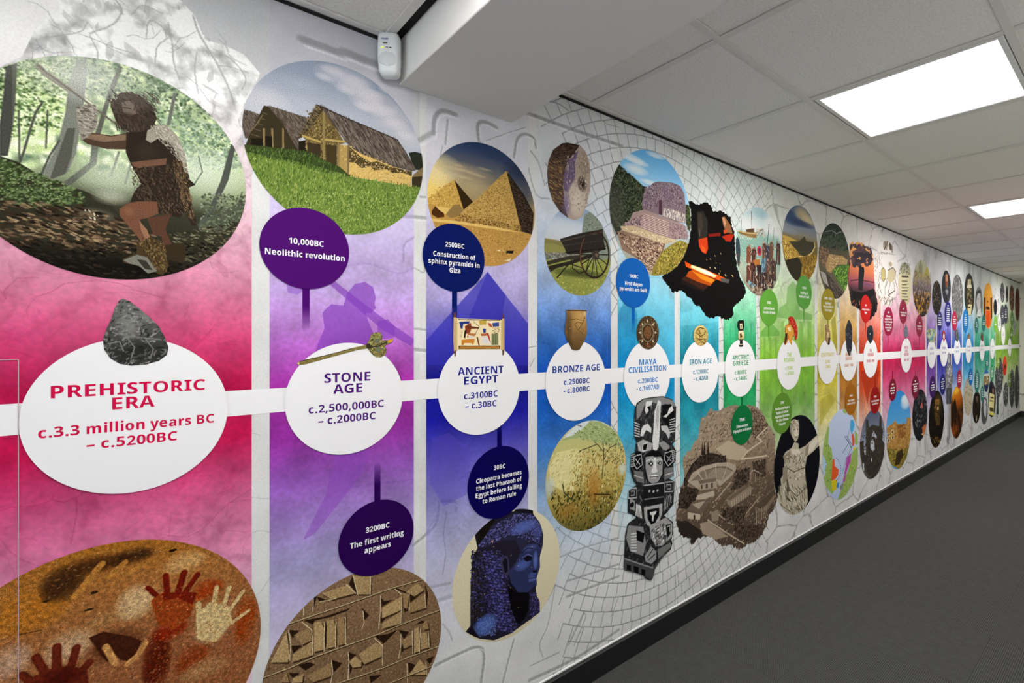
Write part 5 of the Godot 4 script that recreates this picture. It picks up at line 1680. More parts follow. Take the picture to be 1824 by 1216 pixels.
		["p","322f60",[331,482,356,494,358,507,335,497]],
		["p","4d4a8a",[367,497,393,509,395,523,371,512]],
		["p","3d3a74",[404,512,430,525,432,538,408,528]],
		["p","2a2740",[242,465,267,477,269,490,246,480]],
		["p","201d30",[277,480,303,492,305,506,282,495]],
		["p","3d3a74",[313,495,339,507,341,521,317,511]],
		["p","5a56a0",[349,511,375,523,377,536,354,526]],
		["p","322f60",[386,526,412,538,414,552,390,542]],
		["p","4d4a8a",[423,542,449,554,452,568,427,557]],
		["p","201d30",[236,486,260,498,262,511,240,501]],
		["p","35315a",[271,501,296,513,298,526,275,516]],
		["p","4d4a8a",[306,516,332,528,334,542,311,531]],
		["p","3d3a74",[342,532,368,544,370,557,347,547]],
		["p","5a56a0",[379,547,405,559,407,573,383,563]],
		["p","322f60",[416,563,442,575,444,589,420,578]],
		["p","35315a",[254,514,279,526,281,540,258,529]],
		["p","2a2740",[289,530,314,542,316,555,293,545]],
		["p","322f60",[325,545,350,557,352,571,329,560]],
		["p","4d4a8a",[361,561,387,573,389,587,365,576]],
		["p","3d3a74",[398,577,424,589,426,603,402,592]],
		["p","5a56a0",[435,593,462,605,464,619,439,608]],
		["p","2a2740",[247,535,272,547,274,560,251,550]],
		["p","201d30",[282,550,307,562,309,576,286,565]],
		["p","5a56a0",[318,566,343,578,346,592,322,581]],
		["p","322f60",[354,582,380,594,382,608,358,597]],
		["p","4d4a8a",[391,598,417,610,419,624,395,613]],
		["p","3d3a74",[428,614,454,626,457,640,432,629]],
		["p","201d30",[265,564,290,576,292,589,269,579]],
		["p","35315a",[301,579,326,592,328,605,305,595]],
		["p","3d3a74",[336,595,362,607,364,621,341,610]],
		["p","5a56a0",[373,611,399,624,401,637,377,627]],
		["p","322f60",[410,627,436,640,438,654,414,643]],
		["p","4d4a8a",[447,644,474,657,476,670,452,659]],
		["p","35315a",[258,584,283,596,285,610,262,599]],
		["p","2a2740",[294,600,319,612,321,626,298,615]],
		["p","4d4a8a",[330,616,355,628,357,642,334,631]],
		["p","3d3a74",[366,632,392,645,394,658,370,647]],
		["p","5a56a0",[403,648,429,661,431,675,407,664]],
		["p","322f60",[440,665,467,678,469,692,444,680]],
		["p","2a2740",[276,613,302,626,304,639,281,628]],
		["p","201d30",[312,629,338,642,340,655,316,644]],
		["p","322f60",[348,645,374,658,376,672,352,661]],
		["p","4d4a8a",[385,662,411,674,413,688,389,677]],
		["p","3d3a74",[422,678,448,691,450,705,426,694]],
		["p","5a56a0",[459,695,486,708,488,722,464,711]],
		["p","201d30",[270,634,295,646,297,660,274,649]],
		["p","35315a",[301,648,326,661,329,674,305,663]],
		["p","5a56a0",[333,663,358,676,361,689,337,678]],
		["p","322f60",[365,678,391,691,393,704,369,693]],
		["p","4d4a8a",[397,693,423,706,426,720,402,708]],
		["p","3d3a74",[430,708,457,721,459,735,434,724]],
		["p","35315a",[288,663,313,675,315,689,292,678]],
		["p","2a2740",[319,678,345,690,347,704,324,693]],
		["p","3d3a74",[351,693,377,705,379,719,356,708]],
		["p","5a56a0",[384,708,410,721,412,735,388,723]],
		["p","322f60",[416,723,443,736,445,750,421,739]],
		["p","4d4a8a",[449,738,476,752,478,766,454,754]],
		["p","2a2740",[281,683,306,696,308,710,285,699]],
		["p","201d30",[313,698,338,711,340,725,317,714]],
		["p","4d4a8a",[344,713,370,726,372,740,349,729]],
		["p","3d3a74",[377,728,403,742,405,755,381,744]],
		["p","5a56a0",[409,744,436,757,438,771,414,759]],
		["p","322f60",[442,759,469,773,471,787,447,775]],
		["p","201d30",[299,713,325,726,327,739,304,728]],
		["p","35315a",[331,728,357,741,359,755,335,743]],
		["p","322f60",[363,743,389,756,391,770,368,759]],
		["p","4d4a8a",[396,759,422,772,424,786,400,774]],
		["p","3d3a74",[428,774,455,787,457,801,433,790]],
		["p","5a56a0",[462,790,488,803,491,817,466,806]],
		["p","35315a",[293,733,318,746,320,760,297,748]],
		["p","2a2740",[324,748,350,761,352,775,329,764]],
		["p","5a56a0",[356,764,382,777,384,791,361,779]],
		["p","322f60",[389,779,415,793,417,806,393,795]],
		["p","4d4a8a",[421,795,448,808,450,822,426,811]],
		["p","3d3a74",[454,811,481,824,483,838,459,827]],
		["p","2a2740",[311,763,336,776,339,790,315,778]],
		["p","201d30",[343,778,369,791,371,805,347,794]],
		["p","3d3a74",[375,794,401,807,403,821,379,809]],
		["p","5a56a0",[408,810,434,823,436,837,412,825]],
		["p","322f60",[441,825,467,839,469,853,445,841]],
		["p","4d4a8a",[474,842,501,855,503,869,478,857]],
		["p","201d30",[304,783,330,796,332,810,308,799]],
		["p","35315a",[336,799,362,812,364,826,340,814]],
		["p","4d4a8a",[368,814,394,828,396,842,372,830]],
		["p","3d3a74",[401,830,427,844,429,858,405,846]],
		["p","5a56a0",[433,846,460,860,462,874,438,862]],
		["p","322f60",[467,862,493,876,496,890,471,878]],
		["p","35315a",[323,813,348,826,350,840,327,829]],
		["p","2a2740",[355,829,380,842,383,856,359,844]],
		["p","322f60",[387,845,413,858,415,872,391,860]],
		["p","4d4a8a",[420,861,446,874,448,888,424,876]],
		["p","3d3a74",[453,877,479,891,482,905,457,893]],
		["p","5a56a0",[486,893,513,907,515,922,491,909]],
		["p","2a2740",[316,834,341,847,343,861,320,849]],
		["p","201d30",[348,849,373,863,376,877,352,865]],
		["p","5a56a0",[380,865,406,879,408,893,384,881]],
		["p","322f60",[413,881,439,895,441,909,417,897]],
		["p","4d4a8a",[445,898,472,912,474,926,450,914]],
		["p","3d3a74",[479,914,506,928,508,943,483,930]],
		["p","201d30",[334,864,360,877,362,891,339,879]],
		["p","35315a",[366,880,392,893,395,907,371,895]],
		["p","3d3a74",[399,896,425,910,427,924,403,911]],
		["p","5a56a0",[432,912,458,926,460,940,436,928]],
		["p","322f60",[465,929,492,943,494,957,469,945]],
		["p","4d4a8a",[498,945,526,960,528,974,503,961]],
		["p","2c3158",[596,362,667,309,739,324,803,381,788,446,790,536,753,619,753,664,667,703,573,672,505,573,482,481,550,425]],
		["p","15131c",[488,501,505,573,573,670,667,705,550,669,482,575]],
		["p","0b090c",[471,590,573,674,681,706,681,796,655,884,596,930,562,917,505,772]],
		["d",[685,710,751,732,788,844,776,899,691,937],264,"3b376a 524d8c 211d38",14,8,20,30],
		["s","4f62a4",619,465,68,38,0.9],
		["s","5a6cae",744,463,20,66,0.95],
		["s","54629e",690,349,68,23,0.7],
		["s","465590",714,572,45,21,0.8],
		["p","0f0e18",[619,417,667,406,709,431,703,451,655,449]],
		["l","6b78b0",5,[614,405,667,394,712,420]],
		["l","12111c",6,[608,365,667,343,721,363]],
		["p","0f0e18",[769,431,794,433,788,456]],
		["p","4a5690",[667,591,715,584,758,606,739,631,681,624]],
		["l","10101a",5,[667,594,758,608]],
		["p","141320",[709,541,761,547,758,570,721,560]],
		["p","3a3650",[405,382,427,342,471,345,488,407,491,483,471,515,427,473]],
		["p","14121c",[427,389,449,358,471,383,477,470,449,480]],
		["p","16141c",[539,13,564,-13,643,-1,717,29,717,78,667,58,596,42]],
		["p","16130f",[187,79,256,38,362,36,267,141,207,197]],
		["s","5069ac",276,818,90,66,0.95],
		["d",[195,734,362,795,372,929,225,890],198,"7184c0 3c4f90 5a70b0",12,8,30,40],
		["p","17131a",[107,804,164,794,225,899,185,874]],
		["d",[115,101,788,277,763,1082,154,844],19,"b09a5c 8a7a44 c4b070",14,8,30,60],
		["p","c09a88",[324,192,346,194,335,218]],
		["b",2],
		["n",0.2,0.4]
	],0.7615,0.7585,0.4382],
	["picture_cutout","brown worn wooden wheel hub cut out against the pale wall","p",[1210.6,2086.3,1237.8,2095.8,1297.3,2101.3,1329.8,2085.1,1349.7,2046.2,1357.1,1998.5,1354.1,1937.7,1332.0,1868.2,1311.7,1826.9,1276.0,1808.0,1241.3,1809.5,1200.6,1827.6,1164.3,1865.2,1144.9,1912.7,1140.4,1962.7,1146.8,2004.8,1167.6,2050.7],3,310,420,1,442,602,[
		["g",[9,"33261e",357,"5a4a40",1014,"4a3c34"]],
		["p","a8978a",[535,9,646,55,713,188,739,350,728,558,653,795,584,935,462,1000,344,995,286,857,256,613,297,355,415,166]],
		["p","6a5a78",[523,67,462,246,462,427,344,668,274,645,262,469,344,255]],
		["s","d8cdbc",486,732,142,198,0.8],
		["s","8a7a6a",633,243,95,162,0.7],
		["s","6e5f90",308,817,71,144,0.7],
		["s","4a3a30",583,502,66,90,0.95],
		["s","2a201a",588,501,33,50,0.9],
		["d",[4,350,262,256,262,861,70,824],240,"8a6a44 4e3828 a58458 2e2018 6b4f34",62,10,-15,15],
		["d",[115,114,535,9,415,202,70,300],120,"241a14 46352a 5e4a3a",45,10,30,20],
		["d",[297,194,721,93,708,860,320,923],320,"c8bba8 887868 b0a190 6a5c54 ddd2c0",41,8,75,30],
		["b",2],
		["n",0.18,0.4]
	],1.1404,2.1013,0.2934],
	["picture_roundel","round picture of an old wooden cart with a spoked wheel on grass","c",[1.2984,1.6897,0.1712,0.1712],2,400,400,1,1067,602,[
		["g",[58,"8fa4c0",184,"b4c2d4",404,"c8cdd0",419,"8a8050",498,"6e7248",1008,"80863e"]],
		["s","d2dae2",333,270,335,94,0.8],
		["p","8b8a4e",[-32,469,137,456,313,480,497,498,497,530,-32,587]],
		["p","74746a",[-13,567,497,517,497,608,-13,688]],
		["d",[-4,569,476,519,476,602,5,672],140,"94948a 5a5a50 a8a89a 6a6a5e",29,15,0,20],
		["p","808a7c",[571,79,656,27,799,75,959,314,1005,475,970,710,539,588,539,257]],
		["d",[571,79,799,75,982,460,959,694,560,523],330,"98a294 6a7466 a9b3a4 585f54",18,11,20,60],
		["p","8b9046",[-13,644,476,595,1005,541,1005,990,-13,1043]],
		["d",[-13,659,1005,558,959,984,24,1033],500,"a2a656 74803a b9b868 5f6c2e cabf78",29,7,20,50],
		["s","3c4420",496,749,356,47,0.8],
		["p","2b2620",[214,396,497,297,867,195,880,324,912,435,518,527,313,553,283,492]],
		["l","4a4238",15,[226,422,867,228]],
		["l","15120e",13,[293,536,912,419]],
		["l","3c352c",11,[263,463,890,323]],
		["l","3a3328",40,[52,675,313,596,497,561]],
		["l","2a241c",40,[57,729,353,646,689,525]],
		["l","2a241c",18,[80,761,195,691]],
		["l","2a241c",16,[176,821,384,612]],
		["l","33291f",15,[414,601,394,696,497,749,603,709,645,577]],
		["l","33291f",13,[357,653,539,683]],
		["l","33251c",24,[966,487,963,530,954,573,940,613,920,652,896,686,868,716,837,741,803,760,768,772,733,778,697,778,663,771,631,757,601,738,575,714,553,685,535,651,522,615,514,576,512,536,514,495,522,455,535,415,553,378,575,344,601,314,631,289,663,269,697,254,733,246,768,245,803,250,837,261,868,279,896,303,920,332,940,366,954,404,963,445,966,487]],
		["l","2c241d",13,[733,512,966,487]],
		["l","2c241d",13,[733,512,942,608]],
		["l","2c241d",13,[733,512,876,708]],
		["l","2c241d",13,[733,512,783,767]],
		["l","2c241d",13,[733,512,683,775]],
		["l","2c241d",13,[733,512,594,732]],
		["l","2c241d",13,[733,512,533,646]],
		["l","2c241d",13,[733,512,512,536]],
		["l","2c241d",13,[733,512,533,421]],
		["l","2c241d",13,[733,512,594,322]],
		["l","2c241d",13,[733,512,683,260]],
		["l","2c241d",13,[733,512,783,246]],
		["l","2c241d",13,[733,512,876,285]],
		["l","2c241d",13,[733,512,942,371]],
		["l","8a5a44",7,[553,685,535,651,522,615,514,576,512,536,514,495,522,455,535,415,553,378,575,344]],
		["e","3a3028",754,514,54,53],
		["e","6a5c4c",765,513,25,25],
		["b",2],
		["n",0.12,0.4]
	],1.1272,1.8609,0.3424],
	["picture_roundel","round picture of a stepped purple-brown stone temple ruin with dark trees","c",[1.7358,1.907,0.2759,0.2759],2,520,520,1,602,0,[
		["g",[-15,"5aa4dc",200,"84bce4",356,"a8cce4",999,"a8a08c"]],
		["s","dfe6ea",294,188,120,34,0.85],
		["s","dfe6ea",215,110,137,27,0.85],
		["s","dfe6ea",526,25,103,20,0.85],
		["s","dfe6ea",326,127,103,22,0.85],
		["s","dfe6ea",458,258,103,18,0.85],
		["p","2a3022",[6,304,79,210,109,190,154,220,216,249,263,249,303,284,376,302,442,300,392,409,376,511,295,578,200,624,79,726,3,613]],
		["d",[6,262,154,209,392,310,359,513,109,680,9,570],1144,"39422c 20261a 4d573a 5d6748 171c12",22,12,30,60],
		["s","505048",64,519,103,201,0.6],
		["p","7d6a72",[392,332,510,248,562,230,741,201,854,208,911,268,931,420,921,517,686,529,597,497,376,511,359,448]],
		["d",[392,310,527,244,835,200,911,292,921,386,614,415,376,500],1364,"9a8790 5e4a54 b3a2a2 6f5c72 43343c 85708a",12,8,10,50],
		["p","c8bcb0",[623,436,741,428,921,434,911,514,614,500]],
		["d",[623,436,911,423,908,507,623,493],220,"8a7a80 e4dace 6a5860",36,7,85,12],
		["p","4a2c38",[570,377,605,371,614,494,570,496]],
		["p","9c8580",[263,529,392,486,668,509,911,531,970,630,741,684,359,655,154,642,216,601]],
		["p","7d5c60",[392,517,695,539,677,663,343,629]],
		["l","d2bcb0",7,[392,521,695,544]],
		["l","d2bcb0",7,[385,534,693,558]],
		["l","d2bcb0",7,[379,547,692,572]],
		["l","d2bcb0",7,[372,560,690,586]],
		["l","d2bcb0",7,[366,574,688,600]],
		["l","d2bcb0",7,[359,587,686,614]],
		["l","d2bcb0",7,[353,600,684,628]],
		["l","d2bcb0",7,[346,612,682,643]],
		["l","d2bcb0",7,[340,625,681,657]],
		["d",[704,538,970,546,951,657,704,665],528,"8a6f76 b39a98 5f474e 9d8488",14,8,10,50],
		["d",[154,631,376,533,343,625],242,"8a7076 5a444a b8a29c",15,10,20,40],
		["p","c0aa88",[117,658,263,631,562,661,835,678,650,729,392,706,139,686]],
		["d",[117,658,835,678,562,729],242,"d4c09a a48e6c e0d0ae",22,8,-15,20],
		["p","8c6e5e",[79,705,139,686,650,729,614,836,493,966,327,888,139,833]],
		["d",[79,710,650,729,641,742,82,723],57,"c8ae92 6a4a42 a88a74 e0c8aa 3c2824",22,10,-14,20],
		["d",[106,729,639,748,629,761,109,743],57,"c8ae92 6a4a42 a88a74 e0c8aa 3c2824",22,10,-14,20],
		["d",[133,749,629,766,616,779,136,762],57,"c8ae92 6a4a42 a88a74 e0c8aa 3c2824",22,10,-14,20],
		["d",[161,769,618,785,604,798,164,782],57,"c8ae92 6a4a42 a88a74 e0c8aa 3c2824",22,10,-14,20],
		["d",[188,789,607,803,591,816,191,802],57,"c8ae92 6a4a42 a88a74 e0c8aa 3c2824",22,10,-14,20],
		["d",[216,809,597,821,579,834,219,822],57,"c8ae92 6a4a42 a88a74 e0c8aa 3c2824",22,10,-14,20],
		["d",[244,829,586,839,567,853,247,843],57,"c8ae92 6a4a42 a88a74 e0c8aa 3c2824",22,10,-14,20],
		["d",[272,849,576,857,555,871,276,863],57,"c8ae92 6a4a42 a88a74 e0c8aa 3c2824",22,10,-14,20],
		["d",[301,870,565,875,542,889,304,884],57,"c8ae92 6a4a42 a88a74 e0c8aa 3c2824",22,10,-14,20],
		["d",[330,891,555,893,530,907,333,905],57,"c8ae92 6a4a42 a88a74 e0c8aa 3c2824",22,10,-14,20],
		["d",[359,912,544,911,518,925,363,926],57,"c8ae92 6a4a42 a88a74 e0c8aa 3c2824",22,10,-14,20],
		["d",[389,933,534,929,506,943,392,947],57,"c8ae92 6a4a42 a88a74 e0c8aa 3c2824",22,10,-14,20],
		["d",[419,955,523,947,494,961,422,969],57,"c8ae92 6a4a42 a88a74 e0c8aa 3c2824",22,10,-14,20],
		["p","8a7a34",[854,669,980,689,911,829,741,962,476,1007,493,938,614,791,741,718]],
		["d",[835,683,970,691,892,855,741,962,510,987,614,802],1012,"a89440 6a6226 c8b254 4c481c 8a8436",18,10,40,50],
		["p","3a4228",[927,349,980,352,1010,504,980,581,931,516]],
		["d",[931,360,990,362,1000,554,941,514],132,"56603a 222818",17,11,30,50],
		["b",2],
		["n",0.16,0.4]
	],1.4599,2.1829,0.5518],
	["picture_roundel","round yellow-green painting of people working around a rocky mine","c",[1.3465,0.8139,0.2139,0.2139],2,440,440,1,0,602,[
		["g",[-4,"cfd6d6",141,"b9b878",409,"c6b676",647,"a89850",1023,"5a5426"]],
		["p","9aa870",[180,142,330,75,528,2,652,27,846,139,981,315,694,243,388,141]],
		["p","ced5d4",[199,116,350,34,528,-1,408,73,292,114]],
		["d",[292,114,528,17,868,158,959,296,487,184],200,"7f9158 a8b47c 68784a bcc48e",31,9,-20,30],
		["p","d6cd92",[37,358,126,233,292,229,447,252,408,423,350,617,199,586,54,501]],
		["d",[37,247,408,246,369,621,37,497],140,"c4b878 e2daa6 a8a060",42,9,40,30],
		["d",[388,243,981,331,959,836,487,853,199,672],900,"7a7038 a89a54 c8b66c 4c4a24 8c6a2c b89040 d6c888",28,12,60,50],
		["d",[37,553,868,722,780,952,447,1006,126,839],520,"3a3a1a 5c5424 7a6a2c 2a2a14 8f7430",31,14,70,40],
		["s","a8742c",568,631,81,164,0.7],
		["s","a87a34",254,769,121,60,0.6],
		["l","3a3a20",12,[190,527,208,602,283,675]],
		["l","4a4226",10,[683,211,694,350,673,560]],
		["l","4a4226",9,[694,319,610,231,507,246,388,261]],
		["l","4a4226",7,[631,249,569,202]],
		["l","4a4226",9,[694,350,780,286,868,267]],
		["l","3a2c1c",12,[569,691,780,738]],
		["l","3a3c3c",7,[365,24,412,41]],
		["s","cbd8dc",947,516,48,60,0.8],
		["s","b8ccd8",36,525,61,89,0.7],
		["d",[652,206,959,264,981,490,737,434],160,"5a5630 d8cc90 8a8048",21,9,50,50],
		["b",2],
		["n",0.18,0.4]
	],1.1327,1.0278,0.4277],
	["picture_cutout","tall black and white carved stone figure with feathered headdress","p",[1622.9,1074.0,1664.5,1089.4,1728.9,1091.3,1796.0,1090.4,1865.7,1070.0,1895.6,1031.3,1892.0,948.8,1887.2,874.2,1868.1,861.8,1895.6,827.8,1892.0,779.4,1875.2,770.9,1877.6,714.2,1842.1,709.6,1883.6,686.8,1880.0,627.5,1875.2,583.5,1824.7,554.0,1807.4,547.0,1871.6,501.9,1872.8,449.2,1859.8,422.7,1868.1,405.5,1856.2,378.9,1796.0,359.2,1745.5,323.3,1728.9,285.2,1718.0,280.1,1691.0,293.8,1664.5,319.8,1602.4,353.2,1552.5,375.4,1542.7,392.0,1546.6,438.4,1552.5,525.2,1567.3,569.3,1622.9,583.4,1567.3,617.1,1570.3,705.5,1622.9,722.6,1602.4,743.9,1582.3,799.2,1588.3,860.2,1612.6,863.3,1620.8,910.8,1607.5,933.4,1607.5,1009.6,1612.6,1050.6],9,244,560,0,1724,0,[
		["g",[-8,"2b2b2d",1008,"232325"]],
		["d",[99,21,150,2,230,0,312,1,398,26,435,74,431,176,425,268,401,283,435,325,431,385,410,395,413,465,369,471,420,499,416,572,410,626,348,662,326,671,406,727,407,792,391,824,401,845,387,878,312,903,250,947,230,994,216,1000,183,983,150,951,74,910,12,883,0,862,5,805,12,698,30,644,99,626,30,585,34,476,99,455,74,428,49,360,56,285,86,281,96,223,80,195,80,101,86,50],572,"3a3a3c 1a1a1c 4c4c4e 5e5e60",28,10,60,50],
		["p","7d7d7d",[99,34,150,8,312,7,406,34,425,73,341,47,298,52,230,28,163,40,124,97,99,111]],
		["p","0e0e10",[312,54,384,51,420,82,413,192,355,176,305,125]],
		["p","cfcfce",[315,117,355,103,369,77,398,61,413,90,369,109,348,125]],
		["p","cfcfce",[277,19,301,35,291,133,287,222,279,283,257,300,230,285,227,232,236,171,243,83]],
		["p","a8a8a8",[264,49,284,51,282,131,268,184,254,128]],
		["p","cfcfce",[176,19,230,19,216,54,176,89,163,66]],
		["p","0e0e10",[183,51,216,45,203,79]],
		["p","cfcfce",[150,147,190,141,219,169,216,195,176,174,150,204,127,201,135,167]],
		["p","b5b5b5",[298,165,355,171,381,216,369,251,341,211,305,190]],
		["l","cfcfce",5,[82,122,122,138]],
		["l","cfcfce",5,[376,142,425,138]],
		["l","cfcfce",5,[82,136,122,151]],
		["l","cfcfce",5,[376,156,425,153]],
		["l","cfcfce",5,[82,150,122,164]],
		["l","cfcfce",5,[376,169,425,168]],
		["l","cfcfce",5,[82,163,122,177]],
		["l","cfcfce",5,[376,183,425,182]],
		["l","cfcfce",5,[82,177,122,190]],
		["l","cfcfce",5,[376,197,425,197]],
		["l","cfcfce",5,[82,191,122,203]],
		["l","cfcfce",5,[376,211,425,212]],
		["p","9a9a9a",[105,232,150,221,230,254,216,288,150,291,112,276]],
		["p","8a8a8a",[277,256,326,254,376,289,369,324,312,297]],
		["p","0e0e10",[150,247,190,249,176,282,150,280]],
		["l","cfcfce",5,[150,247,192,245,176,284,145,283,150,247]],
		["l","cfcfce",4,[112,242,131,279]],
		["p","0e0e10",[163,310,230,290,291,308,319,344,324,435,284,473,230,484,183,453,161,379]],
		["p","8f8f8f",[170,320,230,321,246,332,298,336,315,361,312,433,277,471,230,478,192,451,170,381]],
		["p","1c1c1e",[190,358,216,349,238,366,216,377]],
		["p","1c1c1e",[268,367,295,362,309,375,291,384]],
		["l","cfcfce",5,[176,343,216,336,238,350]],
		["l","cfcfce",5,[262,351,295,349,312,361]],
		["p","cfcfce",[240,331,257,334,262,397,271,416,230,418,216,402,230,387]],
		["p","d9d9d8",[205,427,246,426,279,440,250,450,216,442]],
		["l","0e0e10",4,[208,434,276,444]],
		["l","bdbdbd",4,[216,407,192,438]],
		["e","e6e6e6",216,362,7,5],
		["e","e6e6e6",292,372,7,5],
		["e","0e0e10",109,331,46,53],
		["l","c4c4c4",5,[79,301,135,298,145,355,101,372,74,335,79,301]],
		["l","c4c4c4",4,[91,317,124,350]],
		["l","c4c4c4",4,[127,317,96,349]],
		["e","0e0e10",369,356,46,53],
		["l","c4c4c4",5,[335,323,398,320,410,381,361,399,329,359,335,323]],
		["l","c4c4c4",4,[349,340,387,375]],
		["l","c4c4c4",4,[389,341,355,374]],
		["l","b8b8b8",4,[56,292,86,291]],
		["l","b8b8b8",4,[395,314,431,329]],
		["l","b8b8b8",4,[56,304,86,303]],
		["l","b8b8b8",4,[395,326,431,340]],
		["l","b8b8b8",4,[56,316,86,315]],
		["l","b8b8b8",4,[395,338,431,351]],
		["l","b8b8b8",4,[56,327,86,327]],
		["l","b8b8b8",4,[395,350,431,362]],
		["l","b8b8b8",4,[56,339,86,339]],
		["l","b8b8b8",4,[395,362,431,373]],
		["l","b8b8b8",4,[56,351,86,351]],
		["l","b8b8b8",4,[395,374,431,385]],
		["p","6a6a6a",[74,373,150,395,161,458,99,437]],
		["p","6a6a6a",[326,408,407,413,410,464,333,473]],
		["l","cccccc",4,[80,400,150,430]],
		["l","cccccc",4,[333,446,406,445]],
		["p","1a1a1c",[150,465,326,481,326,608,150,577]],
		["l","b4b4b4",7,[157,470,319,487]],
		["e","aaaaaa",202,509,9,8],
		["e","aaaaaa",236,518,9,8],
		["e","aaaaaa",270,520,9,8],
		["l","8f8f8f",5,[163,546,319,565]],
		["l","c0c0c0",5,[35,463,100,472,100,523,35,513,35,463]],
		["l","c0c0c0",4,[53,479,82,484,82,506,55,502]],
		["l","c0c0c0",5,[332,486,407,496,407,552,332,540,332,486]],
		["l","c0c0c0",4,[352,504,387,509,387,533,355,528]],
		["p","a0a0a0",[157,588,312,600,309,658,271,712,230,717,183,690,161,641]],
		["p","0e0e10",[183,607,284,618,284,661,250,693,216,694,187,656]],
		["p","cfcfce",[205,625,264,630,254,645,240,651,235,681,222,677,223,647,208,639]],
		["l","d0d0d0",7,[99,557,94,616]],
		["l","bdbdbd",5,[326,589,326,644]],
		["l","d0d0d0",7,[106,562,105,622]],
		["l","bdbdbd",5,[339,583,342,637]],
		["l","d0d0d0",7,[114,566,117,629]],
		["l","bdbdbd",5,[352,577,358,629]],
		["l","d0d0d0",7,[122,570,128,635]],
		["l","bdbdbd",5,[365,570,373,622]],
		["l","d0d0d0",7,[129,575,140,641]],
		["l","bdbdbd",5,[378,564,389,614]],
		["p","8c8c8c",[49,513,86,538,86,589,49,572]],
		["e","0e0e10",63,553,16,14],
		["p","848484",[36,654,150,690,176,784,150,847,49,792,18,716]],
		["p","0e0e10",[99,695,163,729,150,777,99,746]],
		["l","dadada",5,[56,705,99,712]],
		["l","dadada",5,[56,720,99,727]],
		["l","dadada",5,[56,734,99,743]],
		["l","dadada",5,[56,748,99,758]],
		["l","dadada",5,[56,763,99,774]],
		["l","dadada",5,[56,777,99,789]],
		["l","dadada",5,[56,792,99,805]],
		["p","989898",[203,704,341,683,401,735,398,808,312,835,257,824,216,769]],
		["d",[216,725,326,707,355,824,257,820],132,"1c1c1e dddddd 4a4a4c",17,7,40,40],
		["p","0e0e10",[341,729,384,730,384,786,355,805]],
		["l","cfcfce",5,[355,742,376,738,378,775]],
		["p","8f8f8f",[163,851,216,813,257,851,260,896,216,910,170,883]],
		["l","0e0e10",5,[183,865,230,834]],
		["l","0e0e10",5,[196,882,246,865]],
		["p","707070",[271,846,384,836,387,864,277,901]],
		["p","454547",[5,813,150,890,230,932,391,866,401,850,387,878,250,947,223,1000,150,951,12,883,0,862]],
		["p","0e0e10",[74,876,114,897,114,931,79,912]],
		["l","8a8a8a",7,[7,819,150,894,230,935]],
		["p","0e0e10",[24,853,55,869,55,896,24,882]],
		["p","0e0e10",[137,912,170,929,166,960,137,943]],
		["b",2],
		["n",0.22,0.4]
	],1.5427,1.0913,0.8112],
	["picture_cutout","ragged black picture of a glowing hot iron bar in a forge","p",[1986.8,2014.5,2000.5,2005.9,2018.8,2013.0,2046.7,2004.5,2084.5,2007.7,2142.8,2028.2,2182.6,2017.7,2202.8,1992.0,2233.6,1995.8,2264.8,2008.1,2318.0,2001.8,2361.7,1987.6,2378.3,1935.1,2397.2,1913.2,2401.7,1815.4,2417.5,1743.1,2446.1,1686.7,2504.4,1631.4,2510.3,1600.2,2480.9,1567.2,2417.5,1536.2,2383.8,1513.3,2389.4,1482.8,2361.7,1454.6,2318.0,1444.5,2254.4,1460.9,2213.0,1456.9,2167.6,1448.3,2132.9,1463.5,2094.1,1499.4,2046.7,1514.5,2018.8,1541.2,1928.9,1574.8,1872.8,1563.4,1851.6,1580.8,1810.1,1612.3,1793.8,1634.7,1860.0,1663.9,1928.9,1707.9,1973.3,1761.8,2000.5,1825.7,2015.2,1894.4,2011.5,1960.6],1.5,460,375,0,0,1624,[
		["g",[-22,"0e0c0c",820,"0a0909"]],
		["p","2a2622",[373,83,446,67,501,127,494,256,392,277,379,176]],
		["p","3a332c",[386,97,426,82,446,167,408,251,390,206]],
		["l","6a665a",5,[399,197,408,243]],
		["p","c43a14",[392,269,494,240,504,320,480,359,433,352,399,316]],
		["p","e85420",[419,298,473,323,473,355,433,344]],
		["p","7a1810",[508,216,657,187,657,211,508,237]],
		["p","8a5a3a",[672,76,709,61,793,116,816,173,732,176,694,131]],
		["p","c8906a",[679,74,702,68,732,108,709,137]],
		["p","b02a14",[672,213,793,177,836,178,793,235,732,239]],
		["p","c84820",[694,164,747,148,732,184,702,188]],
		["p","3a1c10",[207,552,314,489,585,531,515,577,446,615,226,581]],
		["p","b0480f",[276,500,327,480,599,530,529,578,392,561,251,533]],
		["p","e8841c",[314,489,585,531,543,559,419,536]],
		["p","1a1411",[207,556,460,613,453,629,201,583]],
		["p","e8500f",[238,434,314,450,473,467,672,500,747,515,717,542,585,523,392,494,251,468]],
		["p","ffe0a0",[314,450,473,469,614,500,585,516,446,498,301,469]],
		["p","fff6e0",[392,465,543,484,571,504,446,490]],
		["p","55504c",[650,510,777,513,762,543,672,541]],
		["l","ffcf80",5,[585,358,592,363]],
		["l","ffcf80",5,[657,335,665,340]],
		["l","ffcf80",5,[529,388,536,393]],
		["l","ffcf80",4,[484,396,490,400]],
		["l","ffcf80",6,[522,447,530,453]],
		["l","ffcf80",7,[585,443,595,450]],
		["l","ffcf80",5,[650,460,657,466]],
		["l","ffcf80",6,[636,480,644,486]],
		["l","ffcf80",8,[717,484,729,493]],
		["l","ffcf80",8,[808,481,820,490]],
		["l","ffcf80",4,[599,407,605,411]],
		["l","ffcf80",3,[650,409,654,412]],
		["b",2],
		["n",0.1,0.3]
	],1.7938,2.0282,0.7165],
	["picture_roundel","round painting of ancient soldiers landing from a galley in green sea","c",[2.6574,1.8401,0.2489,0.2489],3,360,360,0,462,1624,[
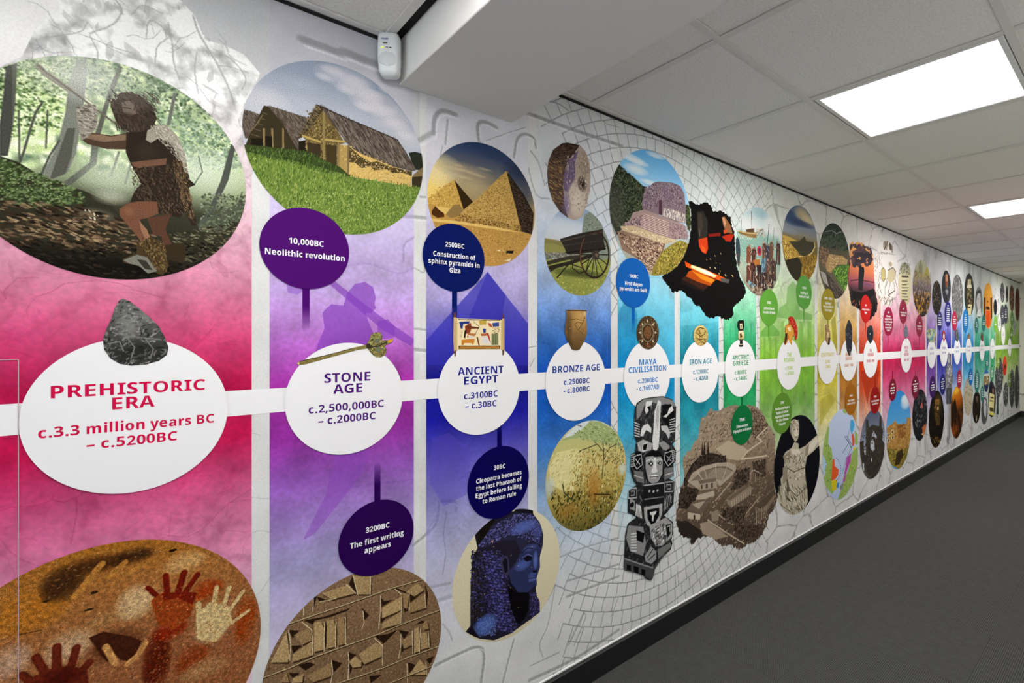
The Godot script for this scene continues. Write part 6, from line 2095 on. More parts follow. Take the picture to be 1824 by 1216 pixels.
		["g",[-21,"a9c4cc",242,"d4dad8",334,"8ab0a4",544,"86aa9c",728,"a8b4a0",998,"8a7a66"]],
		["s","e2e4e2",228,242,230,92,0.8],
		["s","e6e6e4",790,133,179,118,0.8],
		["s","97b8c2",525,67,154,53,0.7],
		["p","8a6a3c",[18,323,228,314,424,292,424,357,252,366,87,353]],
		["l","d8c490",9,[23,328,276,322,424,307]],
		["p","5a4028",[204,290,375,253,375,296,216,315]],
		["l","5a4a38",11,[320,74,330,292]],
		["l","e8e0c8",7,[52,361,18,400]],
		["l","e8e0c8",7,[87,360,52,399]],
		["l","e8e0c8",7,[122,360,87,398]],
		["l","e8e0c8",7,[157,359,122,397]],
		["l","e8e0c8",7,[193,358,157,397]],
		["l","e8e0c8",7,[228,357,193,396]],
		["l","e8e0c8",7,[264,356,228,395]],
		["l","e8e0c8",7,[301,355,264,394]],
		["l","e8e0c8",7,[337,354,301,393]],
		["d",[424,253,604,227,604,321,424,344],60,"6a5440 c8b08a 8a6a5a e0d8c8",26,11,80,20],
		["d",[18,409,957,288,791,513,87,688],160,"a4c4b8 6f9488 c0d4ca 7aa498",48,7,-4,10],
		["l","3a3230",11,[710,159,670,392]],
		["l","4a4038",7,[832,182,804,335]],
		["l","4a4038",7,[110,121,99,512]],
		["p","33424a",[-9,425,41,394,75,440,92,538,75,702,18,695,-5,573]],
		["d",[7,572,87,563,87,701,18,707],30,"6a3a30 2a2622 8a5a48",29,11,80,20],
		["p","7a4632",[223,497,242,470,285,470,305,501,295,569,300,655,271,658,261,582,242,661,218,644,227,567]],
		["p","7a4632",[215,498,234,471,278,471,297,502,287,570,292,656,263,659,253,583,234,662,210,645,220,568]],
		["p","7a4632",[232,496,251,469,295,469,314,500,304,568,309,655,280,657,270,581,251,660,227,643,237,566]],
		["e","a87456",276,460,20,16],
		["l","a87456",11,[262,498,306,539]],
		["l","a87456",7,[301,540,286,638]],
		["p","4a2c26",[327,511,347,483,391,483,411,515,401,591,406,684,376,687,366,605,347,690,322,671,332,588]],
		["p","4a2c26",[322,512,341,484,386,484,406,515,396,592,401,685,371,687,361,606,341,690,317,672,327,588]],
		["p","4a2c26",[342,510,361,481,406,482,426,513,416,590,421,683,391,686,381,604,361,688,337,670,346,586]],
		["e","8a5a48",386,473,20,16],
		["l","8a5a48",11,[372,511,417,553]],
		["l","e0d0b8",7,[412,559,397,664]],
		["p","5a3a30",[562,419,583,390,630,389,651,421,641,537,646,662,614,665,604,555,583,668,557,643,567,531]],
		["p","5a3a30",[555,419,576,390,623,390,644,422,633,537,638,663,607,666,596,555,576,669,550,643,560,531]],
		["p","5a3a30",[553,420,573,391,620,390,641,422,631,538,636,663,605,666,594,556,573,669,548,644,558,532]],
		["e","c09a80",577,384,20,16],
		["l","c09a80",11,[562,424,609,466]],
		["l","c09a80",7,[604,499,588,640]],
		["p","3c3a48",[623,438,644,409,692,408,713,441,702,535,708,643,676,646,665,551,644,649,618,628,628,531]],
		["p","3c3a48",[643,436,664,406,712,406,733,438,723,533,728,641,696,644,685,549,664,647,638,626,648,529]],
		["p","3c3a48",[626,438,647,408,695,408,717,440,706,534,711,643,679,646,669,550,647,649,621,627,632,530]],
		["e","8a7a70",682,398,20,16],
		["l","8a7a70",11,[667,438,715,481]],
		["l","8a7a70",7,[710,498,694,620]],
		["p","6a4a3c",[726,385,748,356,797,355,818,388,808,498,813,620,780,623,769,516,748,626,721,602,731,493]],
		["p","6a4a3c",[722,386,743,356,792,356,814,388,803,498,809,620,776,623,765,516,743,626,716,602,727,493]],
		["p","6a4a3c",[729,385,750,355,799,355,821,387,810,498,816,620,783,623,772,515,750,626,723,601,734,492]],
		["e","b08a70",790,344,20,16],
		["l","b08a70",11,[774,385,824,428]],
		["l","e0d0b8",7,[818,456,802,594]],
		["p","4a342c",[885,380,908,350,958,349,981,382,970,487,975,605,941,608,930,504,908,611,880,588,891,482]],
		["p","4a342c",[879,381,901,350,952,350,974,383,963,487,969,605,935,608,923,505,901,612,873,588,884,483]],
		["p","4a342c",[877,381,899,351,950,350,973,383,961,488,967,605,933,609,922,505,899,612,872,588,883,483]],
		["e","94705c",901,344,20,16],
		["l","94705c",11,[884,385,935,429]],
		["l","e0d0b8",7,[929,452,912,584]],
		["p","3a2422",[328,666,348,638,392,639,412,671,402,768,407,879,378,881,368,783,348,883,323,860,333,762]],
		["p","3a2422",[293,669,312,641,356,642,376,674,366,771,371,882,342,884,332,786,312,886,288,863,297,765]],
		["p","3a2422",[299,668,319,641,363,642,383,673,373,771,378,881,348,883,339,786,319,885,295,862,304,764]],
		["e","7a4a3a",349,632,20,16],
		["l","7a4a3a",11,[335,670,380,713]],
		["l","e0d0b8",7,[375,734,360,858]],
		["p","2e2226",[442,681,462,653,508,654,529,686,518,793,524,911,493,913,483,808,462,915,437,890,447,785]],
		["p","2e2226",[449,680,469,652,515,653,535,686,525,792,530,910,499,912,489,808,469,914,443,890,454,784]],
		["p","2e2226",[456,680,476,652,522,653,543,685,532,791,538,910,507,912,497,807,476,914,451,889,461,784]],
		["e","6a4a40",474,646,20,16],
		["l","6a4a40",11,[460,685,505,728]],
		["l","e0d0b8",7,[500,754,485,887]],
		["p","5a443c",[665,607,686,578,734,579,756,612,745,728,750,856,718,858,707,746,686,860,659,834,670,720]],
		["p","5a443c",[614,612,635,583,683,584,704,617,694,733,699,859,667,861,657,750,635,864,609,837,620,725]],
		["p","5a443c",[647,609,668,580,716,581,738,613,727,730,733,857,700,859,690,747,668,861,642,835,653,722]],
		["e","a08470",682,573,20,16],
		["l","a08470",11,[667,612,715,656]],
		["l","a08470",7,[710,689,694,831]],
		["p","40302a",[786,595,807,566,857,567,879,600,868,696,874,806,840,809,829,711,807,811,780,789,791,690]],
		["p","40302a",[775,596,797,567,846,568,868,601,857,696,863,807,829,809,818,712,797,812,769,789,780,691]],
		["p","40302a",[753,598,775,569,824,570,846,603,835,698,841,808,808,811,797,714,775,813,748,791,759,693]],
		["e","8a6a58",818,559,20,16],
		["l","8a6a58",11,[802,599,851,644]],
		["l","8a6a58",7,[846,661,829,785]],
		["p","5e382c",[236,700,256,672,299,673,319,705,309,780,314,873,285,875,275,793,256,877,232,858,241,776]],
		["p","5e382c",[214,702,233,675,277,676,296,707,287,782,291,874,262,876,253,795,233,878,210,860,219,778]],
		["p","5e382c",[263,697,282,670,326,671,346,703,336,778,341,871,312,873,302,791,282,875,258,856,268,774]],
		["e","c8a488",276,665,20,16],
		["l","c8a488",11,[262,702,306,745]],
		["l","e0d0b8",7,[301,750,286,854]],
		["p","33262a",[572,749,593,720,640,722,661,755,650,840,656,942,624,944,614,854,593,946,567,925,577,834]],
		["p","33262a",[552,750,573,722,620,723,641,756,630,842,636,944,604,945,594,856,573,947,547,926,557,836]],
		["p","33262a",[537,751,557,723,604,725,625,758,615,843,620,944,589,946,578,857,557,948,532,927,542,837]],
		["e","b8a898",590,715,20,16],
		["l","b8a898",11,[575,754,622,798]],
		["l","e0d0b8",7,[617,809,601,923]],
		["p","4a3028",[409,801,429,773,474,775,495,807,485,870,490,952,459,954,449,881,429,956,404,939,414,866]],
		["p","4a3028",[389,803,409,775,454,777,474,809,464,871,469,953,439,955,429,883,409,957,384,940,394,867]],
		["p","4a3028",[407,801,427,774,473,775,493,808,483,870,488,952,458,954,448,882,427,956,402,939,412,866]],
		["e","d0bca4",424,768,20,16],
		["l","d0bca4",11,[409,806,455,850]],
		["l","e0d0b8",7,[450,845,434,937]],
		["p","3a2c28",[729,763,751,734,800,735,822,769,811,819,816,892,784,894,773,830,751,896,724,882,735,816]],
		["p","3a2c28",[707,764,729,736,778,737,799,771,789,820,794,893,761,896,751,831,729,898,702,883,713,818]],
		["p","3a2c28",[701,765,723,736,771,738,793,771,782,821,788,894,755,896,744,832,723,898,696,884,707,818]],
		["e","8a7464",749,728,20,16],
		["l","8a7464",11,[734,768,783,813]],
		["l","8a7464",7,[777,797,761,879]],
		["d",[228,471,957,371,791,866,399,945],60,"5a2c22 8c5040 c08a6a 33201c e0c4a0 402a2a",48,13,80,30],
		["e","c83a48",490,492,51,58],
		["e","5a2a4a",490,492,28,34],
		["p","4a6a7a",[539,580,643,556,630,717,539,718]],
		["d",[539,580,643,556,630,717,539,718],24,"8ab0c0 2a3c48",73,9,85,6],
		["p","b06a30",[350,612,500,584,500,649,399,672]],
		["p","2a2024",[424,657,539,646,526,726,450,733]],
		["p","6fa0b0",[252,839,350,870,424,884,399,912,301,912,252,877]],
		["d",[228,853,846,808,656,942,399,990],50,"2a1e1c 5a3c30 c8b8a0 8a7260",48,17,60,40],
		["b",2],
		["n",0.14,0.4]
	],2.4086,2.0889,0.4978],
	["picture_roundel","round picture of a golden hillside wall under heavy blue clouds","c",[3.1636,1.9431,0.2428,0.2428],3,330,330,0,824,1624,[
		["g",[-5,"4a6488",154,"6a7684",293,"7f8894",376,"8a8678",459,"7a6a40",985,"4a3c18"]],
		["s","c8b48a",539,92,181,83,0.85],
		["s","d8c49a",724,161,181,69,0.85],
		["s","2e4468",302,225,271,55,0.85],
		["s","34496c",188,162,151,55,0.85],
		["s","30405e",569,226,271,39,0.85],
		["s","8a93a0",188,363,241,42,0.85],
		["p","c2a04c",[-5,443,188,444,420,469,245,504,49,489]],
		["p","3c3a26",[188,498,449,465,600,383,662,438,885,425,917,493,788,594,570,645,390,610]],
		["l","e2c878",20,[420,661,662,650,820,576,917,479,901,437]],
		["p","b8923c",[-5,456,132,492,420,606,464,684,361,722,77,697,22,624]],
		["d",[8,468,420,620,420,702,77,737],260,"dcb858 96742c f0d078 7a5c20",33,14,-40,30],
		["p","8a6a20",[464,670,983,573,966,748,788,922,420,991,132,852,361,722]],
		["d",[449,686,966,603,885,871,539,954],260,"c89a34 5a4210 e6bc50 3a2a0c a47a24",49,10,-60,25],
		["p","2a2410",[77,750,420,675,539,760,479,931,361,995,160,903]],
		["b",2],
		["n",0.14,0.4]
	],2.9208,2.1859,0.4856],
	["picture_roundel","round picture of a great stone wall winding over wooded hills","c",[3.684,1.8886,0.2636,0.2636],3,330,330,0,1156,1624,[
		["g",[-8,"2c3230",235,"3c4a34",376,"5a5240",1010,"6a6250"]],
		["d",[50,129,894,9,931,328,50,372],260,"22302a 3c4c3a 4c5c48 1c241e",48,22,30,40],
		["l","8a9088",11,[208,148,404,107,540,131,714,78]],
		["l","8a9088",9,[488,81,522,175]],
		["p","7a6046",[19,349,305,370,305,453,208,628,19,538]],
		["d",[19,349,305,370,272,595,34,563],160,"93795a 5a4632 3a2c20 a88c6a",48,11,-20,15],
		["p","b0905e",[305,426,750,406,931,446,894,509,574,539,371,670,240,653,208,574]],
		["d",[305,426,894,435,540,542,305,648],160,"c8a874 8f7048 dcc08c",57,11,-8,12],
		["p","4f7a2c",[404,639,540,571,750,530,968,502,987,737,858,893,643,805]],
		["d",[404,611,968,516,968,768,821,880],330,"7aa83a 3c5f22 98c44c 2c4a1a",31,20,40,50],
		["p","3f3830",[144,648,305,703,540,812,767,905,714,988,540,1008,338,965,208,876]],
		["d",[144,661,750,913,540,996],160,"5a5046 2a241e 6e6256",48,13,-40,15],
		["p","a8a098",[50,670,208,683,305,856,144,798]],
		["b",2],
		["n",0.14,0.4]
	],3.4204,2.1522,0.5272],
	["picture_cutout","ragged picture of a dark longship against an orange sunset","p",[3945.8,2041.1,4012.7,2072.0,4032.1,2051.6,4091.2,2074.2,4171.8,2076.4,4254.7,2062.9,4361.8,2059.6,4410.1,2016.6,4427.9,1921.1,4439.0,1824.5,4461.5,1728.1,4518.3,1632.6,4495.5,1565.9,4427.9,1523.0,4340.0,1488.7,4254.7,1526.3,4171.8,1555.1,4091.2,1575.4,3974.3,1593.6,3936.4,1696.5,3899.0,1783.3,3936.4,1905.6],3,330,313,1,0,1044,[
		["g",[-33,"d89a54",132,"e0a05c",334,"d87a50",486,"a05060",587,"4a3038",713,"1a1214",954,"140e10"]],
		["d",[60,71,854,2,854,251,60,324],90,"3a3038 4a3a40 5a4248",123,49,5,12],
		["p","322a30",[215,138,783,101,800,164,246,184]],
		["p","322a30",[246,221,574,200,541,242,262,256]],
		["p","1c1a1e",[375,283,524,300,534,344,474,589,336,584,349,397]],
		["p","0f0c0e",[97,539,152,608,440,616,854,539,890,616,712,678,152,705]],
		["l","1a1416",10,[106,490,375,457,854,461]],
		["s","5a4a6a",642,501,201,25,0.6],
		["d",[60,734,854,697,783,909,507,878],90,"0e0a0c 2a1a1c c05a3a 1a1214",45,19,60,40],
		["b",2],
		["n",0.12,0.4]
	],3.8990,2.0764,0.6193],
	["picture_roundel","round cream embroidered picture of a horseman with outlined borders","c",[4.7293,1.8894,0.2902,0.2778],3,320,306,1,332,1044,[
		["g",[-3,"e0dfdb",956,"ddd6d2"]],
		["d",[338,22,765,6,765,126,379,126],60,"2a2420 6a5c4c 8a7a60",85,22,70,30],
		["d",[19,168,297,135,297,568,58,671],90,"4a4238 8a8070 6a3a3a b0a890",40,10,70,50],
		["e","b8aa70",358,505,93,103],
		["l","5a5038",10,[277,454,359,404,450,454,450,556,359,610,277,569,277,454]],
		["l","4a4438",15,[590,309,633,483,463,672]],
		["e","a89c80",667,330,59,35],
		["p","c0b494",[547,431,765,367,890,416,854,541,633,617,505,552]],
		["l","4a4030",12,[547,431,765,367,890,416,854,541,945,641]],
		["l","4a4030",15,[633,617,547,785,633,810]],
		["l","4a4030",15,[809,589,854,707,590,782]],
		["l","4a4030",12,[505,552,421,704,429,791]],
		["l","4a4030",12,[216,631,137,751]],
		["l","4a4030",12,[137,637,277,771]],
		["d",[137,836,854,813,765,938,297,943],90,"2e2824 7a6c54 a08a5a 5a3a34",55,10,60,60],
		["d",[176,206,809,136,854,177,176,235],40,"6a6054 3a342c",45,7,0,30],
		["b",2],
		["n",0.06,0.4]
	],4.4390,2.1672,0.5805],
	["picture_cutout","tall parchment charter with rounded ends and lettering","p",[5081.8,1981.5,5136.9,2013.8,5207.1,2027.9,5278.7,2025.6,5351.9,1987.7,5369.7,1933.0,5369.7,1745.3,5322.4,1677.5,5249.9,1641.9,5136.9,1660.0,5068.2,1710.8,5041.0,1781.0,5041.0,1906.2],3,187,220,1,1858,1044,[
		["g",[-4,"8a8a74",186,"b8b494",328,"d4cca4",755,"d0c6a0",1005,"c0b48c"]],
		["d",[14,47,836,-32,836,247,14,314],140,"6a6a58 a0a088 50503f bcbaa0",84,25,20,40],
		["l","4a4434",42,[198,346,668,314]],
		["l","4a4434",21,[198,452,608,426]],
		["l","4a4434",21,[198,534,549,514]],
		["l","4a4434",21,[198,604,668,578]],
		["l","4a4434",21,[198,674,608,654]],
		["l","4a4434",21,[198,744,549,730]],
		["l","4a4434",21,[198,815,668,795]],
		["l","4a4434",21,[198,885,608,870]],
		["n",0.1,0.4]
	],5.0410,2.0279,0.3859],
	["picture_roundel","round painting of a crowded medieval battle with raised lances","c",[5.7228,1.8251,0.2962,0.2735],3,300,277,1,1234,1044,[
		["g",[-2,"c8ccb0",231,"b8b088",364,"8a7c80",564,"4a3c34",923,"2a2018"]],
		["d",[77,73,450,20,505,264,26,334],26,"6a6450 8a846a",364,12,75,8],
		["p","b8b04c",[617,221,817,17,964,124,964,227]],
		["d",[26,206,964,193,964,366,26,430],160,"8a7a3c c8a84c 5a4a3c a89870",55,21,70,40],
		["d",[26,398,994,363,964,590,77,587],260,"8a7a84 5a4a52 b0a0a0 6a5c50",61,15,75,40],
		["d",[26,558,994,502,846,818,287,902],300,"c88a20 2a2018 e0a83c 5a3c20 1a1410 8a5a28 a89c90",73,27,60,40],
		["b",2],
		["n",0.16,0.4]
	],5.4266,2.0986,0.5925],
	["picture_cutout","ragged sepia engraving of an open-air stone theatre among temples","p",[2169.4,999.2,2219.6,979.8,2258.1,979.7,2310.7,989.5,2399.3,1000.3,2448.6,984.3,2551.0,984.4,2627.3,963.9,2690.4,921.3,2738.9,862.7,2788.6,827.8,2830.8,780.6,2835.9,661.7,2825.7,469.5,2860.0,403.3,2822.3,343.9,2755.3,317.7,2738.9,272.0,2706.4,247.2,2658.6,218.9,2596.4,211.4,2536.1,219.8,2477.4,212.5,2434.4,216.8,2364.8,258.9,2297.5,270.0,2238.8,304.5,2194.3,341.9,2108.4,371.7,2061.1,370.2,2020.6,349.9,2003.5,392.4,1953.2,405.8,1915.0,449.4,1893.5,501.6,1904.2,552.5,1931.2,647.5,1958.7,682.8,1953.2,792.4,2014.9,817.1,2072.8,871.6,2096.5,960.2,2144.8,962.2],1.5,620,506,1,1124,0,[
		["g",[-2,"8a7a68",182,"9a8872",316,"85735f",496,"5f5042",794,"4a3e34"]],
		["d",[285,1,337,21,377,21,432,11,523,0,574,17,680,16,759,38,825,82,875,142,926,178,970,227,975,350,965,549,1000,618,961,679,892,706,875,754,841,779,792,809,727,816,665,808,604,815,560,811,488,767,418,756,357,720,311,681,222,650,173,652,131,673,114,629,62,615,22,570,0,516,11,463,39,365,67,329,62,215,126,190,185,133,210,41,260,39],1980,"a5927c 6e5f50 584a3e b8a48c 8a7864 4a3e34",23,5,25,40],
		["p","b0a08a",[337,221,459,192,574,224,665,278,574,320,459,293]],
		["d",[273,115,516,66,792,112,926,282,665,261,432,181],572,"6b5c4d 8d7b68 ab9983 54473b",25,6,30,40],
		["d",[696,28,892,131,875,189,727,221,680,165],572,"4a3c30 6b5a48 8a765e 352a22",13,8,50,50],
		["l","c4b49c",10,[875,172,759,213,816,245,665,278,589,314,727,328,875,339]],
		["p","2d251f",[67,329,126,268,198,237,298,234,432,273,446,307,298,290,198,302,126,325,90,368,67,364]],
		["d",[67,329,198,237,432,273,404,300,173,305,90,361],572,"3b3129 1f1915 4c4036",17,10,40,50],
		["p","2a221c",[210,231,220,160,231,235]],
		["p","2a221c",[227,234,237,162,249,237]],
		["p","2a221c",[260,239,270,166,282,242]],
		["p","a89a88",[96,345,137,309,222,292,351,295,473,313,531,340,538,365,488,392,377,425,337,379,198,364,192,406]],
		["p","8f8170",[126,347,222,321,351,321,459,340,495,370,404,399,351,382,198,360]],
		["l","6a5d4f",4,[131,348,216,316,357,316,488,353]],
		["l","6a5d4f",4,[148,349,234,316,371,319,492,356]],
		["l","6a5d4f",4,[165,350,251,317,384,321,496,359]],
		["l","6a5d4f",4,[182,351,269,317,398,323,500,362]],
		["l","6a5d4f",4,[199,352,287,317,411,325,505,365]],
		["l","6a5d4f",4,[216,353,305,317,425,328,509,368]],
		["l","6a5d4f",4,[234,354,323,317,439,330,513,371]],
		["l","c8baa6",4,[179,313,222,358]],
		["l","c8baa6",4,[235,301,260,357]],
		["l","c8baa6",4,[337,296,344,373]],
		["l","c8baa6",4,[459,313,404,392]],
		["p","a39482",[192,363,344,377,353,428,198,410]],
		["p","4a3e33",[208,384,222,385,222,407,208,406]],
		["p","4a3e33",[250,388,268,390,268,413,250,411]],
		["p","4a3e33",[296,392,314,394,314,420,296,418]],
		["p","6f6153",[185,358,344,374,337,390,198,378]],
		["p","b3a592",[161,429,324,437,331,464,235,463,161,451]],
		["p","2d251e",[33,378,90,368,192,410,161,447,90,481,28,460,20,424]],
		["d",[28,363,185,401,161,454,33,461],440,"3c3229 1d1813 4d4137",17,10,40,50],
		["p","b9ab97",[96,497,204,533,200,561,96,529]],
		["p","6a5c4e",[90,488,131,455,260,468,285,488,216,532]],
		["p","a89a86",[131,466,247,473,192,504]],
		["p","2a211a",[147,523,159,527,159,549,147,545]],
		["p","2e2620",[11,519,90,538,210,618,222,654,131,662,56,614,22,570]],
		["p","8d7d6b",[446,500,657,462,704,497,696,529,488,564,448,532]],
		["p","6b5c4d",[448,505,657,464,680,484,473,522]],
		["l","c0b19c",5,[495,530,498,560]],
		["l","c0b19c",5,[518,527,520,557]],
		["l","c0b19c",5,[541,524,544,554]],
		["l","c0b19c",5,[564,521,567,551]],
		["l","c0b19c",5,[588,518,591,549]],
		["l","c0b19c",5,[612,515,615,546]],
		["l","c0b19c",5,[636,512,639,543]],
		["l","c0b19c",5,[660,509,663,540]],
		["l","c0b19c",5,[685,506,688,537]],
		["p","7c6c5b",[735,611,970,550,982,605,875,668,792,657]],
		["p","54473a",[735,613,808,594,970,555,975,586,825,648]],
		["l","b3a48f",6,[751,636,756,724]],
		["l","b3a48f",6,[771,636,775,719]],
		["l","b3a48f",6,[790,636,795,714]],
		["l","b3a48f",6,[810,636,815,708]],
		["l","b3a48f",6,[829,637,834,703]],
		["l","b3a48f",6,[849,637,855,698]],
		["l","b3a48f",6,[870,637,875,692]],
		["p","3a3027",[545,402,634,370,680,411,665,457,574,472,488,470]],
		["d",[531,368,680,378,665,465,488,470],352,"4b4035 241d18 5e5144",15,10,40,50],
		["d",[712,351,858,358,858,460,727,436],352,"3f342a 594b3e 281f19",15,10,40,50],
		["l","b09f88",8,[337,492,488,423]],
		["l","b09f88",7,[357,565,459,635,634,637,792,565]],
		["d",[377,547,665,596,604,678,432,628],572,"352b22 4b3f33 221b15 65574a",15,10,40,50],
		["p","8f806e",[298,544,364,547,367,605,305,594]],
		["l","b8a993",8,[266,577,432,682,619,795]],
		["p","9d8d79",[198,578,273,586,459,713,337,696,222,636]],
		["d",[488,658,808,737,759,817,574,759],572,"2b221b 45392e 5e5043",15,10,40,50],
		["l","a99a86",6,[688,412,688,461]],
		["l","a99a86",6,[743,422,743,472]],
		["l","a99a86",6,[792,431,792,481]],
		["l","a99a86",6,[680,411,727,399,800,432]],
		["p","7f6f5e",[875,377,943,380,947,433,875,437]],
		["b",2],
		["n",0.18,0.45]
	],1.8935,1.0003,0.9664],
	["picture_roundel","round black picture of a pale armoured marble statue with raised arm","c",[3.1287,0.5564,0.3086,0.3086],3,400,400,1,1469,602,[
		["g",[-2,"0c0c12",1020,"0c0c12"]],
		["p","b8b09c",[356,309,411,260,504,287,510,346,664,332,747,306,901,266,953,258,996,372,832,424,697,449,648,560,664,682,704,809,714,931,599,994,472,1016,320,980,173,897,87,794,65,707,144,654,130,581,187,536,207,428,178,367,231,333]],
		["p","b8b09c",[320,90,344,43,411,29,488,49,520,92,516,187,488,241,435,260,374,212,320,147]],
		["p","8d8571",[320,90,350,44,426,34,411,87,356,123,368,196,320,147]],
		["p","d6cfbc",[426,125,472,130,491,198,441,213,411,173]],
		["d",[320,22,516,52,510,113,326,105],60,"948b76 6f6855 c8c0ac",26,11,40,50],
		["p","5c5546",[392,125,441,128,441,142,398,139]],
		["p","5c5546",[466,131,504,135,501,147,469,144]],
		["p","7d745f",[417,206,479,211,472,225,429,220]],
		["p","7d745f",[380,212,435,260,488,241,472,257,429,268]],
		["l","d6cfbc",9,[466,144,482,185]],
		["p","8d8571",[178,367,320,332,350,380,216,457]],
		["p","d6cfbc",[350,323,504,345,599,419,472,413,365,368]],
		["d",[216,373,632,394,648,679,231,600],160,"8d8571 d6cfbc 6f6855 a89f8a",34,17,30,60],
		["l","5c5546",11,[260,493,411,562,535,555,632,557]],
		["l","5c5546",9,[426,406,435,552]],
		["p","8d8571",[173,478,260,465,275,609,173,645]],
		["p","d6cfbc",[747,329,918,276,971,322,832,409,714,421]],
		["p","8d8571",[664,354,747,321,714,436,648,441]],
		["d",[87,656,697,763,664,1009,411,994,144,848],190,"6b6350 d8d0bc 948b76 4a4436 b8af9a",129,13,-60,30],
		["p","b8b09c",[144,723,216,731,245,829,231,882,173,855]],
		["l","5c5546",9,[275,694,472,820,664,771]],
		["p","5c5546",[245,603,275,609,320,731,260,747]],
		["b",2],
		["n",0.14,0.4]
	],2.8201,0.8650,0.6173],
	["picture_roundel","round coloured map with pale blue sea and green land","c",[3.7987,0.5174,0.3199,0.3199],3,330,330,0,1488,1624,[
		["g",[-6,"bccbe6",1033,"b4c4e2"]],
		["p","96b25c",[143,111,171,174,143,337,228,397,257,498,243,640,228,758,315,847,257,908,115,807,6,692,88,636,33,556,6,411,60,231]],
		["p","a9c9e0",[-8,409,60,478,115,547,33,638,-8,549]],
		["p","96b25c",[970,480,970,690,810,895,618,983,374,1006,494,883,618,782,745,627,810,521]],
		["p","96b25c",[525,5,618,14,649,68,555,46]],
		["p","4aa4d8",[745,154,810,142,876,207,827,279,777,311,732,242]],
		["p","d85a3c",[777,324,827,305,870,388,860,451,810,457]],
		["p","96b25c",[876,272,970,349,960,466,876,441]],
		["p","e05a2c",[257,522,300,517,315,604,419,659,404,718,315,750,228,746,234,639]],
		["p","d4c020",[228,746,374,761,359,868,243,863]],
		["p","b050a8",[649,560,777,529,745,627,649,712,586,826,525,827,586,701]],
		["p","8a8a90",[464,840,555,833,525,914,449,886]],
		["p","4a90c8",[374,798,434,803,419,868,359,844]],
		["p","e0c428",[810,483,910,472,860,516]],
		["l","3a3a4a",8,[586,312,777,465]],
		["l","3a3a4a",8,[633,312,810,457]],
		["l","3a3a4a",6,[681,413,525,491]],
		["l","3a3a4a",6,[777,478,618,580,509,724]],
		["l","3a3a4a",6,[713,252,665,360,777,478]],
		["e","2a2a3a",356,522,9,5],
		["e","2a2a3a",393,544,9,5],
		["e","2a2a3a",425,568,9,5],
		["e","2a2a3a",451,596,9,5],
		["e","2a2a3a",468,625,9,5],
		["e","2a2a3a",477,654,9,5],
		["e","2a2a3a",477,683,9,5],
		["e","2a2a3a",468,709,9,5],
		["e","2a2a3a",451,732,9,5],
		["e","2a2a3a",425,751,9,5],
		["e","2a2a3a",393,764,9,5],
		["e","2a2a3a",356,772,9,5],
		["d",[33,251,228,397,257,763,115,772],40,"2a3a1a 5a6a3a",19,10,40,60],
		["d",[494,759,943,633,810,869,494,995],50,"c0cc70 6a8a3c",31,14,50,40],
		["l","b8c8e4",16,[257,896,374,883]],
		["b",2],
		["n",0.05,0.4]
	],3.4788,0.8373,0.6399],
	["picture_roundel","round picture of a dark ruined stone abbey with pointed arches","c",[4.4146,0.5031,0.2777,0.2744],3,300,296,1,654,1044,[
		["g",[2,"4a5268",368,"7f889c",559,"b8bcc6",993,"3a3630"]],
		["p","3a342e",[0,395,141,406,161,587,223,612,223,115,306,124,348,239,477,214,744,270,767,109,826,116,859,316,905,338,873,483,976,563,953,726,744,921,477,988,141,814,20,580]],
		["p","c4c8d0",[400,545,400,450,477,421,551,479,565,585,499,604]],
		["p","aab0bc",[425,390,521,307,645,403,631,434,521,387]],
		["p","d0d2d6",[417,689,451,679,468,737,425,741]],
		["d",[20,215,953,328,836,871,477,969,100,777],330,"4e463c 2a2520 605648 1e1a16",37,16,20,50],
		["p","c8ccd2",[108,709,157,709,165,819,124,804]],
		["b",2],
		["n",0.14,0.4]
	],4.1369,0.7775,0.5553],
	["picture_roundel","round picture of a golden sandstone castle below bright blue sky","c",[5.0443,0.5396,0.3309,0.3432],3,289,300,1,1746,0,[
		["g",[2,"2f84cc",428,"5aa6dc",1004,"5aa6dc"]],
		["s","e4ecf4",741,166,172,85,0.9],
		["s","e4ecf4",674,116,103,43,0.8],
		["p","b08444",[27,430,146,403,227,392,330,362,392,411,564,438,765,449,787,375,964,402,964,812,477,797,27,674]],
		["p","8f5a2a",[392,432,742,458,742,633,477,613]],
		["d",[27,389,964,439,964,782,66,666],330,"c89a54 96682e 7a5424 dcb470",30,15,10,40],
		["p","f0e0b0",[27,491,114,493,114,543,27,539]],
		["p","5a4630",[43,500,98,499,98,534,43,532]],
		["p","f0e0b0",[186,470,276,471,276,523,186,518]],
		["p","5a4630",[202,479,259,478,259,514,202,512]],
		["p","f0e0b0",[198,541,288,543,288,594,198,589]],
		["p","5a4630",[214,550,272,549,272,585,214,583]],
		["p","f0e0b0",[39,560,126,563,126,613,39,608]],
		["p","5a4630",[55,569,110,569,110,604,55,602]],
		["p","8a7a34",[8,658,477,769,964,782,964,961,477,1010,146,884]],
		["d",[27,674,926,792,742,1013,227,925],260,"a8923c 5a5420 c8ac50 3a3818",35,17,30,50],
		["p","3a2e18",[392,784,608,760,652,853,477,939,309,939]],
		["b",2],
		["n",0.14,0.4]
	],4.7135,0.8828,0.6864],
	["picture_roundel","round near-black picture of a cloaked figure with a pink face","c",[5.6542,0.6071,0.2381,0.2469],3,145,150,1,749,1359,[
		["g",[1,"1c1c20",1002,"1c1c20"]],
		["d",[84,70,977,138,914,651,197,748],130,"24242a 3a3a42 5a5a62 101014 82828a",72,33,40,50],
		["p","c45a50",[535,284,619,255,655,368,571,396]],
		["p","b8683a",[607,762,852,699,889,870,667,951]],
		["p","e0b070",[547,881,728,868,698,937]],
		["p","4a443c",[312,158,428,132,440,240]],
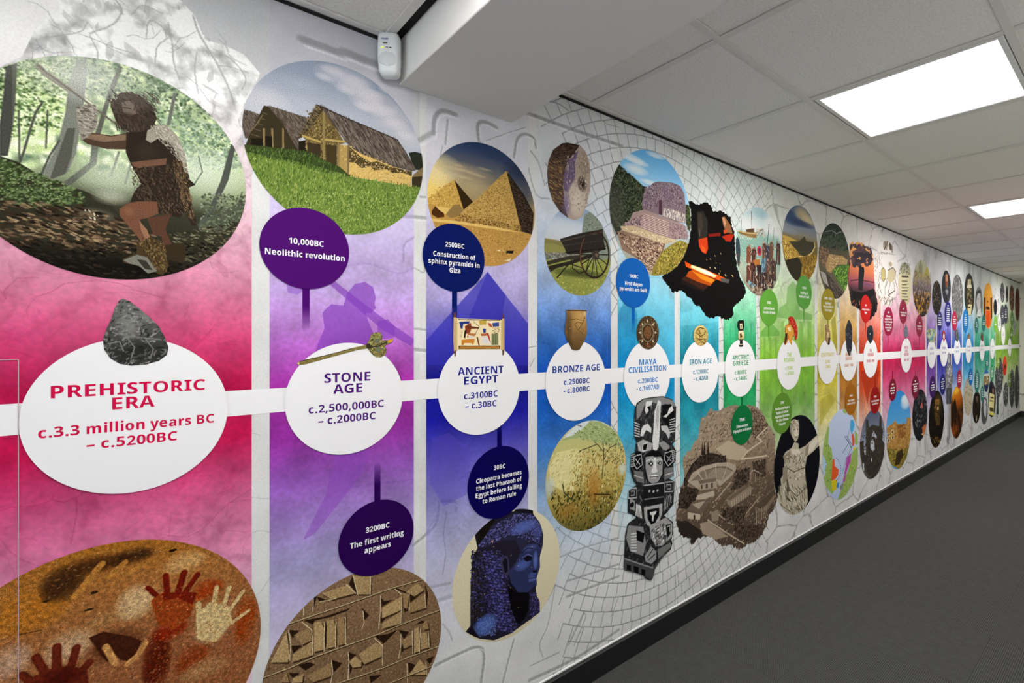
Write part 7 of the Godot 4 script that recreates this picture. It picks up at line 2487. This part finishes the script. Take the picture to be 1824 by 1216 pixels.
		["n",0.12,0.4]
	],5.4161,0.8540,0.4938],
	["picture_roundel","round dark brown portrait of a seated figure in gold","c",[6.2192,0.5046,0.2798,0.2932],3,162,170,1,222,1359,[
		["g",[1,"120d08",1002,"120d08"]],
		["s","6a4e1c",544,263,232,179,0.8],
		["p","8a6424",[371,151,662,158,633,255,400,242]],
		["p","5a4018",[371,377,662,423,662,621,428,610]],
		["p","c09a6a",[498,284,603,293,603,351,498,341]],
		["p","a8741c",[314,275,406,251,406,316]],
		["d",[92,761,783,852,662,1001,258,943],40,"7a5a20 3a2c10 a07a2c",68,22,20,30],
		["d",[38,154,905,229,905,818,92,713],60,"1a140c 120d08 2a1e0e",92,31,60,40],
		["n",0.12,0.4]
	],5.9394,0.7978,0.5863],
	["picture_cutout","slim grey cutout of a standing figure in tunic and boots","p",[6692.8,1188.9,6746.5,1160.3,6769.8,1108.6,6746.5,1063.3,6832.4,1024.2,6872.1,919.1,6864.1,836.8,6808.8,799.0,6816.7,736.8,6793.2,613.4,6762.0,607.9,6769.8,433.3,6754.3,271.7,6700.4,227.9,6692.8,188.4,6632.1,191.9,6594.7,252.2,6647.2,285.5,6647.2,446.8,6632.1,619.6,6572.4,632.9,6579.8,794.2,6542.9,886.4,6572.4,1024.5,6647.2,1066.8,6632.1,1112.7,6647.2,1162.6],4,72,220,0,1970,0,[
		["g",[0,"6c6c70",1007,"8a8a8c"]],
		["d",[37,115,325,125,305,392,37,374],140,"5a5a5c b4b4b4 2a2a2c d4d4d4 828284",43,16,60,50],
		["p","a8a8a8",[112,67,196,64,211,116,119,123]],
		["p","8a8a8c",[104,26,150,2,196,28,219,80,97,76]],
		["p","3a3c40",[44,385,266,395,246,573,52,561]],
		["d",[56,396,266,410,227,561,67,552],40,"55585c 26282c 6e7074",79,10,85,10],
		["p","c4c4c4",[89,564,142,569,135,927,104,933]],
		["p","b4b4b4",[165,571,219,576,219,918,173,932]],
		["l","6a6a6c",10,[154,575,154,919]],
		["n",0.14,0.4]
	],6.5429,1.1889,1.0005],
	["picture_roundel","round picture of a city burning in orange fire","c",[7.0443,0.4928,0.2939,0.2965],3,159,160,1,588,1359,[
		["g",[1,"5a300c",1002,"5a300c"]],
		["s","d8901c",437,112,420,143,0.95],
		["s","c06010",648,236,350,160,0.8],
		["p","1a0f06",[99,365,368,213,507,474,720,567,865,875,437,982,99,712]],
		["s","c8601a",368,813,280,107,0.7],
		["d",[66,396,939,480,792,975,232,902],90,"1a0e06 5a2c0c 7a3c10 2c1608",85,32,70,40],
		["s","f0c040",437,77,210,71,0.8],
		["n",0.12,0.4]
	],6.7504,0.7894,0.5930],
	["picture_roundel","round pale picture crowded with grey-brown foliage and figures","c",[7.5853,0.6263,0.2337,0.2282],3,120,117,1,356,1581,[
		["g",[1,"b8ac94",978,"b8ac94"]],
		["d",[0,-27,1000,28,1000,1030,0,926],170,"b8ac94 6a6250 d4cab4 8a7e68 4a4436 c4bca0 9aa04c",69,39,60,40],
		["n",0.12,0.4]
	],7.3516,0.8545,0.4673],
	["picture_roundel","round dark portrait of a man in a brown coat","c",[8.0301,0.4615,0.2259,0.204],3,110,99,1,661,1581,[
		["g",[1,"1c140f",904,"1c140f"]],
		["p","6a5a4a",[364,159,649,156,683,316,420,319]],
		["p","b8a890",[364,676,568,685,522,849,409,824]],
		["s","2a1c16",476,506,341,260,0.7],
		["n",0.12,0.4]
	],7.8042,0.6655,0.4519],
	["picture_roundel","round black and white portrait of a pale face in profile","c",[8.4858,0.3699,0.2027,0.1828],3,100,90,1,885,1581,[
		["g",[1,"5a5a5c",903,"5a5a5c"]],
		["p","c4c4c6",[407,54,757,144,799,424,686,720,435,571,352,261]],
		["p","3a3a3c",[574,220,686,236,630,347]],
		["l","1a1a1c",46,[134,301,338,742]],
		["n",0.12,0.4]
	],8.2831,0.5527,0.4054],
	["picture_roundel","round picture of a lamp-lit building under blue sky","c",[8.5957,0.7635,0.1755,0.1537],3,100,88,1,1277,1581,[
		["g",[0,"8a7a5a",876,"8a7a5a"]],
		["p","3a66b0",[0,-21,983,21,983,202,0,188]],
		["p","d8d4c8",[79,157,983,173,983,274,48,243]],
		["d",[79,244,983,292,899,611,79,559],30,"c8a860 8a6a3c e8d8b0 3a3026",122,69,40,50],
		["p","22305c",[79,576,932,602,648,880,320,839]],
		["n",0.12,0.4]
	],8.4202,0.9172,0.3510],
	["picture_cutout","dark round picture with a pale yellow printed notice","p",[8891.7,757.0,9040.0,716.0,9179.6,615.5,9231.3,479.7,9179.6,312.8,9071.4,245.1,8928.3,231.7,8795.1,273.9,8723.8,419.9,8723.8,596.4,8795.1,718.1],4,126,130,1,1778,1359,[
		["g",[9,"3a3050",243,"1c1826",1010,"0e0c12"]],
		["p","8a6a5a",[483,243,698,245,722,371,507,368]],
		["p","e6dc9a",[159,329,770,417,722,657,90,590]],
		["p","ece2a8",[90,590,722,657,674,951,90,862]],
		["p","3a3220",[250,433,674,492,674,524,250,470]],
		["p","6a6230",[193,514,602,573,602,597,193,550]],
		["p","4a4424",[159,704,650,770,650,874,159,801]],
		["p","e8e058",[90,831,698,924,674,981,90,886]],
		["n",0.08,0.4]
	],8.7238,0.7570,0.5252],
	["picture_cutout","tree-shaped black and white picture of a massed crowd","p",[9429.6,1049.3,9565.9,1052.3,9670.3,994.4,9776.7,879.9,9791.0,754.2,9670.3,581.8,9531.5,482.6,9429.6,470.4,9416.2,384.1,9429.6,221.3,9283.5,239.0,9296.6,394.6,9283.5,502.1,9198.9,614.2,9166.8,787.2,9244.3,915.5,9329.6,952.1],4,98,130,1,1906,1359,[
		["g",[-3,"3a3a40",1006,"4a4a4e"]],
		["d",[0,3,751,24,734,709,39,654],230,"1c1c20 6a6a70 aaaaae d8d8da 2e2e34",51,22,60,50],
		["p","2c4a34",[140,742,316,757,316,1000,140,979]],
		["n",0.1,0.4]
	],9.1668,1.0523,0.8310],
	["picture_cutout","round red poppy flower with a dark centre","c",[9.8982,0.9149,0.1572,0.1494],4,90,86,1,1379,1581,[
		["g",[0,"d83c22",951,"cc3018"]],
		["s","e85a3a",458,244,372,179,0.7],
		["e","1a1416",528,514,163,107],
		["l","8a1a10",31,[159,146,458,467]]
	],9.7410,1.0643,0.3144],
	["picture_roundel","tall grey photograph of soldiers beside a pale stone","c",[9.9845,0.4742,0.2078,0.1851],3,90,80,1,1471,1581,[
		["g",[1,"4a4a4c",892,"4a4a4c"]],
		["d",[0,-30,1000,31,1000,938,0,846],80,"4a4a4c b8b8ba 1c1c1e 8a8a8c",109,62,60,40],
		["n",0.12,0.4]
	],9.7767,0.6593,0.4155],
	["picture_roundel","tall grey photograph of people in long coats","c",[10.4877,0.5273,0.218,0.3081],3,64,90,1,987,1581,[
		["g",[0,"3c3c3e",1001,"3c3c3e"]],
		["d",[0,-15,708,16,708,1034,0,967],80,"3c3c3e 8a8a8c 1c1c1e b4b4b6 5a5a5c",78,45,60,40],
		["n",0.12,0.4]
	],10.2696,0.8355,0.6163],
	["picture_cutout","tall grey cutout photograph of a standing crowd","c",[10.9355,0.5317,0.2214,0.3608],3,55,90,1,1053,1581,[
		["g",[0,"3a3c38",1001,"3a3c38"]],
		["d",[0,-11,614,12,614,1030,0,972],70,"3a3c38 6a6c68 22241f 9a9c98",71,40,60,40],
		["n",0.12,0.4]
	],10.7141,0.8925,0.7216],
	["picture_roundel","small round dark picture of crowded gold armour","c",[6.2285,1.76,0.1769,0.178],3,119,120,1,0,1581,[
		["g",[-1,"1a1612",1000,"1a1612"]],
		["d",[0,36,994,-37,994,986,0,1014],130,"1a1612 6a5a44 3a3026 a8927a 241e18",71,41,60,40],
		["n",0.12,0.4]
	],6.0516,1.9379,0.3559],
	["picture_roundel","round dark portrait of a red-bearded man in black","c",[6.5968,1.8949,0.1808,0.1813],3,120,120,1,121,1581,[
		["g",[-1,"24242a",1000,"24242a"]],
		["p","c08a68",[370,142,606,95,679,256,638,454,411,483]],
		["p","8a4a34",[411,332,638,315,638,482,431,495]],
		["d",[99,517,976,460,869,944,249,972],60,"2a2a30 4a4a52 16161a 6a6a72",107,43,70,40],
		["p","8a8a90",[350,611,534,544,711,617,555,737]],
		["n",0.12,0.4]
	],6.4160,2.0761,0.3626],
	["picture_roundel","round grey engraving of standing figures","c",[7.0736,1.8006,0.2647,0.269],3,138,140,1,896,1359,[
		["g",[-1,"6a6a6a",1000,"6a6a6a"]],
		["d",[0,39,984,-41,984,990,0,1009],200,"6a6a6a b4b4b2 2a2a2a 8a8a8a d0d0ce",70,27,60,40],
		["n",0.12,0.4]
	],6.8088,2.0696,0.5380],
	["picture_roundel","round dark portrait of a woman in a long gold gown","c",[7.6405,1.8716,0.2577,0.2577],3,140,140,1,1036,1359,[
		["g",[-1,"24221c",1000,"24221c"]],
		["p","c8b890",[336,153,657,118,657,284,327,317]],
		["p","e4dcc0",[291,287,704,248,732,323,273,364]],
		["d",[327,349,751,322,846,941,291,958],70,"b8a060 8a7440 d8c88c 6a5a34",99,36,80,30],
		["p","d8cc98",[336,739,751,722,657,980,399,987]],
		["p","1c1a12",[409,791,583,780,583,817,409,828]],
		["n",0.12,0.4]
	],7.3828,2.1293,0.5155],
	["picture_roundel","round grey portrait of a woman in white collar","c",[8.1597,1.7973,0.2162,0.2025],3,110,103,1,478,1581,[
		["g",[-1,"7a7a7a",936,"7a7a7a"]],
		["p","c8c8c8",[272,205,599,159,723,347,661,627,320,695,176,482]],
		["p","3a3a3c",[176,156,661,72,911,281,785,176,356,200,176,374]],
		["p","e0e0e0",[356,693,723,625,848,872,176,890]],
		["p","3a3a3c",[320,367,440,350,416,389]],
		["n",0.12,0.4]
	],7.9434,1.9998,0.4325],
	["picture_roundel","tall orange sunset picture with black silhouettes of arms","c",[8.7217,1.778,0.3182,0.311],4,140,137,1,1254,1359,[
		["g",[-1,"e8963c",977,"e8963c"]],
		["s","f0b040",521,159,464,178,0.8],
		["p","2a1a12",[96,331,221,324,203,801,96,746]],
		["p","2a1a12",[710,309,863,291,883,726,757,810]],
		["p","2a1a12",[293,506,568,505,662,571,248,566]],
		["p","e8541c",[302,604,691,591,710,891,475,964,266,878]],
		["e","2a1a12",456,400,46,16],
		["n",0.12,0.4]
	],8.4035,2.0890,0.6364],
	["picture_roundel","tall pale white and grey picture above a black oval","c",[9.3161,1.8787,0.2636,0.2231],3,110,93,1,773,1581,[
		["g",[-1,"d4d4d6",846,"d4d4d6"]],
		["d",[0,33,1000,-35,1000,832,0,859],60,"d4d4d6 a8a8aa ececee 6a6a6c",79,45,60,40],
		["n",0.12,0.4]
	],9.0525,2.1018,0.5272],
	["picture_cutout","small black oval picture","c",[9.1906,1.7775,0.1192,0.112],4,60,56,1,1953,1581,[
		["g",[0,"1c1c1e",939,"1c1c1e"]],
		["d",[0,24,1000,-25,1000,925,0,953],30,"1c1c1e 3a3a3c 2a2a2c",171,98,60,40],
		["n",0.12,0.4]
	],9.0714,1.8895,0.2384],
	["picture_cutout","grey cutout picture of a uniformed figure","c",[9.715,2.0152,0.1629,0.1484],3,70,64,1,1710,1581,[
		["g",[-1,"4a4a50",911,"4a4a50"]],
		["d",[0,35,1000,-36,1000,889,0,933],50,"4a4a50 c4c4c6 2a2a2e 8a8a8e",134,77,60,40],
		["n",0.12,0.4]
	],9.5521,2.1636,0.3257],
	["picture_cutout","narrow dark cutout of a standing figure with red sash","c",[10.0711,2.0109,0.0904,0.1282],3,42,60,1,1782,1581,[
		["g",[0,"2a2a2e",1000,"2a2a2e"]],
		["d",[0,23,705,-24,705,984,0,1016],30,"2a2a2e 6a3a3a 8a8a8e",179,102,60,40],
		["n",0.12,0.4]
	],9.9808,2.1390,0.2563],
	["picture_cutout","brown and red cutout picture of crowded people","c",[10.4877,1.9675,0.218,0.2138],3,80,78,1,1628,1581,[
		["g",[-1,"5a3a2c",980,"5a3a2c"]],
		["d",[0,33,1000,-34,1000,964,0,996],60,"5a3a2c b04a30 8a8a7a 3a2a22 c8b8a0",111,63,60,40],
		["n",0.12,0.4]
	],10.2696,2.1813,0.4361],
	["picture_cutout","dark brown and rust cutout picture at the mural end","c",[10.9921,1.8929,0.219,0.2764],3,63,80,1,1563,1581,[
		["g",[0,"4a2c1c",1000,"4a2c1c"]],
		["d",[0,25,792,-26,792,992,0,1008],60,"4a2c1c 6a3c24 2a1c14 8a2c1c",93,53,60,40],
		["n",0.12,0.4]
	],10.7730,2.1693,0.5528],
	["picture_cutout","grey blossom-like cutout among green leaves","c",[10.7321,1.5135,0.1261,0.1429],3,53,60,1,1826,1581,[
		["g",[0,"8a8a88",1000,"8a8a88"]],
		["d",[0,10,882,-11,882,1000,0,1000],40,"8a8a88 c4c4c0 5a6a4a",174,100,60,40],
		["n",0.12,0.4]
	],10.6061,1.6564,0.2858],
	["picture_cutout","grey chipped flint hand axe picture on the white roundel","p",[-11.2,1441.5,-0.7,1437.2,14.6,1422.3,33.3,1402.3,49.1,1381.8,58.2,1360.9,65.3,1335.6,62.7,1318.7,49.1,1305.7,27.0,1298.1,2.4,1296.6,-15.6,1301.3,-30.3,1313.0,-40.2,1333.1,-41.9,1352.9,-36.1,1376.7,-30.3,1392.8,-24.5,1416.9,-17.1,1436.4],8,311,420,1,754,602,[
		["g",[-8,"6a6a66",500,"4a4a48",1008,"2e2e2d"]],
		["d",[10,37,728,3,728,1008,10,980],420,"7a7a76 3a3a39 565653 8f8f8a 252524 64645f",74,25,30,60],
		["s","8f8f8a",284,388,128,198,0.7],
		["s","9a9a95",475,243,85,113,0.5],
		["s","232322",347,781,319,141,0.6],
		["l","74746f",15,[100,502,264,557,475,585,650,614]],
		["l","74746f",15,[202,279,305,388,432,386]],
		["l","74746f",15,[264,585,347,726,305,893]],
		["l","74746f",15,[475,613,562,757,518,900]],
		["l","74746f",15,[60,667,181,640,222,780]],
		["b",2],
		["n",0.25,0.4]
	],-0.0419,1.4415,0.1449],
	["picture_cutout","grey knapped stone axe tied to a wooden haft","p",[322.5,1291.3,330.7,1296.8,381.8,1308.0,418.7,1317.1,456.9,1327.6,496.6,1336.8,504.7,1351.0,510.8,1366.7,523.1,1372.0,537.7,1371.0,541.9,1359.3,540.9,1348.7,556.8,1349.7,569.7,1354.6,572.3,1348.5,565.4,1341.0,554.6,1337.9,548.3,1331.5,554.6,1320.7,550.8,1308.0,537.7,1299.8,525.2,1300.1,512.8,1308.9,502.6,1321.7,500.6,1325.9,472.6,1321.8,437.6,1312.7,400.1,1302.6,363.9,1292.8,342.8,1286.8,327.3,1285.4],8,380,132,1,1396,1359,[
		["g",[2,"8a844c",369,"7a6c3c"]],
		["d",[-1,127,713,134,713,377,-1,350],260,"a8985a 5a4e28 8a7c44 c0b070",32,6,17,8],
		["d",[721,0,929,-1,929,299,721,294],260,"a09c60 3a3a20 b8b478 6a6a40 26261a",19,11,40,50],
		["p","6a6c58",[787,76,853,76,845,119,795,123]],
		["p","6a7058",[795,169,862,170,853,229,803,220]],
		["p","3a3424",[697,134,738,126,746,185,697,188]],
		["l","2a2620",11,[729,168,828,161,929,111]],
		["l","2a2620",6,[738,185,862,123]],
		["p","d89a30",[938,98,990,77,994,103,947,124]],
		["p","e8d090",[1,323,23,316,23,343,12,344]],
		["l","3a3220",8,[33,306,238,260,538,183]],
		["b",2],
		["n",0.15,0.4]
	],0.3225,1.3720,0.2498],
	["picture_cutout","cream papyrus scroll with painted figures on brown rods","p",[765.0,1418.4,766.6,1436.0,771.4,1436.8,774.7,1418.6,782.7,1417.3,941.7,1417.0,946.1,1419.6,947.2,1438.6,950.9,1438.7,954.7,1416.6,954.7,1313.8,952.8,1296.4,947.2,1295.0,944.7,1314.0,934.4,1315.7,782.7,1316.8,773.7,1314.9,772.4,1296.4,768.2,1295.1,766.0,1314.2,764.1,1348.0],8,320,241,1,1536,1044,[
		["g",[-9,"6a3c2c",91,"6a3c2c",98,"e4cfa0",646,"dcc48e",658,"6a4632",766,"5a3828"]],
		["p","c8aa74",[0,107,67,105,67,654,0,653]],
		["p","c8aa74",[932,109,1004,107,1004,660,932,654]],
		["p","ecd9ac",[81,123,922,121,922,629,81,623]],
		["l","2a1a14",14,[98,132,903,124]],
		["p","2a3a7a",[106,166,306,154,288,202,184,204,166,290,132,274]],
		["p","8a3c24",[210,242,323,178,341,256,306,367,236,367]],
		["p","6a3420",[236,226,484,258,484,279,270,281]],
		["l","3a2a1c",7,[376,161,484,239,412,367]],
		["p","b0703c",[270,352,430,367,376,430,253,430]],
		["p","1c1c1c",[210,305,244,305,218,446,192,430]],
		["p","d8d0c0",[270,383,412,414,376,454,288,446]],
		["p","c8802c",[149,469,394,454,394,510,358,557,341,525,201,524,184,563,149,555]],
		["l","5a2a1c",24,[448,430,484,558]],
		["p","c0a040",[484,143,630,132,626,205,493,210]],
		["p","2a3c8a",[556,278,621,277,611,350,566,350]],
		["p","b0603c",[511,366,667,350,658,398,529,406]],
		["p","dcd6d0",[529,406,685,414,713,545,538,543]],
		["p","b03c2c",[630,350,676,366,723,528,685,479]],
		["p","7a8058",[732,366,865,357,874,563,732,561]],
		["p","3a4a8a",[742,178,884,159,884,233,760,243]],
		["p","b84a34",[648,172,723,187,742,252,685,236]],
		["d",[742,252,894,250,894,365,742,366],30,"3a6a4a b04a3a 2a2a3a d8c8a0",27,12,60,40],
		["l","4a4a34",7,[770,382,770,553]],
		["l","4a4a34",7,[817,382,817,554]],
		["p","4a3a24",[98,569,909,576,909,632,98,622]],
		["p","b87a30",[115,582,890,589,890,622,115,613]],
		["d",[115,321,166,321,166,446,124,445],20,"5a5a4a 8a8a70",14,7,0,20],
		["b",2],
		["n",0.08,0.4]
	],0.7641,1.4387,0.1906],
	["picture_cutout","tan cracked clay beaker picture on the white roundel","p",[1227.9,1460.4,1248.4,1461.8,1290.5,1464.0,1334.7,1462.6,1331.3,1450.2,1329.8,1432.1,1334.7,1403.2,1336.2,1377.8,1328.9,1352.4,1314.3,1330.9,1297.6,1309.5,1285.7,1305.5,1269.3,1305.8,1255.4,1311.0,1243.8,1331.6,1230.1,1352.7,1223.3,1377.1,1225.6,1401.6,1231.0,1429.7,1231.0,1447.2],8,199,280,0,1820,1624,[
		["g",[2,"a8814c",411,"9a7644",636,"7a5e38",999,"5a4428"]],
		["s","c89e60",483,183,179,225,0.8],
		["s","4a3820",100,414,119,382,0.7],
		["s","3a2c1a",71,834,179,135,0.6],
		["p","3a2a18",[29,23,703,8,681,32,72,48]],
		["p","e0bc88",[574,56,666,42,660,156,605,180]],
		["l","3a2a18",13,[605,66,635,202,544,363,424,500,305,367,394,309,574,329]],
		["l","4a3820",10,[129,259,364,231,605,271]],
		["l","4a3820",10,[424,500,574,590]],
		["d",[14,349,697,338,666,612,43,614],70,"8a6a3c b08a54 6a5030",31,13,10,40],
		["n",0.14,0.4]
	],1.2233,1.4640,0.1585],
	["picture_cutout","round brown carved calendar stone picture","c",[1.6987,1.3769,0.0731,0.0742],8,276,280,1,956,1044,[
		["g",[0,"4a3824",1000,"3c2c1c"]],
		["d",[0,13,985,-14,985,1009,0,992],420,"6a5438 2a2014 8a7450 3c2e1e 9a8460",47,24,30,60],
		["e","8a7a5c",473,501,274,274],
		["e","3a2c1c",473,501,241,247],
		["e","6a4a2c",473,501,174,181],
		["d",[301,317,653,313,653,685,301,684],90,"8a5a34 3a2416 a07040",34,20,40,60],
		["p","c8bc9c",[784,539,895,499,784,461]],
		["p","c8bc9c",[665,750,770,802,719,696]],
		["p","c8bc9c",[436,813,474,923,511,814]],
		["p","c8bc9c",[233,694,185,797,285,748]],
		["p","c8bc9c",[172,465,68,503,172,541]],
		["p","c8bc9c",[285,257,185,208,233,311]],
		["p","c8bc9c",[511,188,474,80,436,190]],
		["p","c8bc9c",[719,304,770,198,665,250]],
		["s","7a3c28",473,876,125,71,0.7],
		["n",0.14,0.4]
	],1.6256,1.4511,0.1484],
	["picture_cutout","round worn gold coin picture","c",[2.0905,1.3645,0.0611,0.0512],8,200,168,1,386,1359,[
		["g",[0,"c8ac68",838,"b09450"]],
		["d",[13,7,1000,-8,1000,844,13,832],120,"e0c884 8a6c34 6a5026 d4b870",106,43,40,60],
		["l","5a4220",37,[215,227,420,103,767,140,837,305]],
		["l","5a4220",37,[283,348,488,470,767,346]],
		["l","5a4220",37,[215,510,420,592,697,552,837,677]],
		["l","5a4220",37,[351,185,488,347]],
		["l","5a4220",37,[557,675,767,759]],
		["l","ecd898",32,[80,268,283,84,627,39,872,181]],
		["n",0.12,0.4]
	],2.0294,1.4157,0.1223],
	["picture_cutout","black and cream Greek amphora picture","p",[2431.3,1444.2,2439.3,1448.2,2480.0,1449.1,2488.3,1443.8,2490.3,1413.4,2480.0,1391.2,2488.3,1374.6,2486.2,1349.8,2471.8,1336.0,2473.9,1319.5,2480.0,1308.4,2464.7,1303.1,2439.3,1304.5,2433.3,1311.7,2444.3,1319.8,2445.4,1336.2,2429.2,1352.6,2429.2,1374.4,2437.3,1390.8,2423.2,1412.5,2423.2,1437.0],8,101,220,1,1871,602,[
		["g",[3,"1c1a16",379,"1c1a16",454,"e8dcb4",680,"c8b478",755,"1c1a16",999,"2a261c"]],
		["p","d8cca0",[145,136,319,133,333,341,165,342]],
		["p","1c1a16",[193,173,277,191,249,323,207,316]],
		["p","e8dcb4",[82,407,417,397,417,442,82,451]],
		["p","3a301c",[145,511,249,492,319,624,179,680]],
		["l","e8dcb4",26,[110,904,347,907]],
		["n",0.08,0.4]
	],2.4232,1.4491,0.1460],
	["picture_cutout","bronze crested helmet with a red plume","p",[2990.7,1469.4,3014.2,1483.7,3053.9,1480.3,3087.5,1452.7,3110.6,1415.0,3114.7,1376.9,3101.0,1338.7,3078.0,1342.0,3080.7,1364.1,3047.2,1360.9,3040.6,1326.5,3033.9,1307.7,3007.6,1323.6,2994.6,1345.4,2975.2,1320.8,2955.9,1305.5,2936.8,1315.0,2943.2,1345.6,2955.9,1370.1,2952.1,1407.0,2962.3,1428.7,3001.1,1435.5,3007.6,1451.2],8,220,220,1,0,1359,[
		["g",[-2,"c03020",1005,"c08a38"]],
		["p","b8281c",[303,80,434,0,657,19,846,174,975,386,998,600,922,814,793,795,770,565,620,354,471,216]],
		["d",[361,26,960,243,960,778,808,778,732,424],90,"d83a28 8a1810 e85440",102,31,20,40],
		["p","d89a3c",[143,326,508,286,732,459,770,636,582,689,508,952,361,846,324,602,143,914,36,913,107,637]],
		["p","f0d8a8",[252,394,471,356,508,531,324,498]],
		["p","2a1c10",[107,603,252,568,230,776,71,982,43,930]],
		["l","2a1c10",25,[508,286,717,459,762,636]],
		["n",0.1,0.4]
	],2.9368,1.4837,0.1782],
	["picture_cutout","terracotta warrior head with a topknot","p",[3523.3,1432.8,3558.5,1449.3,3579.4,1429.1,3568.9,1415.7,3598.3,1398.1,3602.6,1344.5,3589.9,1304.4,3568.9,1300.2,3537.7,1318.2,3523.3,1336.0,3531.5,1380.0],8,74,140,1,1178,1359,[
		["g",[-1,"9a7a54",1000,"9a7a54"]],
		["d",[0,4,532,-5,532,1003,0,996],60,"b89468 6a5034 c8a87c",104,45,50,60],
		["p","2a1c14",[306,672,504,643,475,972,278,988]],
		["p","d8bc94",[166,405,376,392,334,642,194,672]],
		["n",0.1,0.4]
	],3.5233,1.4493,0.1490],
	["picture_cutout","dark iron helmet with a face mask","p",[3908.3,1471.9,3927.0,1483.5,3964.8,1458.1,3987.7,1413.3,3987.7,1277.6,3945.8,1218.4,3908.3,1226.8,3873.1,1279.3,3865.8,1412.1],8,55,120,1,1974,602,[
		["g",[0,"2c2e34",998,"2c2e34"]],
		["d",[0,5,460,-5,460,1004,0,992],50,"44464e 16181c 6a6c74",87,38,50,60],
		["n",0.1,0.4]
	],3.8658,1.4835,0.2651],
	["picture_cutout","round black shield with a small metal boss","p",[4350.4,1449.5,4397.8,1440.0,4420.3,1383.4,4406.2,1331.9,4350.4,1299.4,4303.8,1327.3,4282.1,1382.9,4298.3,1433.6],8,111,120,1,243,1581,[
		["g",[0,"20262e",1000,"20262e"]],
		["d",[0,7,921,-7,921,1005,0,995],40,"2c343e 14181e 38424c",168,73,50,60],
		["e","c8c8c0",436,455,74,41],
		["n",0.1,0.4]
	],4.2821,1.4495,0.1501],
	["picture_cutout","grey pointed steel helmet","p",[5228.3,1474.4,5272.2,1433.9,5286.9,1363.2,5235.6,1358.5,5221.0,1304.7,5213.8,1358.5,5170.6,1365.5,5185.0,1432.9],8,69,100,1,590,1581,[
		["g",[0,"6a7480",1000,"6a7480"]],
		["d",[0,6,685,-6,685,1003,0,998],30,"8a949e 4a545e 9aa4ae",117,51,50,60],
		["n",0.1,0.4]
	],5.1706,1.4744,0.1697],
	["picture_cutout","ornate turquoise feather headdress","p",[5867.5,1416.7,5945.7,1440.3,6041.9,1436.7,6157.1,1433.1,6183.9,1385.7,6140.4,1328.8,6173.8,1300.1,5883.0,1302.4,5914.2,1329.7,5867.5,1375.5],8,110,49,1,0,1703,[
		["g",[-3,"8ab0a8",439,"8ab0a8"]],
		["d",[0,3,1000,-8,1000,443,0,436],80,"c8c890 4a8a90 d8d8b8 6a5a8a b8a04c",161,70,50,60],
		["n",0.1,0.4]
	],5.8675,1.4403,0.3164],
	["picture_cutout","red and white rose emblem","p",[6433.9,1406.2,6488.0,1428.3,6535.5,1396.8,6542.9,1342.1,6488.0,1295.8,6426.8,1347.3],8,79,90,1,1110,1581,[
		["g",[0,"b03428",1000,"b03428"]],
		["d",[0,4,876,-3,876,1003,0,996],26,"d84a3a f0e8e0 8a2018",137,59,50,60],
		["e","ece4dc",434,500,219,224],
		["n",0.1,0.4]
	],6.4268,1.4283,0.1325],
	["picture_cutout","small figure in a dark hat and cloak","p",[6989.1,1446.1,7051.0,1457.3,7092.7,1410.0,7113.7,1324.9,7051.0,1293.4,6968.7,1325.5,6960.6,1398.7],8,84,90,1,1191,1581,[
		["g",[1,"4a5048",999,"4a5048"]],
		["d",[0,6,934,-4,934,1003,0,996],40,"8a8a7a 2a3028 6a7a5a c8c8b8",142,61,50,60],
		["n",0.1,0.4]
	],6.9606,1.4573,0.1639],
	["picture_cutout","small portrait in a brown wig","p",[7542.1,1379.0,7602.7,1401.6,7664.2,1379.3,7683.2,1333.9,7532.9,1328.8],8,70,34,1,112,1703,[
		["g",[0,"8a6a4a",486,"8a6a4a"]],
		["d",[0,2,1000,-2,1000,488,0,484],20,"c8a888 5a3c2a e8d8c8",147,64,50,60],
		["n",0.1,0.4]
	],7.5329,1.4016,0.1504],
	["picture_cutout","small figure with brown hair","p",[8256.1,1392.5,8337.5,1417.1,8392.5,1368.6,8403.5,1295.3,8272.3,1308.2],8,70,58,1,1881,1581,[
		["g",[0,"6a3c2a",823,"6a3c2a"]],
		["d",[0,3,1000,-3,1000,826,0,820],20,"8a5a44 c89a7a 3a2018",141,61,50,60],
		["n",0.1,0.4]
	],8.2561,1.4171,0.1474]
]
